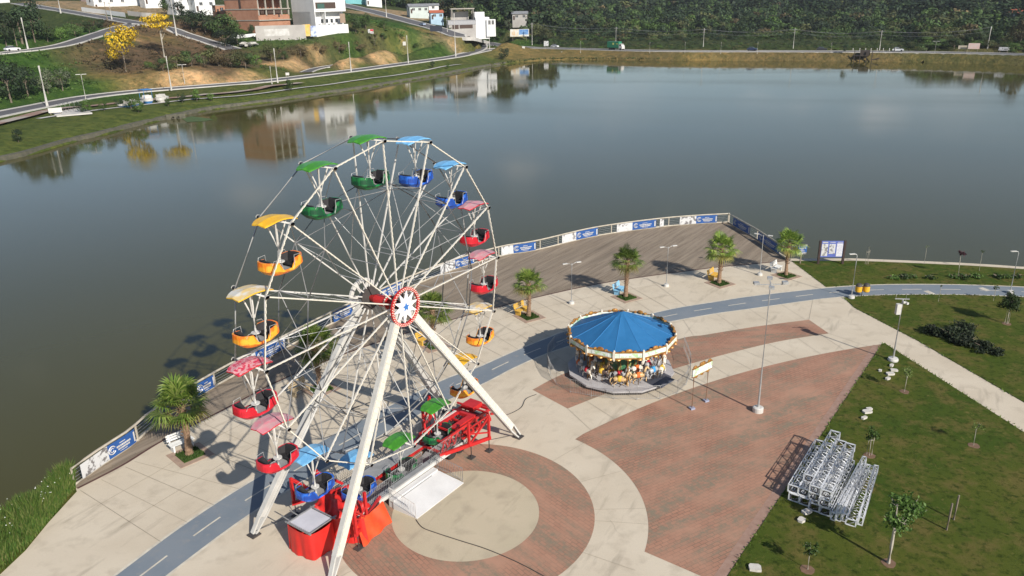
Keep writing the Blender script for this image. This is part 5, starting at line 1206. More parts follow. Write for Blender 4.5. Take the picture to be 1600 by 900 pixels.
# ================================================================== NEAR TREES AND SHRUBS
LF = leaf_mat('young_leaves', [(.04, .085, .015), (.07, .13, .025), (.11, .18, .04)], .6, .3); LFD = leaf_mat('dark_leaves', [(.018, .038, .01), (.035, .065, .015), (.055, .09, .022)], .6, .2); LFP = leaf_mat('purple_leaves', [(.035, .015, .02), (.06, .025, .03)], .6, .2); LFL = leaf_mat('lime_leaves', [(.09, .15, .03), (.14, .2, .05), (.18, .22, .06)], .6, .35)
def leaf_quads(b_, pts, size, rr, mi=0, droop=.0):
    for p in pts:
        a, c_ = rr.uniform(0, 6.28), rr.uniform(-.9, .9); n_ = Vector((math.cos(a) * math.sqrt(1 - c_ * c_), math.sin(a) * math.sqrt(1 - c_ * c_), abs(c_) + .25)).normalized()
        x, y, _ = frame_of(n_, (rr.uniform(-1, 1), rr.uniform(-1, 1), .1)); s_ = size * rr.uniform(.6, 1.3)
        b_.add([p - x * s_, p - y * s_ * .6, p + x * s_, p + y * s_ * .6], [(0, 1, 2, 3)], mi)
def near_tree(u, v, h, lb, crown=((0, 0, 1, .4),), leaf=LF, nl=350, ls=.07, r0=.04, fork=None, name='young_tree', stake=False, soil=True, bark=None):
    rr = random.Random(int(u)); t_ = thing(name, lb, 'tree', spot(u, v, .035)); b_ = MB(); pts = []
    hc = min(c[2] - c[3] * .7 for c in crown) * h
    lean = Vector((rr.uniform(-.06, .06), rr.uniform(-.06, .06), 0)) * h
    b_.path([(0, 0, -.02), lean * .3 + up_ * hc * .5, lean * .6 + up_ * hc], [r0 * 1.2, r0, r0 * .8], 7)
    for cx, cy, cz_, cr in crown:
        c = Vector((cx * h, cy * h, cz_ * h)); b_.path([lean * .6 + up_ * hc * .97, (lean * .6 + up_ * hc).lerp(c, .5) + Vector((0, 0, -.03 * h)), c + up_ * cr * h * .3], [r0 * .75, r0 * .5, r0 * .2], 5)
        for j in range(5):
            a = rr.uniform(0, 6.28); b_.path([c - up_ * cr * h * .3, c + Vector((math.cos(a), math.sin(a), .4)) * cr * h * .75], [r0 * .35, r0 * .1], 4)
        k = int(nl * cr ** 1.5 / sum(q[3] ** 1.5 for q in crown)); cl = [Vector((rr.gauss(0, 1), rr.gauss(0, 1), rr.gauss(0, .8))).normalized() * rr.uniform(.3, 1) for _ in range(9)]
        for i in range(k):
            q = rr.choice(cl) + Vector((rr.gauss(0, .2), rr.gauss(0, .2), rr.gauss(0, .18))); pts.append(c + q * cr * h)
    b_.build('trunk', bark or M['palebark'], t_)
    b_ = MB(); leaf_quads(b_, pts, ls, rr); b_.build('crown', leaf, t_)
    if stake:
        b_ = MB(); b_.tube((.16, .05, 0), (.16, .05, h * .75), .02); b_.tube((-.1, .1, 0), (-.1, .1, h * .7), .02); b_.beam((-.12, .1, h * .62), (.2, .05, h * .66), .03); b_.build('stake', M['rail'], t_)
    if soil:
        b_ = MB(); P = [((.28 + .1 * rr.random()) * math.cos(2 * PI * i / 9), (.28 + .1 * rr.random()) * math.sin(2 * PI * i / 9)) for i in range(9)]; b_.prism(P, -.01, .015); b_.build('soil_patch', M['soil'], t_)
near_tree(1388, 880, 3.3, 'forked pale trunked young tree in the foreground lawn right of the trusses', ((.0, .05, .66, .17), (.22, .1, .86, .2), (.12, -.03, .70, .14), (.36, .12, .76, .13), (.04, .1, .9, .13)), LF, 1300, .085, .075)
near_tree(1262, 890, 1.55, 'small sapling in front of the truss pile near the bottom edge', ((0, 0, .8, .22),), LF, 260, .06, .02)
near_tree(1413, 612, 1.75, 'slender sapling right of the slabs below the equipment pole', ((0, 0, .75, .2), (.12, .05, .85, .16), (-.1, 0, .9, .12)), LFL, 260, .055, .022)
near_tree(1358, 712, 1.5, 'staked young tree just behind the truss pile', ((.05, .05, .9, .25),), LF, 330, .065, .022, stake=True)
near_tree(1521, 696, 1.6, 'sapling alone on the lawn right of the truss pile', ((.05, 0, .82, .2),), LFL, 200, .055, .02)
near_tree(1573, 506, 2.5, 'round dark leaved tree on tripod stakes at the right edge', ((0, 0, .74, .30), (.1, .05, .66, .22), (-.1, .05, .68, .22), (.02, 0, .9, .2), (0, -.1, .78, .25)), LFD, 1700, .075, .035, stake=True)
near_tree(1497, 432, 2.6, 'thin tree with small dark purple crown on the far lawn', ((0, 0, .88, .12),), LFP, 260, .07, .03, soil=False)
near_tree(1530, 423, 2.0, 'thin almost bare sapling near the water on the far lawn', ((0, 0, .92, .1),), LFD, 50, .05, .02, soil=False)
near_tree(1444, 412, 1.9, 'bare thin sapling on the far lawn edge left of the purple tree', ((0, 0, .9, .1),), LFL, 24, .04, .018, soil=False)
near_tree(1354, 413, 1.9, 'bare thin sapling right of the information board', ((0, 0, .9, .08),), LFL, 20, .04, .018, soil=False, stake=True)
near_tree(1466, 471, 1.6, 'thin sapling beside the cycle path between the lamps', ((0, 0, .9, .08),), LFD, 30, .05, .018, soil=False)
near_tree(1552, 470, 1.3, 'sapling with flat dark crown by the cycle path near the right edge', ((0, 0, .93, .16),), LFD, 90, .06, .02, soil=False)
def shrub(p, r, h, nl, leaf, lb, cat='shrub', grp=None, seed=0, name='low_shrub', ls=.09):
    rr = random.Random(seed); t_ = thing(name, lb, cat, p, 0, grp); b_ = MB(); pts = []
    for i in range(8):
        a = rr.uniform(0, 6.28); b_.path([(0, 0, 0), (math.cos(a) * r * .4, math.sin(a) * r * .4, h * .5), (math.cos(a) * r * .8, math.sin(a) * r * .8, h * .7)], [.03, .02, .008], 4)
    b_.build('stem', M['bark'], t_)
    cl = [(rr.uniform(0, 6.28), math.sqrt(rr.random()) * .95, rr.uniform(.5, 1)) for _ in range(14)]
    for i in range(nl):
        a, q, z_ = rr.choice(cl); pts.append(Vector((math.cos(a) * q * r + rr.gauss(0, .16 * r), math.sin(a) * q * r + rr.gauss(0, .16 * r), max(.02, h * z_ * (1 - .5 * q * q) * rr.uniform(.25, 1.05)))))
    b_ = MB(); leaf_quads(b_, pts, ls, rr); b_.build('foliage', leaf, t_)
SHG = leaf_mat('juniper', [(.012, .022, .01), (.022, .036, .014), (.035, .05, .02)], .7, .1)
for i, (u, v, r, h, lb) in enumerate([(1466, 522, .95, .75, 'dark spreading shrub at the left end of the clump on the lawn'), (1488, 528, 1.1, 1.0, 'dark tall spreading shrub, second from the left in the clump'), (1505, 520, 1.1, .95, 'dark spreading shrub at the back of the clump'), (1512, 538, 1.0, .7, 'dark spreading shrub in the middle front of the clump'), (1540, 548, .95, .65, 'dark low shrub at the right front end of the clump')]):
    shrub(spot(u, v, .035), r, h, 1300, SHG, lb, grp='dark spreading shrubs on the lawn', seed=i)
rr = random.Random(77)
for i, (u0, lb) in enumerate([(1396, 'leftmost'), (1414, 'second'), (1425, 'third'), (1452, 'fourth'), (1492, 'fifth'), (1505, 'sixth'), (1522, 'seventh'), (1560, 'eighth'), (1574, 'ninth'), (1590, 'rightmost')]):
    shrub(spot(u0, 434.5 + rr.uniform(-1, 1.5), .035), rr.uniform(.4, .6), .4, 170, LFD if i % 2 else LF, f'low leafy plant in the row above the cycle path, {lb} of ten', 'plant', 'low plants in a row on the far lawn', 40 + i, 'leafy_plant', .09)
# ================================================================== FAR SIDE
def project(P):
    d = np.array(P) - np.array([0, 0, CAM_H]); z = d @ FW; return 800 + F_PX * (d @ RT) / z, 450 - F_PX * (d @ UP) / z
def height_to(base, v):
    lo, hi = 0., 60.
    for _ in range(40):
        m_ = (lo + hi) / 2
        if project((base.x, base.y, base.z + m_))[1] > v: lo = m_
        else: hi = m_
    return lo
def facing(p): return -math.atan2(p.x, p.y)   # turn that faces the plaza side of the lake
def slope_dir(u0, v0, u1, v1): a, b = ground(u0, v0), ground(u1, v1); return math.atan2(b.y - a.y, b.x - a.x)

# shore wall on the left bank, outfall, weeds
P = resample([p for p in shore if p.x < 2 and p.y > 60], 2.0); mb = MB()
A = offs(P, .75); B_ = offs(P, .35)
if sdist([(A[5].x, A[5].y)])[0] > 0: A = offs(P, -.75); B_ = offs(P, -.35); sg_ = -1
else: sg_ = 1
C2 = offs(P, -.5 * sg_)
mb.strip(at_z(A, ZL - .6), at_z(B_, -.42)) if sg_ < 0 else mb.strip(at_z(B_, -.42), at_z(A, ZL - .6))
mb.strip(at_z(B_, -.42), at_z(C2, -.3)) if sg_ < 0 else mb.strip(at_z(C2, -.3), at_z(B_, -.42))
M['stone'] = mat('shore_stone', (.11, .10, .07), (.06, .06, .04), scale=1.2, bump=.5)
o = mb.build('shore_wall', M['stone']); o['kind'] = 'structure'
mb = MB(); rr = random.Random(2)
for i, p in enumerate(resample([q for q in shore if q.x > -8], 1.1)):
    if p.x > 190: break
    k = 3 if rr.random() < .6 else 8
    for j in range(k):
        c = p + Vector((rr.uniform(-.9, .9), rr.uniform(-.2, 1.4), .35)); hh = rr.uniform(.3, .9); a = rr.uniform(0, 3); d = Vector((math.cos(a), math.sin(a), 0)) * rr.uniform(.25, .6); mb.add([c - d, c + d, c + d * .6 + Vector((0, 0, hh)), c - d * .6 + Vector((.1, .1, hh))], [(0, 1, 2, 3)])
o = mb.build('shore_reeds', leaf_mat('reeds', [(.03, .045, .012), (.06, .07, .02), (.1, .085, .03)], .8, .2)); tag(o, 'low dark tufts of reeds along the far shore of the lake', 'reeds', kind='stuff')
mb = MB(); mb.sheet([spot(u, v, ZL) for u, v in ((284, 185), (292, 191), (318, 190), (334, 187), (318, 184), (300, 182))], ZL + .05)
o = mb.build('water_weeds', mat('weeds', (.07, .11, .025), (.05, .08, .02), scale=1)); tag(o, 'green patch of floating weeds beside the far bank', 'weeds', kind='stuff')
def bushy(p, r): pass
t_ = thing('drain_outlet', 'pair of round concrete drain outlets in the left lake bank', 'drain', spot(275, 186, ZL)); fz = facing(t_.location); t_.rotation_euler = (0, 0, fz)
b_ = MB(); b_.box((0, .5, .5), (4.5, 1, 1.3)); b_.build('headwall', M['stone'], t_)
for s_ in (-1, 1): b_ = MB(); b_.lathe([(.25, -.4), (.36, -.4), (.36, .4), (.25, .4), (.25, -.4)], 16, 0, (s_ * .6, -.2, .45), 0, Matrix.Rotation(PI / 2, 3, 'X')); b_.build('pipe', M['stone'], t_)
for (u, v, lb) in ((1127, 88.5, 'white mouthed culvert on the far grass bank below the road'), (881, 87, 'small white mouthed culvert on the far bank near the bend')):
    t_ = thing('culvert', lb, 'drain', spot(u, v, -.5)); b_ = MB(); b_.lathe([(.7, -.5), (1.0, -.5), (1.0, .5), (.7, .5), (.7, -.5)], 16, 0, (0, 0, .6), 0, Matrix.Rotation(PI / 2, 3, 'X')); b_.box((0, .3, 1.55), (2.6, .5, .5)); b_.build('pipe', M['white'], t_)

# ---- poles
pole_tops = {}
def pole(key, base, top, lb, r=.2, kind='plain', z=None):
    p = ground(*base) if z is None else spot(base[0], base[1], z); h = height_to(p, top[1]); t_ = thing('utility_pole' if kind != 'lamp' else 'street_lamp', lb, 'pole' if kind != 'lamp' else 'lamp', p - Vector((0, 0, .1)), facing(p))
    b_ = MB(); b_.path([(0, 0, 0), (0, 0, h)], [r * 1.15, r * .75], 8); b_.build('pole', M['pole'] if kind != 'dark' else M['wood'], t_)
    if kind == 'cross': b_ = MB(); b_.beam((-1, 0, h - .6), (1, 0, h - .6), .12); b_.beam((-.7, 0, h - 1.8), (.7, 0, h - 1.8), .1); b_.build('crossarm', M['grey'], t_)
    if kind == 'lamp':
        for s_ in (-1, 1): b_ = MB(); b_.box((s_ * .7, 0, h), (1.1, .3, .12)); b_.build('lamp_head', M['white'], t_)
    if kind == 'arm': b_ = MB(); b_.path([(0, 0, h * .62), (1.1, 0, h * .7)], .06, 5); b_.box((1.4, 0, h * .7), (.8, .3, .12)); b_.build('lamp_arm', M['grey'], t_)
    pole_tops[key] = p + Vector((0, 0, h - .4)); return t_
pole('a', (44, 77.5), (30, 27), 'white concrete pole beside the white car on the hill road', .28); pole('b', (27, 73), (16, 25), 'thin dark pole just left of the white pole on the hill road', .14, 'dark')
pole('c', (95, 20.5), (91, -12), 'white pole beside the upper hill road cut by the top edge', .3); pole('d', (175, 31), (169, 3), 'white pole with crossarm beside the upper hill road by the white walls', .25, 'cross'); pole('e', (168, 32), (161, 2), 'dark pole just left of the white crossarm pole', .22, 'dark')
pole('f', (276, 55.5), (266, -14), 'tall double lamp pole beside the branch road near the flat yellow tree', .3, 'arm'); pole('g', (74, 165.5), (60, 102), 'thick leaning white pole beside the lakeside road at the left', .3, z=2.3); pole('h', (268, 141), (260, 87), 'white pole on the lakeside road in front of the orange cut bank', .22, z=2.3)
pole('i', (135, 159), (127, 115.5), 'twin headed lamp beside the promenade slab at the left', .1, 'lamp'); pole('j', (289, 132), (284, 100.5), 'twin headed lamp in front of the brush above the cut bank', .1, 'lamp')
pole('k', (425, 131), (424, 103), 'short white post left of the pole below the brick building', .14, z=2.2); pole('l', (434, 129), (429, 75), 'white pole on the lakeside road below the brick building', .22, z=2.3)
pole('m', (548.6, 111.5), (545.7, 65), 'white pole on the lakeside road right of the parking lane', .22, z=2.3); pole('n', (638, 98.5), (636.5, 55), 'white pole on the lakeside road between parking lane and bend', .22, z=2.3); pole('o', (712, 88), (708, 20), 'tallest white pole on the lakeside road at the bend', .3, z=2.3)
pole('p', (604, 27.5), (602, -8), 'white pole halfway down the descending road', .26); pole('q', (765, 77), (763.5, 41), 'white pole at the road island left of the billboard', .22, z=2.3); pole('r', (831.5, 72), (831, 35.5), 'white pole right of the colourful billboard', .24, 'cross', z=2.2)
pole('s', (962, 74.5), (961.5, 42), 'pale pole behind the green truck', .16, 'cross', z=2.2); pole('t', (1098.5, 77), (1100, 44), 'pale pole on the far road right of the green truck', .2, 'cross', z=2.2); pole('u', (1239, 78), (1240, 44), 'pale pole on the far road left of the round bush', .17, 'cross', z=2.2)
pole('v', (1374, 79), (1376, 47), 'pale pole on the far road behind the old jetty posts', .19, 'cross', z=2.2); pole('w', (1542, 80), (1551, 41), 'leaning white pole beside the pinkish billboard at the right', .28, z=2.2)
pole('x', (699, 50), (698.5, 25), 'white pole in front of the blue walled house beside the descending road', .15)
for i, (u, v0, v1, lb) in enumerate([(907, 82.5, 64, 'left of the green truck'), (1015, 83, 65, 'first right of the green truck'), (1070, 83.5, 65, 'second right of the green truck'), (1126, 84, 65, 'above the white culvert'), (1183, 84, 65, 'beside the dark blue car'), (1298, 84, 66, 'left of the round bush on the bank'), (1460, 85, 64, 'left of the far billboards'), (1510, 86, 70, 'between the far billboards')]):
    pole('z%d' % i, (u, v0), (u + .5, v1), 'thin lamp post on the far bank, ' + lb, .07, 'lamp' if i in (6,) else 'plain', z=1.6)
cb = MB()
for a, c in zip('rstuv', 'stuvw'):
    for off, dz in ((-.5, 0), (.5, 0), (0, -1.4)):
        p, q = pole_tops[a] + Vector((off, 0, dz)), pole_tops[c] + Vector((off, 0, dz)); cb.path([p.lerp(q, i / 8) - Vector((0, 0, 1.3 * 4 * (i / 8) * (1 - i / 8))) for i in range(9)], .035, 4)
tag(cb.build('overhead_cable', M['grey']), 'overhead cables strung between the pale poles along the far road', 'cable')
cb = MB()
for a, c in (('b', 'c'), ('c', 'd'), ('d', 'f')):
    p, q = pole_tops[a], pole_tops[c]; cb.path([p.lerp(q, i / 8) - Vector((0, 0, 1.0 * 4 * (i / 8) * (1 - i / 8))) for i in range(9)], .035, 4)
tag(cb.build('overhead_cable', M['grey']), 'overhead cable between the poles of the hill roads at the upper left', 'cable')

# ---- vehicles
def car(p, rz, colr, label, tall=0.):
    t_ = thing('parked_car' if 'parked' in label else 'car', label, 'car', p, rz); m_ = mat('car_paint', colr, tuple(c * .85 for c in colr), rough=.25, spec=.6)
    b_ = MB(); S = [(-2.1, .35), (-2.12, .75), (-1.95, .92), (-1.0, .98), (1.0, .95), (1.85, .82), (2.1, .62), (2.1, .3), (1.7, .22), (-1.7, .22)]
    vs = [(x, s_ * (.82 if .3 < z_ < .9 else .76), z_) for s_ in (-1, 1) for x, z_ in S]; k = len(S)
    b_.add(vs, [tuple(range(k)), tuple(range(2 * k - 1, k - 1, -1))] + [(i, k + i, k + (i + 1) % k, (i + 1) % k) for i in range(k)]); body = b_.build('body', m_, t_)
    b_ = MB(); R2 = [(-1.75 - tall * .2, .93), (-1.35 - tall * .3, 1.42), (.25, 1.45), (1.05, .95)]; k = 4; vs = [(x, s_ * (.72 if z_ < 1 else .58), z_) for s_ in (-1, 1) for x, z_ in R2]; b_.add(vs, [tuple(range(k)), tuple(range(2 * k - 1, k - 1, -1))] + [(i, k + i, k + (i + 1) % k, (i + 1) % k) for i in range(k)]); b_.build('window', M['glass'], t_)
    b_ = MB(); b_.box((-.55, 0, 1.455), (1.6, 1.14, .05)); b_.build('roof', m_, t_)
    for x in (-1.3, 1.35):
        for s_ in (-1, 1): b_ = MB(); b_.lathe([(.1, -.1), (.31, -.1), (.31, .1), (.1, .1)], 14, 0, (x, s_ * .74, .31), 0, Matrix.Rotation(PI / 2, 3, 'X')); b_.build('wheel', M['tyre'], t_)
    return t_
def on(u, v, dz=.16): g = ground(u, v); return g + Vector((0, 0, dz))
car(on(20, 80.5), slope_dir(0, 83.5, 50, 78), (.72, .72, .72), 'white hatchback driving on the hill road at the upper left')
car(on(660, 40.5), slope_dir(690, 48, 640, 33), (.35, .42, .55), 'pale blue car coming down the descending road'); car(on(723, 57.5), slope_dir(730, 60, 705, 52), (.03, .035, .05), 'dark car on the descending road below the modern white house')
car(on(867, 74.5), slope_dir(850, 74.5, 900, 76), (.7, .7, .7), 'white car on the far road at the edge of the wood'); car(on(1175, 79.5), slope_dir(1150, 79.5, 1200, 80), (.025, .04, .1), 'dark blue car on the far road right of the truck'); car(on(1403, 80.5), slope_dir(1400, 81, 1430, 81.3), (.74, .74, .74), 'white car on the far road right of the old jetty', 1.0); car(on(1284, 79.5), slope_dir(1250, 80.2, 1300, 80.5), (.04, .04, .045), 'black car on the far road behind the round bush')
p = on(963, 78.3); t_ = thing('delivery_truck', 'green box truck with white cab driving on the far road', 'truck', p, slope_dir(950, 77.5, 980, 78.5))
b_ = MB(); b_.box((-1.2, 0, 2.35), (6.6, 2.4, 2.7)); bx = b_.build('cargo_box', mat('truck_green', (.03, .2, .11), (.025, .17, .09), rough=.4), t_)
b_ = MB(); b_.box((-1.0, -1.215, 2.7), (.9, .02, .9)); b_.box((1.2, -1.215, 2.7), (.9, .02, .35)); b_.build('emblem', mat('emblem_yellow', (.62, .6, .12), (.5, .55, .2)), bx)
b_ = MB(); vs = [(x, s_ * 1.1, z_) for s_ in (-1, 1) for x, z_ in ((2.2, .5), (2.2, 2.7), (3.2, 2.65), (3.95, 1.7), (4.05, .5))]; b_.add(vs, [tuple(range(5)), tuple(range(9, 4, -1))] + [(i, 5 + i, 5 + (i + 1) % 5, (i + 1) % 5) for i in range(5)]); cbn = b_.build('cab', M['white'], t_)
b_ = MB(); b_.box((3.0, 0, 2.15), (.9, 2.23, .7)); b_.build('window', M['glass'], cbn)
b_ = MB(); b_.box((-.6, 0, .75), (7.4, .9, .25)); b_.build('chassis', M['dark'], t_)
for x in (-3.2, 3.1, -2.1):
    for s_ in (-1, 1): b_ = MB(); b_.lathe([(.1, -.15), (.48, -.15), (.48, .15), (.1, .15)], 14, 0, (x, s_ * 1.0, .48), 0, Matrix.Rotation(PI / 2, 3, 'X')); b_.build('wheel', M['tyre'], t_)

# ---- signs and billboards
def billboard(u0, u1, vb, vt, vg, label, ma, mb2=None, D=None, cat='billboard', dark=False, z=None):
    g = ground((u0 + u1) / 2, vg) if z is None else spot((u0 + u1) / 2, vg, z); px = math.hypot(g.x, g.y, g.z - CAM_H) / F_PX; w_ = (u1 - u0) * px; h0 = height_to(g, vb); h1 = height_to(g, vt)
    t_ = thing('billboard' if cat == 'billboard' else 'road_sign', label, cat, g, facing(g))
    for s_ in (-.36, .36): b_ = MB(); b_.beam((s_ * w_, .06, -.2), (s_ * w_, .06, h1 - .1), .16); b_.build('post', M['dark'] if dark else M['wood'], t_)
    b_ = MB(); b_.box((0, 0, (h0 + h1) / 2), (w_, .12, h1 - h0)); bd = b_.build('board', ma, t_)
    if mb2:
        for fx, fz, fw_, fh, mm in mb2: b_ = MB(); b_.box((fx * w_, -.07, h0 + fz * (h1 - h0)), (fw_ * w_, .02, fh * (h1 - h0))); b_.build('panel', mm, bd)
    return t_
DKB = mat('billboard_dark', (.02, .025, .04), (.03, .035, .05), rough=.4)
billboard(673, 691, 49, 40, 57.5, 'dark billboard seen on the grass inside the road bend', DKB, None, dark=True)
billboard(798, 826, 57, 45.5, 63, 'colourful billboard with blue picture on the green slope', mat('billboard_print', (.6, .62, .62), (.55, .45, .3), scale=.6), [(.22, .6, .5, .7, mat('print_blue', (.05, .15, .4), (.2, .35, .55), scale=.9)), (-.32, .4, .18, .5, mat('print_orange', (.6, .35, .15), (.5, .5, .45), scale=2))])
billboard(1514, 1527, 76.5, 67.5, 80.5, 'pinkish billboard at the far right side of the road', mat('billboard_pink', (.62, .42, .36), (.6, .5, .46), scale=1), z=2.4); billboard(1498, 1508, 76.5, 71, 80, 'small tan billboard left of the pinkish one', mat('billboard_tan', (.5, .42, .3), (.4, .36, .3), scale=1), z=2.4); billboard(1562, 1574, 79, 73.5, 82, 'low white billboard right of the leaning pole', M['white_banner'], z=2.4)
billboard(850, 857, 72, 64, 75, 'white square board beside the road near the white car', M['white_banner'], z=2.2); billboard(576, 584, 52.5, 45.5, 59, 'small white board with red corner in the bushes right of the white building', M['white_banner'], [(.2, .75, .55, .4, M['red'])])
billboard(80, 96, 176, 168.5, 181, 'white blank board beside the grey promenade slab', M['white'], z=1.2); billboard(816, 820, 77, 72.5, 78, 'white marker board at the start of the far road', M['white'], z=2.2); billboard(630, 634.5, 71, 65, 76, 'small white board behind the pole at the parking lane', M['white'], cat='sign')
billboard(447, 452, 117.5, 113.5, 120, 'small white board at the lakeside road below the cut bank', M['white'], cat='sign', z=2.3); billboard(512, 516, 107, 104.5, 109.5, 'small white board at the parking lane entrance', M['white'], cat='sign', z=2.3)

# ---- buildings
M['bwhite'] = mat('render_white', (.68, .68, .67), (.6, .6, .59), scale=.15); M['bgrey'] = mat('render_grey', (.4, .38, .35), (.32, .3, .28), scale=.2)
m, t, b = base_mat('raw_brick', .9, 0, .2); s = mapped(t, (1, 1, 1)); br = t.nodes.new('ShaderNodeTexBrick'); br.inputs['Scale'].default_value = 1; br.inputs['Brick Width'].default_value = 1.1; br.inputs['Row Height'].default_value = .5; br.inputs['Mortar Size'].default_value = .03
br.inputs['Color1'].default_value = (.36, .17, .10, 1); br.inputs['Color2'].default_value = (.30, .135, .08, 1); br.inputs['Mortar'].default_value = (.34, .24, .18, 1)
tcx = t.nodes.new('ShaderNodeTexCoord'); sx = t.nodes.new('ShaderNodeSeparateXYZ'); cx = t.nodes.new('ShaderNodeCombineXYZ'); ad = t.nodes.new('ShaderNodeMath'); t.links.new(tcx.outputs['Object'], sx.inputs[0]); t.links.new(sx.outputs['X'], ad.inputs[0]); t.links.new(sx.outputs['Y'], ad.inputs[1]); t.links.new(ad.outputs[0], cx.inputs[0]); t.links.new(sx.outputs['Z'], cx.inputs[1]); t.links.new(cx.outputs[0], br.inputs['Vector'])
t.links.new(mixrgb(t, noise(t, s, .3, 4), br.outputs['Color'], (.38, .2, .13, 1)), b.inputs['Base Color']); M['rawbrick'] = m
M['rconc'] = mat('raw_concrete', (.36, .33, .28), (.27, .25, .22), scale=.8)
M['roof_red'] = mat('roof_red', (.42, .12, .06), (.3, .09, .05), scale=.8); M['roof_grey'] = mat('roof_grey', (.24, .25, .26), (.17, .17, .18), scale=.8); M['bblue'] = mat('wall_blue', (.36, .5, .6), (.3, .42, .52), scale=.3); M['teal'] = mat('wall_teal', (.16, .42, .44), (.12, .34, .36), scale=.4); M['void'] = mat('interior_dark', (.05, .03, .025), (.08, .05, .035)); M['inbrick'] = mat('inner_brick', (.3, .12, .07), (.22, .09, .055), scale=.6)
def window(t_, x, z_, w_, h_, y=-.03, side=False, fr=True):
    b_ = MB(); b_.box((x, y, z_), (w_, .06, h_)) if not side else b_.box((y, x, z_), (.06, w_, h_)); o = b_.build('window', M['glass'], t_)
    if fr:
        b_ = MB()
        if not side: b_.box((x, y - .03, z_ - h_ / 2 - .06), (w_ + .2, .14, .1)); b_.box((x, y - .03, z_), (.07, .08, h_))
        else: b_.box((y - .03, x, z_ - h_ / 2 - .06), (.14, w_ + .2, .1))
        b_.build('frame', M['bwhite'], o)
# white building
g = far_spot(495, 56, 338); t_ = thing('apartment_house', 'tall white house with balcony and four small square windows by the cut bank', 'house', g, R_(47)); Wd, Dp, Ht = 15.7, 16, 15.0
b_ = MB(); b_.box((Wd / 2, Dp / 2, -1), (Wd, Dp, 8 + 2)); b_.box((Wd / 2, Dp / 2 + 1.5, 6.5), (Wd, Dp - 3, 5.2)); b_.box((Wd * .32, Dp / 2, 6.5), (Wd * .02, Dp, 5)); b_.box((Wd / 2 - .3, Dp / 2, 11.6), (Wd - .6, Dp, 5.2)); b_.box((.18, Dp / 2, 6.5), (.36, Dp, 5)); b_.build('wall', M['bwhite'], t_)
b_ = MB(); b_.box((Wd / 2, Dp / 2, 14.3), (Wd - .5, Dp + .1, .3)); b_.build('roof', M['rconc'], t_)
b_ = MB(); b_.box((Wd * .42, 1.45, 10.6), (Wd * .6, .1, 2.4)); 
for i in range(4): window(t_, 3.2 + 2.3 * i, 5.5, 1.15, 1.5, fr=False)
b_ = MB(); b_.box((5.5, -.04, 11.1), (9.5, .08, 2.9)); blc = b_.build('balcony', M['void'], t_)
b_ = MB(); b_.box((3.2, -.1, 11.0), (3.4, .06, 2.2)); b_.build('window', mat('green_glass', (.04, .09, .08), (.06, .12, .1), rough=.1), blc)
b_ = MB(); b_.box((5.5, -.14, 9.9), (9.5, .1, .5)); b_.build('parapet', M['bwhite'], blc)
b_ = MB(); b_.box((13.2, -.03, 6.3), (2.6, .06, 3.6)); b_.build('brown_panel', mat('brown_panel', (.3, .22, .16), (.25, .18, .13)), t_)
# mural wall + retaining wall
g1, g2 = far_spot(400, 56, 332), far_spot(478, 55.5, 333); d = g2 - g1; t_ = thing('retaining_wall', 'grey concrete retaining wall with painted mural below the brick building', 'wall', g1, math.atan2(d.y, d.x)); lw = d.length
b_ = MB(); b_.box((lw / 2, .3, .3), (lw, .6, 6.6)); b_.build('wall', M['bgrey'], t_)
b_ = MB(); b_.box((lw * .42, -.03, 1.0), (lw * .5, .05, 2.6)); b_.build('whitewash', mat('whitewash', (.56, .55, .53), (.4, .38, .35), scale=.5), t_)
g3 = far_spot(484, 53, 333.5); t_ = thing('mural', 'orange white and blue painted mural at the corner of the white house', 'mural', g3, R_(20)); b_ = MB(); b_.box((-1, .1, 1.4), (3.0, .3, 4.4)); b_.build('panel', mat('mural_orange', (.65, .36, .04), (.6, .45, .2), scale=.5), t_); b_ = MB(); b_.box((1.4, .1, 1.0), (2.4, .3, 4.0)); b_.build('panel', mat('mural_blue', (.5, .55, .65), (.1, .15, .35), scale=.45, lo=.5, hi=.6), t_)
# brick building
g = far_spot(406, 46, 342); t_ = thing('unfinished_building', 'unfinished red brick building with open concrete floors', 'building', g, R_(58)); Wd, Dp, Ht = 16.5, 19, 20.
b_ = MB(); b_.box((.2, Dp / 2, Ht / 2 - 2), (.4, Dp, Ht + 4)); b_.box((Wd / 2, Dp - .2, Ht / 2 - 2), (Wd, .4, Ht + 4)); b_.box((Wd - .2, Dp / 2 + 2, Ht / 2 - 2), (.4, Dp - 4, Ht + 4)); b_.build('wall', M['rawbrick'], t_)
b_ = MB(); b_.box((Wd / 2 + .1, .2, .2), (Wd - .3, .4, 6.4)); b_.box((Wd / 2 + .1, .22, 4.5), (Wd - .3, .36, 1.8)); b_.build('infill_wall', M['rawbrick'], t_)
b_ = MB(); b_.box((Wd / 2, 4.2, Ht / 2), (Wd - .9, .3, Ht)); b_.build('inner_wall', M['inbrick'], t_)
for z_ in (3.4, 7.6, 11.4, 15.2, 19.0):
    b_ = MB(); b_.box((Wd / 2, Dp / 2 - .25, z_), (Wd + .3, Dp + .7, .4)); b_.build('floor_slab', M['rconc'], t_)
for x in (.4, 4.3, 8.3, 12.3, Wd - .4): b_ = MB(); b_.box((x, .05, 12.2), (.5, .5, 14)); b_.build('column', M['rconc'], t_)
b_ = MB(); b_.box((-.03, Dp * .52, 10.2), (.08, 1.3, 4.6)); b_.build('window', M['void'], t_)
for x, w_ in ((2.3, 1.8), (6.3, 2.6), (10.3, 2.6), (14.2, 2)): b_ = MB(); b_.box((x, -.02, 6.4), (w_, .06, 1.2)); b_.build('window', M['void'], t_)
b_ = MB(); b_.box((10.8, -.03, 4.9), (.8, .05, 1)); b_.build('window', M['void'], t_)
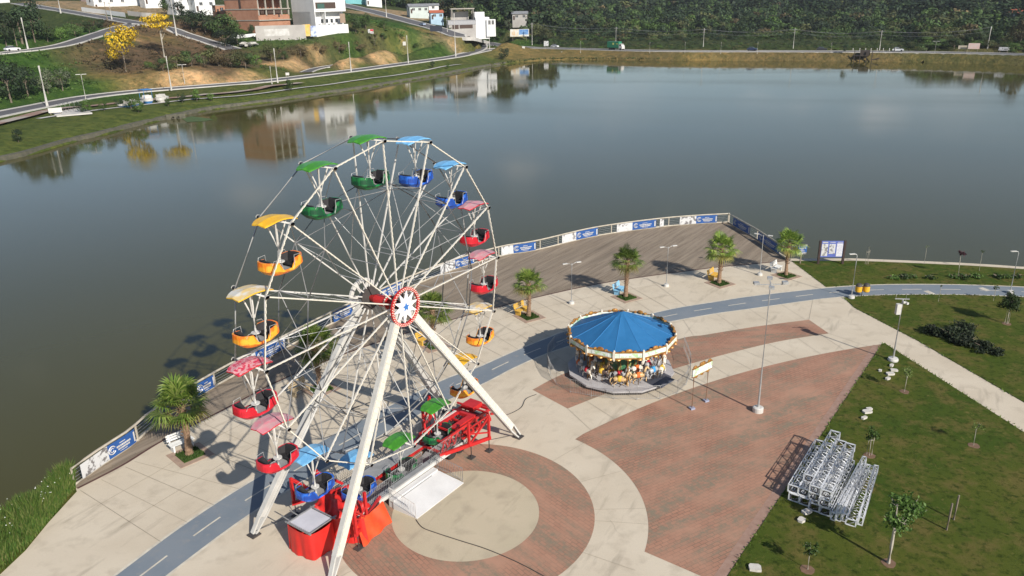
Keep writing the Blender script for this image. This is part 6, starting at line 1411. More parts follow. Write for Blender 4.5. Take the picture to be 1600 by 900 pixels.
def house(u, v, D, w_, d_, h_, wm, rm_, label, turn=0, gable=True, nwin=2, door=True, rh=None, name='house'):
    g = far_spot(u, v, D) if D else ground(u, v); g = Vector((g.x, g.y, g.z)); t_ = thing(name, label, 'house', g, facing(g) + R_(turn))
    b_ = MB(); b_.box((0, d_ / 2, h_ / 2 - 2), (w_, d_, h_ + 4)); b_.build('wall', wm, t_)
    b_ = MB(); rh = rh or h_ * .4
    if gable:
        e = .5; vs = [(-w_ / 2 - e, -e, h_ - .15), (w_ / 2 + e, -e, h_ - .15), (w_ / 2 + e, d_ + e, h_ - .15), (-w_ / 2 - e, d_ + e, h_ - .15), (-w_ / 2 - e, d_ / 2, h_ + rh), (w_ / 2 + e, d_ / 2, h_ + rh)]
        b_.add(vs, [(0, 1, 5, 4), (2, 3, 4, 5), (0, 4, 3), (1, 2, 5), (3, 2, 1, 0)])
    else: b_.box((0, d_ / 2, h_ + .1), (w_ + .3, d_ + .3, .3))
    b_.build('roof', rm_, t_)
    for i in range(nwin): window(t_, -w_ / 2 + w_ * (i + .5) / nwin + (.4 if door else 0), h_ * .58, min(1.4, w_ / nwin * .5), 1.2)
    window(t_, d_ * .5, h_ * .58, 1.2, 1.1, -w_ / 2 - .03, True)
    if door: b_ = MB(); b_.box((-w_ / 2 + .9, -.04, 1.05), (.9, .07, 2.1)); b_.build('door', M['void'], t_)
    return t_
house(655, 20.5, 445, 10, 8, 3.4, mat('wall_pale_green', (.5, .55, .52), (.42, .47, .44), scale=.3), M['roof_grey'], 'pale house with grey gabled roof on the slope above the road', 12, nwin=3); house(683, 30, 425, 6.5, 5, 3.2, M['bblue'], M['roof_red'], 'light blue house with red tiled roof beside the descending road', 10, nwin=2, rh=1.2)
house(676, 16, 470, 7, 5, 2.6, M['bwhite'], M['roof_grey'], 'small white shed right of the grey roofed house', 5, nwin=1); house(560, 7, 505, 18, 8, 6, M['teal'], M['roof_grey'], 'long teal walled building at the top edge beside the road', 14, False, 4); house(585, 7, 500, 9, 8, 5.5, M['bwhite'], M['roof_grey'], 'white house right of the teal building at the top edge', 10, False, 2)
house(292, 15.5, 395, 10, 9, 8, M['bwhite'], M['roof_grey'], 'white two storey house above the dark trees at the upper left', 25, False, 2); house(322, 17, 390, 9, 8, 5.2, M['bwhite'], M['roof_red'], 'white house with red roof above the dark trees', 22, True, 2, rh=1.6); house(346, 22, 380, 4.5, 4, 3.5, M['rawbrick'], M['rconc'], 'small raw brick hut left of the unfinished building', 20, False, 1)
house(175, 14, 445, 16, 8, 6.5, M['bwhite'], M['roof_grey'], 'long white house at the top edge behind the crossarm pole', 24, False, 3); house(205, 10, 450, 9, 8, 8, M['bwhite'], M['roof_red'], 'white red roofed house at the top edge right of the long white house', 22, True, 2, rh=2); house(240, 6, 440, 8, 7, 6, M['bwhite'], M['roof_grey'], 'white house at the top edge behind the flat yellow tree', 20, False, 2); house(150, 4, 480, 9, 7, 6, mat('wall_pink', (.55, .4, .35), (.46, .33, .29), scale=.3), M['roof_red'], 'pale pink house at the top edge left of the long white house', 22, True, 2, rh=1.8)
house(1585, 34, 520, 9, 7, 4.5, M['bwhite'], M['roof_red'], 'red roofed house among the trees at the far right', -24, True, 2, rh=2); house(5, 5, 470, 7, 7, 5.5, M['bwhite'], M['roof_grey'], 'white house at the top left corner behind trees', 33, False, 1); house(812, 31, 455, 8, 6, 3.2, M['bgrey'], M['roof_grey'], 'low grey roofed house at the edge of the wood above the billboard', -4, True, 2)
# modern white house
g = far_spot(738, 45, 415); t_ = thing('modern_house', 'flat roofed modern white house with long grey garage and canopy', 'house', g, facing(g) + R_(8))
b_ = MB(); b_.box((-5.2, 3, -1), (13.5, 8, 10)); b_.build('garage', M['bgrey'], t_); b_ = MB(); b_.box((-5.2, -1.05, 3.1), (14.2, .3, 2.0)); b_.box((-5.2, 3, 4.1), (14.2, 8.4, .3)); b_.build('fascia', mat('grey_panel', (.36, .36, .37), (.3, .3, .31)), t_)
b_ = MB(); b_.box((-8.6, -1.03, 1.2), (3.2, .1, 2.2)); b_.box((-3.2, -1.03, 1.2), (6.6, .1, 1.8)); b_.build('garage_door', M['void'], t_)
b_ = MB(); b_.box((5.2, 4, .2), (7, 9, 10.4)); b_.box((4.2, 5, 6.6), (5, 6, 2.6)); b_.box((9.4, 1.0, .2), (4.6, 5, 8.2)); b_.build('wall', M['bwhite'], t_)
for x in (8.6, 10.3): window(t_, x, 2.9, 1.1, 1.9, -1.55)
b_ = MB(); b_.box((-4.2, 6, 9.6), (12, 6, .5)); cp = b_.build('canopy', M['rconc'], t_)
for x in (-9.6, 1.2):
    for y in (3.4, 8.6): b_ = MB(); b_.box((x, y, 6.9), (.35, .35, 5.2)); b_.build('column', M['rconc'], cp)
b_ = MB(); b_.box((-5, 9, 6.2), (9, .4, 4)); b_.build('back_wall', M['bgrey'], t_)
# fences / walls on the hill
def hill_wall(px, h_, label, m_):
    P = resample([ground(*q) for q in px], 2); o0 = P[0].copy(); b_ = MB(); Q = [p - o0 for p in P]; A = offs(Q, .12)
    b_.strip([q + up_ * h_ for q in Q], [q + up_ * h_ for q in A]); b_.strip([q - up_ for q in Q], [q + up_ * h_ for q in Q]); b_.strip([q + up_ * h_ for q in A], [q - up_ for q in A]); o = b_.build('garden_wall', m_, None, o0); tag(o, label, 'wall')
hill_wall([(200, 24), (225, 27), (245, 27.5)], 1.8, 'pale garden wall above the hill road junction', M['bgrey']); hill_wall([(128, 18), (160, 22), (196, 27)], 1.8, 'long pale garden wall beside the upper hill road', M['bwhite']); hill_wall([(365, 66), (370, 60), (400, 57)], 1.2, 'low white wall joining the retaining wall below the brick building', M['bwhite'])
t_ = thing('rubble_heap', 'pale rubble and sheet heap at the left end of the retaining wall', 'rubble', ground(393, 72)); rr = random.Random(5); b_ = MB()
for i in range(16): b_.box((rr.uniform(-4, 3), rr.uniform(-2, 2), rr.uniform(.2, 1.2)), (rr.uniform(.8, 2.4), rr.uniform(.8, 2), rr.uniform(.2, .9)), rr.uniform(0, 3))
b_.build('rubble', M['far_kerb'], t_)

# ---- play and exercise area on the left promenade
p = ground(110, 176); t_ = thing('exercise_slab', 'grey concrete slab with outdoor exercise bars on the promenade', 'slab', p, facing(p) + .12); b_ = MB(); b_.box((0, 0, .12), (7.5, 13, .3)); b_.build('slab', M['far_kerb'], t_)
for i in range(5): b_ = MB(); x = -2 + i * 1.0; b_.tube((x, -1.5, .2), (x, -1.5, 2.3), .06); b_.tube((x, 2, .2), (x, 2, 2.3), .06); b_.tube((x, -1.5, 2.3), (x, 2, 2.3), .05); b_.build('exercise_bar', M['grey'], t_)
def hull(p, rz, L_, w_, h_, label, ma, mb2, cabin=False):
    t_ = thing('pedal_boat', label, 'boat', p, rz); b_ = MB(); rows = []
    for z_, k in ((0, .7), (h_ * .5, .95), (h_, 1)):
        rows.append([(L_ / 2 * k * math.copysign(abs(math.cos(a)) ** .7, math.cos(a)), w_ / 2 * k * math.copysign(abs(math.sin(a)) ** .7, math.sin(a)), z_) for a in [2 * PI * i / 20 for i in range(20)]])
    b_.add(rows[0] + rows[1], [(i, (i + 1) % 20, 20 + (i + 1) % 20, 20 + i) for i in range(20)], 0); b_.add(rows[1] + rows[2] + [(0, 0, h_ * .8)], [(i, (i + 1) % 20, 20 + (i + 1) % 20, 20 + i) for i in range(20)] + [(20 + i, 20 + (i + 1) % 20, 40) for i in range(20)], 1); b_.build('hull', [ma, mb2], t_)
    for x in (-L_ * .2, L_ * .12): b_ = MB(); b_.box((x, 0, h_ + .1), (.5, w_ * .7, .4)); b_.box((x - .3, 0, h_ + .4), (.12, w_ * .7, .7)); b_.build('seat', mb2, t_)
    if cabin: b_ = MB(); b_.box((0, 0, h_ + 2.2), (L_ * .7, w_, .12)); [b_.tube((x, y, h_), (x, y, h_ + 2.2), .05) for x in (-L_ * .3, L_ * .3) for y in (-w_ * .4, w_ * .4)]; b_.build('canopy', ma, t_)
BL = mat('boat_blue', (.05, .2, .45), (.04, .16, .38)); rd = slope_dir(190, 166, 240, 158)
hull(ground(205, 166), rd, 8, 2.6, 1.0, 'long low blue and white boat parked on the promenade', BL, M['white']); hull(ground(230, 161.5), rd + 1.2, 4.4, 2.6, 1.4, 'blue and white boat with canopy tilted on the promenade', BL, M['white'], True); hull(ground(254, 159), rd + .2, 4.2, 2.6, 1.3, 'white boat with two openings right of the blue ones', M['white'], M['white'])
# ---- old jetty
base_ = spot(1348, 96.2, ZL); t_ = thing('old_jetty', 'ruined dark timber boat hut standing at the far shore', 'jetty', base_, facing(base_)); M['oldwood'] = mat('old_timber', (.035, .027, .022), (.06, .045, .035)); b_ = MB()
b_.box((-1, 0, 2.3), (5.5, 3, .25)); b_.box((.5, .5, 3.4), (3.6, 2.4, 2.0)); b_.beam((2.2, 0, .4), (6, 0, 1.4), .4); 
for x in (-3.4, -1.2, 1.2, 3.2): b_.beam((x, -1.2, -1), (x, -1.2, 4.2), .3)
b_.build('frame', M['oldwood'], t_)
for i, u in enumerate((1329.5, 1340, 1349, 1357.5, 1367, 1376.5, 1386, 1395)):
    p = spot(u, 96.4 + .05 * i, ZL - .8); b_ = MB(); b_.path([(0, 0, 0), (.25, 0, 5.4)], [.22, .18], 7); b_.ell((.25, 0, 5.4), (.18, .18, .05), 7, 4); o = b_.build('mooring_post', M['pole'], None, p); tag(o, 'pale leaning timber post of the old jetty at the far shore', 'post', 'row of old posts at the far shore')

# ================================================================== FAR TREES
SP = (.55, 1.65)
GR = {'broad': leaf_mat('wood_green', [(.028, .05, .014), (.04, .07, .018), (.055, .088, .024)], .7, .12, SP), 'olive': leaf_mat('wood_olive', [(.052, .06, .02), (.068, .078, .026), (.088, .092, .034)], .7, .12, SP), 'fresh': leaf_mat('wood_fresh', [(.045, .085, .016), (.06, .11, .02), (.08, .13, .026)], .7, .15, SP),
      'dark': leaf_mat('wood_dark', [(.014, .026, .011), (.02, .036, .014), (.028, .047, .018)], .7, .06, SP), 'dry': leaf_mat('wood_dry', [(.085, .068, .032), (.11, .085, .04), (.135, .1, .045)], .7, .15, SP), 'yellow': leaf_mat('ipe_yellow', [(.1, .09, .02), (.38, .25, .015), (.5, .34, .015), (.56, .4, .03)], .6, .3), 'grey': leaf_mat('greyish_leaves', [(.07, .09, .05), (.095, .115, .065), (.12, .135, .08)], .7, .12)}
def crown_pts(kind, n, rr):
    pts = []
    if kind in ('round', 'tall', 'bush', 'flat'):
        sx, sz, z0, nl = {'round': (.46, .40, .58, 13), 'tall': (.27, .44, .54, 12), 'bush': (.62, .42, .42, 9), 'flat': (.52, .16, .82, 10)}[kind]
        cl = []
        for i in range(nl):
            a, c_ = rr.uniform(0, 6.28), rr.uniform(-1, 1); q = math.sqrt(1 - c_ * c_) * rr.uniform(.4, .85); cl.append((math.cos(a) * q, math.sin(a) * q, c_ * .75, rr.uniform(.28, .5)))
        for i in range(n):
            x, y, z_, r_ = rr.choice(cl); a, c_ = rr.uniform(0, 6.28), rr.uniform(-1, 1); q = math.sqrt(1 - c_ * c_); k = r_ * rr.uniform(.7, 1.08)
            pts.append((Vector(((x + math.cos(a) * q * k) * sx, (y + math.sin(a) * q * k) * sx, z0 + (z_ + c_ * k) * sz)), Vector((math.cos(a) * q + .5 * x, math.sin(a) * q + .5 * y, c_ + .3 * z_ + .15))))
    elif kind == 'araucaria':
        for i in range(n):
            t_ = rr.random(); a = rr.randrange(11) * .571 + rr.gauss(0, .09); lvl = rr.choice((.78, .86, .93, .98)); r_ = (.40 - (lvl - .78) * .9) * math.sqrt(t_); pts.append((Vector((math.cos(a) * r_, math.sin(a) * r_, lvl + .09 * t_ * t_ + rr.gauss(0, .008))), Vector((math.cos(a) * .5, math.sin(a) * .5, 1))))
    return pts
def crown_quads(b_, pts, size, rr):
    for p, n_ in pts:
        n_ = (n_.normalized() + Vector((rr.gauss(0, .24), rr.gauss(0, .24), rr.gauss(0, .24)))).normalized(); x, y, _ = frame_of(n_, (rr.uniform(-1, 1), rr.uniform(-1, 1), .1)); s_ = size * rr.uniform(.6, 1.3)
        b_.add([p - x * s_, p - y * s_ * .7, p + x * s_, p + y * s_ * .7], [(0, 1, 2, 3)])
def far_tree_mesh(kind, leaf, n, ls, seed):
    rr = random.Random(seed); b_ = MB(); crown_quads(b_, crown_pts(kind, n, rr), ls, rr); cm = b_.mesh('crown', GR[leaf]); b_ = MB(); h_ = {'round': .6, 'tall': .6, 'bush': .4, 'flat': .78, 'araucaria': .97}[kind]
    b_.path([(0, 0, -.08), (.01, .01, h_ * .5), (0, 0, h_)], [.028, .02, .008], 6)
    for i in range(5):
        a = rr.uniform(0, 6.28); z_ = h_ * rr.uniform(.5, .85); b_.path([(0, 0, z_), (math.cos(a) * .15, math.sin(a) * .15, z_ + .1), (math.cos(a) * .28, math.sin(a) * .28, z_ + .2)], [.014, .009, .003], 4)
    return cm, b_.mesh('trunk', M['palebark'] if kind == 'flat' else M['bark'])
KINDS = {}
for i, (kn, lf) in enumerate([('round', 'broad'), ('round', 'olive'), ('round', 'fresh'), ('tall', 'dark'), ('tall', 'broad'), ('bush', 'olive'), ('bush', 'fresh'), ('araucaria', 'dark'), ('round', 'dry'), ('round', 'dark'), ('round', 'grey'), ('bush', 'dry'), ('round', 'yellow'), ('flat', 'yellow'), ('bush', 'dark'), ('bush', 'broad')]):
    KINDS[(kn, lf)] = [far_tree_mesh(kn, lf, 1150 if lf == 'yellow' else 1050, .025 if lf == 'yellow' else (.034 if kn != 'araucaria' else .036), 100 + i * 3 + j) for j in range(2)]
WORDS = {'broad': 'mid green', 'olive': 'olive green', 'fresh': 'fresh green', 'dark': 'very dark green', 'dry': 'brownish', 'grey': 'grey green', 'yellow': 'bright yellow'}
def plant(p, kn, lf, h_, label, grp=None, rr=random, j=None, name=None, wide=1.):
    cm, tm = KINDS[(kn, lf)][rr.randrange(2) if j is None else j]; t_ = thing(name or {'bush': 'bush', 'araucaria': 'araucaria_tree'}.get(kn, 'broadleaf_tree'), label, 'bush' if kn == 'bush' else 'tree', p, rr.uniform(0, 6.28), grp); t_.scale = (h_ * wide, h_ * wide, h_)
    put('crown', cm, t_); put('trunk', tm, t_); return t_
R1 = random.Random(21)
def hero(u, v, vt, kn, lf, label, wide=1., z=None):
    p = ground(u, v) if z is None else spot(u, v, z); h_ = height_to(p, vt); return plant(p, kn, lf, h_ * 1.0, label, None, R1, 0, None, wide)
hero(197, 112, 33, 'round', 'yellow', 'large yellow flowering tree on the brown slope at the upper left', .95); hero(257, 90, 20, 'flat', 'yellow', 'flat topped yellow flowering tree with thin trunk beside the branch road', .8)
hero(788, 93, 71, 'bush', 'dark', 'round dark bush on the bank at the bend of the lake', .85); hero(1321, 83, 68, 'round', 'dark', 'small round dark bush on the far bank left of the old jetty', .9)
hero(830, 30, 10, 'round', 'dry', 'brownish tree at the edge of the wood above the billboard'); hero(1147, 52, 28, 'round', 'dry', 'orange brown tree standing out in the wood right of the truck', 1.1); hero(1592, 76, 30, 'round', 'dry', 'sparse pale bare tree at the right edge of the far road', .8)
for i, (u, v, vt, kn, lf, wd, lb) in enumerate([(18, 160, 98, 'round', 'dark', 1.1, 'dark tree at the left edge above the lakeside road'), (45, 152, 105, 'round', 'dark', 1.1, 'dark tree second from the left edge above the lakeside road'), (75, 146, 108, 'round', 'grey', 1.1, 'grey green tree behind the leaning white pole'), (98, 141, 108, 'round', 'grey', 1.15, 'grey green tree right of the leaning white pole'), (5, 130, 88, 'round', 'dark', 1.0, 'dark tree at the left edge below the hill road'), (30, 118, 92, 'bush', 'broad', 1.0, 'bush below the hill road at the left'),
                                     (10, 72, 15, 'round', 'dark', .9, 'tall dark tree behind the white car'), (35, 68, 10, 'tall', 'dark', 1.2, 'tall dark tree right of the white hill pole'), (55, 66, 8, 'round', 'dark', .9, 'dark tree left of the upper hill road'), (50, 24, -14, 'round', 'dark', .9, 'dark tree at the top edge above the upper hill road'), (75, 66, 34, 'round', 'broad', 1.0, 'green tree in the hollow between the hill roads'), (95, 62, 36, 'bush', 'fresh', 1., 'fresh green bush in the hollow between the hill roads'), (118, 58, 30, 'bush', 'broad', 1., 'green bush in the hollow, right of the fresh green one'), (140, 52, 28, 'bush', 'broad', .9, 'green bush in the hollow nearest the junction'), (158, 44, 27, 'bush', 'dark', .9, 'dark bush right by the hill junction'),
                                     (300, 50, 15, 'round', 'dark', 1.2, 'large dark tree above the branch road'), (322, 54, 16, 'round', 'dark', 1.2, 'large dark tree in the middle above the branch road'), (345, 62, 22, 'round', 'broad', 1.2, 'dark tree near the small brick hut'), (362, 58, 19, 'round', 'broad', 1., 'green tree against the brick building'), (352, 72, 40, 'bush', 'dark', 1.1, 'dark bush at the foot of the branch road'), (372, 72, 44, 'bush', 'dark', 1., 'dark bush left of the rubble heap'), (282, 30, 2, 'round', 'dark', 1., 'dark tree left of the white two storey house'), (262, 22, -4, 'round', 'broad', 1., 'green tree left of the house at the top edge'), (394, 56, 38, 'tall', 'dark', 1.1, 'slim dark conifer at the corner of the brick building'),
                                     (255, 112, 85, 'bush', 'broad', 1.1, 'green bush above the cut bank at its left end'), (278, 108, 78, 'bush', 'olive', 1.1, 'olive bush above the cut bank near the white pole'), (300, 104, 72, 'bush', 'broad', 1.1, 'green bush above the cut bank behind the twin lamp'), (320, 102, 70, 'bush', 'olive', 1.1, 'olive bush in the middle above the cut bank'), (342, 103, 68, 'bush', 'dry', 1., 'reddish brown bush above the cut bank'), (362, 106, 70, 'bush', 'olive', 1.1, 'olive bush above the right part of the cut bank'), (384, 108, 76, 'bush', 'broad', 1., 'green bush at the right end of the cut bank'), (400, 100, 80, 'bush', 'fresh', .9, 'fresh green bush right of the cut bank'), (232, 107, 92, 'bush', 'fresh', .9, 'low bush right of the large yellow tree'), (330, 84, 66, 'bush', 'broad', .9, 'bush on the slope below the branch road'),
                                     (425, 98, 66, 'round', 'olive', .95, 'thin olive tree below the mural wall'), (443, 94, 76, 'bush', 'broad', .9, 'green bush right of the thin olive tree'), (470, 88, 64, 'bush', 'dry', 1.2, 'brown brush below the retaining wall'), (500, 84, 62, 'bush', 'dry', 1.2, 'brown brush below the white house'), (530, 82, 60, 'bush', 'dry', 1.2, 'brown brush right of the white house'), (560, 80, 61, 'bush', 'dry', 1.1, 'brown brush at the right end of the cut slope'), (585, 70, 44, 'bush', 'olive', 1.1, 'olive bush by the small white board'), (556, 52, 22, 'round', 'broad', .9, 'green tree right of the white house'), (572, 46, 20, 'round', 'broad', .9, 'second green tree right of the white house'), (600, 45, 28, 'bush', 'fresh', 1., 'fresh green bush on the slope below the descending road'), (625, 60, 42, 'bush', 'fresh', 1., 'fresh green bush in the middle of the green slope'), (650, 75, 64, 'bush', 'fresh', 1.2, 'low green bush on the slope left of the bend'), (598, 62, 48, 'bush', 'broad', 1., 'green bush behind the brown brush'),
                                     (692, 38, 27, 'bush', 'broad', 1., 'green bush in front of the light blue house'), (715, 20, -6, 'round', 'broad', 1., 'green tree behind the modern white house canopy'), (795, 48, 30, 'round', 'grey', 1., 'grey green tree right of the modern white house'), (775, 66, 50, 'bush', 'fresh', 1.1, 'green bush below the modern white house'), (845, 70, 50, 'bush', 'broad', 1.2, 'green bush right of the colourful billboard'), (780, 56, 44, 'bush', 'broad', 1., 'bush on the slope left of the billboard'), (738, 56, 42, 'bush', 'broad', 1.2, 'green bush under the white modern house, left one'), (752, 57, 42, 'bush', 'fresh', 1.2, 'fresh green bush under the white modern house, middle one'), (768, 58, 42, 'bush', 'broad', 1.2, 'green bush under the white modern house, right one'), (782, 60, 44, 'bush', 'broad', 1.2, 'green bush just right of the white modern house'), (797, 64, 54, 'bush', 'fresh', 1.2, 'low fresh bush left of the colourful billboard'), (850, 40, 14, 'round', 'dark', 1.1, 'tall dark tree at the wood edge right of the billboard'), (868, 42, 16, 'tall', 'dark', 1.2, 'tall narrow dark tree at the wood edge'), (840, 44, 22, 'round', 'broad', 1.1, 'green tree behind the pole right of the billboard'), (630, 12, -6, 'round', 'fresh', 1., 'green tree behind the grey roofed house'), (695, 12, -12, 'round', 'fresh', 1., 'fresh green tree at the top edge above the blue house')]):
    hero(u, v, vt, kn, lf, lb, wd)
for i, (u, v) in enumerate([(127, 178), (138, 177), (163, 173), (188, 168), (217, 176), (263, 166), (285, 160), (308, 158), (330, 158), (29, 222), (205, 170), (700, 108), (676, 106), (452, 142)]):
    p = ground(u, v); plant(p, 'round', 'fresh' if i % 3 else 'dark', (2.6, 3.4, 2.2)[i % 3], 'small planted tree on the left lake bank lawn', 'young trees along the left lake bank', R1)
for i, (u, v, vt, kn, lf, lb) in enumerate([(664, 8, -38, 'round', 'broad', 'tall green tree rising past the top edge behind the grey roofed house'), (700, 16, -34, 'tall', 'dark', 'tall dark tree rising past the top edge left of the modern house'), (718, 14, -46, 'round', 'dark', 'tall dark round tree just left behind the modern house'), (734, 13, -40, 'araucaria', 'dark', 'first tall araucaria behind the modern house'), (750, 15, -52, 'round', 'dark', 'tall dark tree straight behind the white cube of the modern house'), (768, 17, -44, 'tall', 'dark', 'tall narrow dark tree right behind the modern house'), (785, 18, -54, 'araucaria', 'dark', 'second tall araucaria above the colourful billboard'), (802, 22, -36, 'round', 'dark', 'tall dark tree above the low grey house'), (822, 26, -24, 'tall', 'dark', 'tall narrow dark tree right of the low grey house'), (858, 30, -14, 'araucaria', 'dark', 'third tall araucaria where the wood meets the far road')]): hero(u, v, vt, kn, lf, lb, .8)
# the wood beyond the far road
roadD = np.array([(math.degrees(math.atan2(p.x, p.y)), math.hypot(p.x, p.y)) for p in [spot(u, v, 2.2) for u, v in RR]])
R2 = random.Random(99); cand = []
def wood_kind(D0, r_):
    x = R2.random()
    if D0 < 22: return ('bush', R2.choice(('olive', 'fresh', 'broad', 'broad'))) if x < .75 else ('round', R2.choice(('broad', 'olive')))
    if r_ > 570 and x < .75: return R2.choice((('round', 'dark'), ('tall', 'dark'), ('araucaria', 'dark'), ('round', 'dark'), ('round', 'broad'), ('tall', 'broad')))
    if x < .42: return ('round', R2.choice(('broad', 'broad', 'olive', 'dark', 'fresh')))
    if x < .6: return ('tall', R2.choice(('dark', 'broad')))
    if x < .68: return ('araucaria', 'dark')
    if x < .80: return ('round', 'dark')
    if x < .84: return ('round', 'dry')
    return ('round', R2.choice(('broad', 'olive')))
HS = {'bush': (3.2, 5.5), 'round': (7.5, 12.5), 'tall': (10, 15), 'araucaria': (14, 19)}
clear = [(o.location.x, o.location.y, 7) for o in bpy.data.objects if o.parent is None and o.get('category') in ('house',)] 
bbx = ground(812, 62)
def ok(x, y): return all((x - a) ** 2 + (y - b) ** 2 > r * r for a, b, r in clear)
tries = 0
cell = {}
def far_enough(x, y, s_):
    k = (int(x // 8), int(y // 8))
    for i in (-1, 0, 1):
        for j in (-1, 0, 1):
            for q in cell.get((k[0] + i, k[1] + j), ()):
                if (q[0] - x) ** 2 + (q[1] - y) ** 2 < s_ * s_: return False
    cell.setdefault(k, []).append((x, y)); return True
while tries < 70000 and len(cand) < 5600:
    tries += 1; az = R2.uniform(-14, 40)
    if tries < 9000: D = np.interp(az, roadD[:, 0], roadD[:, 1]) + R2.uniform(6.5, 34); az = max(az, -.5)
    elif tries < 40000: D = R2.uniform(390, 680)
    else: D = math.sqrt(R2.uniform(600 ** 2, 1150 ** 2))
    if az < -1.0:
        if D < 470 + (-1 - az) * 10: continue
        D0 = 60
    else:
        rd_ = np.interp(az, roadD[:, 0], roadD[:, 1]); D0 = D - rd_
        if az < 4.2 and D0 < 7 + (4.2 - az) * 9: continue
        if 27.3 < az < 31.6 and D0 < 12: continue
        if D0 < 6: continue
    x, y = D * math.sin(R_(az)), D * math.cos(R_(az)); s_ = 3.6 if D0 < 30 else (6.0 if D < 640 else 8.2)
    if not far_enough(x, y, s_) or not ok(x, y): continue
    kn, lf = wood_kind(D0, D); h_ = R2.uniform(*HS[kn])
    cap = (.079 + .02 * min(1, max(0, (az - 25.5) / 2)) + (.05 if az < 3.2 else 0)) * D - 26.9 - (hz(x, y) + 1.2)
    if cap < 1.5: cap = 1.5
    if h_ > cap:
        if cap < 6.5: kn, lf = 'bush', lf if ('bush', lf) in KINDS else 'broad'
        elif kn == 'araucaria': kn, lf = 'round', 'dark'
        h_ = cap * R2.uniform(.5, 1.15)
    cand.append((D, x, y, kn, lf, h_, D0))
cand.sort(key=lambda c: c[6] if c[6] < 200 else c[0])
used = sum(1 for o in bpy.data.objects if o.parent is None and o.get('category') in ('tree', 'bush'))
inview = []; rest = []
for c in cand:
    u, v = project((c[1], c[2], hz(c[1], c[2]) + c[5] * .8))
    (inview if -20 < u < 1620 and v > -8 else rest).append(c)
for D, x, y, kn, lf, h_, D0 in inview[:232]:
    lab = {'bush': f'{WORDS[lf]} roadside bush at the front edge of the wood', 'round': f'{WORDS[lf]} round crowned tree in the wood beyond the far road', 'tall': f'{WORDS[lf]} tall narrow tree in the wood beyond the far road', 'araucaria': 'dark umbrella crowned araucaria rising out of the wood'}[kn]
    plant(Vector((x, y, hz(x, y) - .2)), kn, lf, h_, lab, f'{WORDS[lf]} {"bushes" if kn == "bush" else "trees"} of the wood', R2, wide=R2.uniform(1.2, 1.8) if kn == 'bush' else R2.uniform(1.0, 1.4))
far = inview[232:] + [c for c in rest if c[0] < 1150]
QV = []; QI = {}
for D, x, y, kn, lf, h_, D0 in far:
    z0 = hz(x, y) - .2; n_ = 230 if D < 650 else 100
    QI.setdefault(lf, []).append((x, y, z0, kn, h_, n_))
tint = []; allv, allf, allm = [], [], []; lfs = list(QI)
protos = {}
b_ = MB()
for li, lf in enumerate(lfs):
    for x, y, z0, kn, h_, n_ in QI[lf]:
        key = (kn, n_, R2.randrange(3))
        if key not in protos:
            q_ = MB(); r3 = random.Random(len(kn) * 7 + n_ + key[2]); crown_quads(q_, crown_pts(kn, n_, r3), .062 if n_ > 100 else .095, r3); protos[key] = np.array(q_.v)
        V = protos[key]; a = R2.uniform(0, 6.28); c_, s_ = math.cos(a), math.sin(a); wd_ = R2.uniform(1.0, 1.5) * (1.25 if kn == 'bush' else 1); tint.append(np.full(len(V), R2.random()))
        V = V * np.array([wd_, wd_, 1]); W2_ = np.stack([x + h_ * (V[:, 0] * c_ - V[:, 1] * s_), y + h_ * (V[:, 0] * s_ + V[:, 1] * c_), z0 + h_ * V[:, 2]], 1); pass
        allv.append(W2_); allm.append(np.full(len(V) // 4, li))
Vall = np.concatenate(allv); nq = len(Vall) // 4; me = bpy.data.meshes.new('distant_wood'); me.vertices.add(len(Vall)); me.vertices.foreach_set('co', Vall.astype(np.float32).ravel()); me.loops.add(nq * 4); me.loops.foreach_set('vertex_index', np.arange(nq * 4, dtype=np.int32)); me.polygons.add(nq); me.polygons.foreach_set('loop_start', np.arange(0, nq * 4, 4, dtype=np.int32)); me.polygons.foreach_set('loop_total', np.full(nq, 4, dtype=np.int32))
ta = me.attributes.new('tint', 'FLOAT', 'POINT'); ta.data.foreach_set('value', np.concatenate(tint).astype(np.float32))
def wood_tint(src):
    m_ = src.copy(); m_.name = src.name + '_far'; t = m_.node_tree; a = t.nodes.new('ShaderNodeAttribute'); a.attribute_name = 'tint'; mr = [n for n in t.nodes if n.type == 'MAP_RANGE'][0]; t.links.new(a.outputs['Fac'], mr.inputs['Value']); return m_
for lf in lfs: me.materials.append(wood_tint(GR[lf]))
me.polygons.foreach_set('material_index', np.concatenate(allm).astype(np.int32)); me.update(calc_edges=True)
o = put('distant_wood', me); tag(o, 'distant wood covering the hills behind the nearer trees', 'wood', kind='stuff')
print('trees', len(cand), len(inview), 'heroes', used, 'quads', nq)

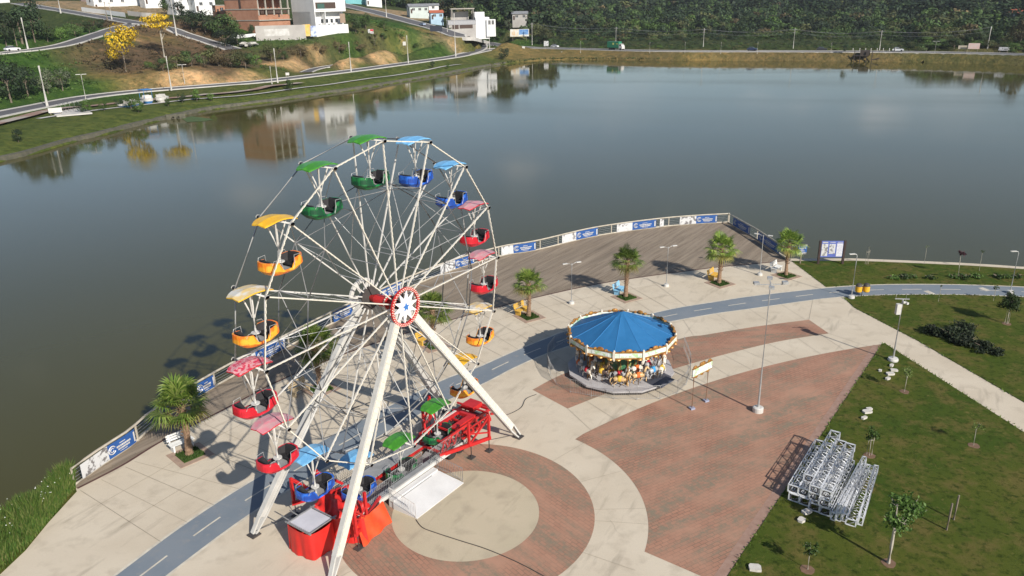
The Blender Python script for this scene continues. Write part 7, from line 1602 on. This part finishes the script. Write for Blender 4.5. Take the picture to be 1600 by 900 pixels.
# undergrowth on the left slopes
ug = {'green': MB(), 'brown': MB()}; r4 = random.Random(31); px_ = []
Pu = np.array([(D * math.sin(R_(a)), D * math.cos(R_(a))) for a, D in [(r4.uniform(-36, 1.5), r4.uniform(215, 470)) for _ in range(5200)]]); Su = sdist(Pu); Zu = terr(Pu); dg_ = np.array([np.min(np.hypot(GRADE[:, 0] - p[0], GRADE[:, 1] - p[1]) - GRADE[:, 3]) for p in Pu])
cw = np.array([(c[0], c[1]) for c in cover]); isb = np.array([c[3][0] > c[3][1] * 1.1 for c in cover])
for p, s_, z_, dr in zip(Pu, Su, Zu, dg_):
    if s_ < 33 or dr < 1.5 or z_ < 2.9 or not ok(p[0], p[1]): continue
    k = np.argmin(((cw - p) ** 2).sum(1)); b = ug['brown' if isb[k] else 'green']
    if isb[k] and cover[k][3][0] > .18: continue
    r_ = r4.uniform(.4, 1.5); leaf_quads(b, [Vector((p[0] + r4.gauss(0, r_), p[1] + r4.gauss(0, r_), z_ + abs(r4.gauss(0, .35)) * r_)) for _ in range(12)], r4.uniform(.25, .5), r4)
o = ug['green'].build('undergrowth', leaf_mat('undergrowth_green', [(.03, .06, .012), (.055, .1, .02), (.08, .12, .03)], .8, .15)); tag(o, 'low green undergrowth covering the slopes on the left', 'undergrowth', kind='stuff')
o = ug['brown'].build('dry_undergrowth', leaf_mat('undergrowth_brown', [(.075, .055, .03), (.12, .085, .045), (.1, .09, .04)], .8, .15)); tag(o, 'dry brown brush covering the slope under the yellow trees', 'undergrowth', kind='stuff')
# ================================================================== AIR
hzb = MB(); hzb.box((200, 900, 74), (3600, 2400, 156)); o = hzb.build('haze', None)
o.data.materials.clear(); hm = bpy.data.materials.new('haze_air'); hm.use_nodes = True; hm.node_tree.nodes.clear()
ho = hm.node_tree.nodes.new('ShaderNodeOutputMaterial'); hv = hm.node_tree.nodes.new('ShaderNodeVolumePrincipled'); hv.inputs['Density'].default_value = .0001; hv.inputs['Color'].default_value = (.86, .92, 1, 1); hv.inputs['Anisotropy'].default_value = .2
hm.node_tree.links.new(hv.outputs[0], ho.inputs['Volume']); o.data.materials.append(hm); tag(o, 'thin blue haze hanging over the lake and the distant wood', 'haze', kind='stuff')
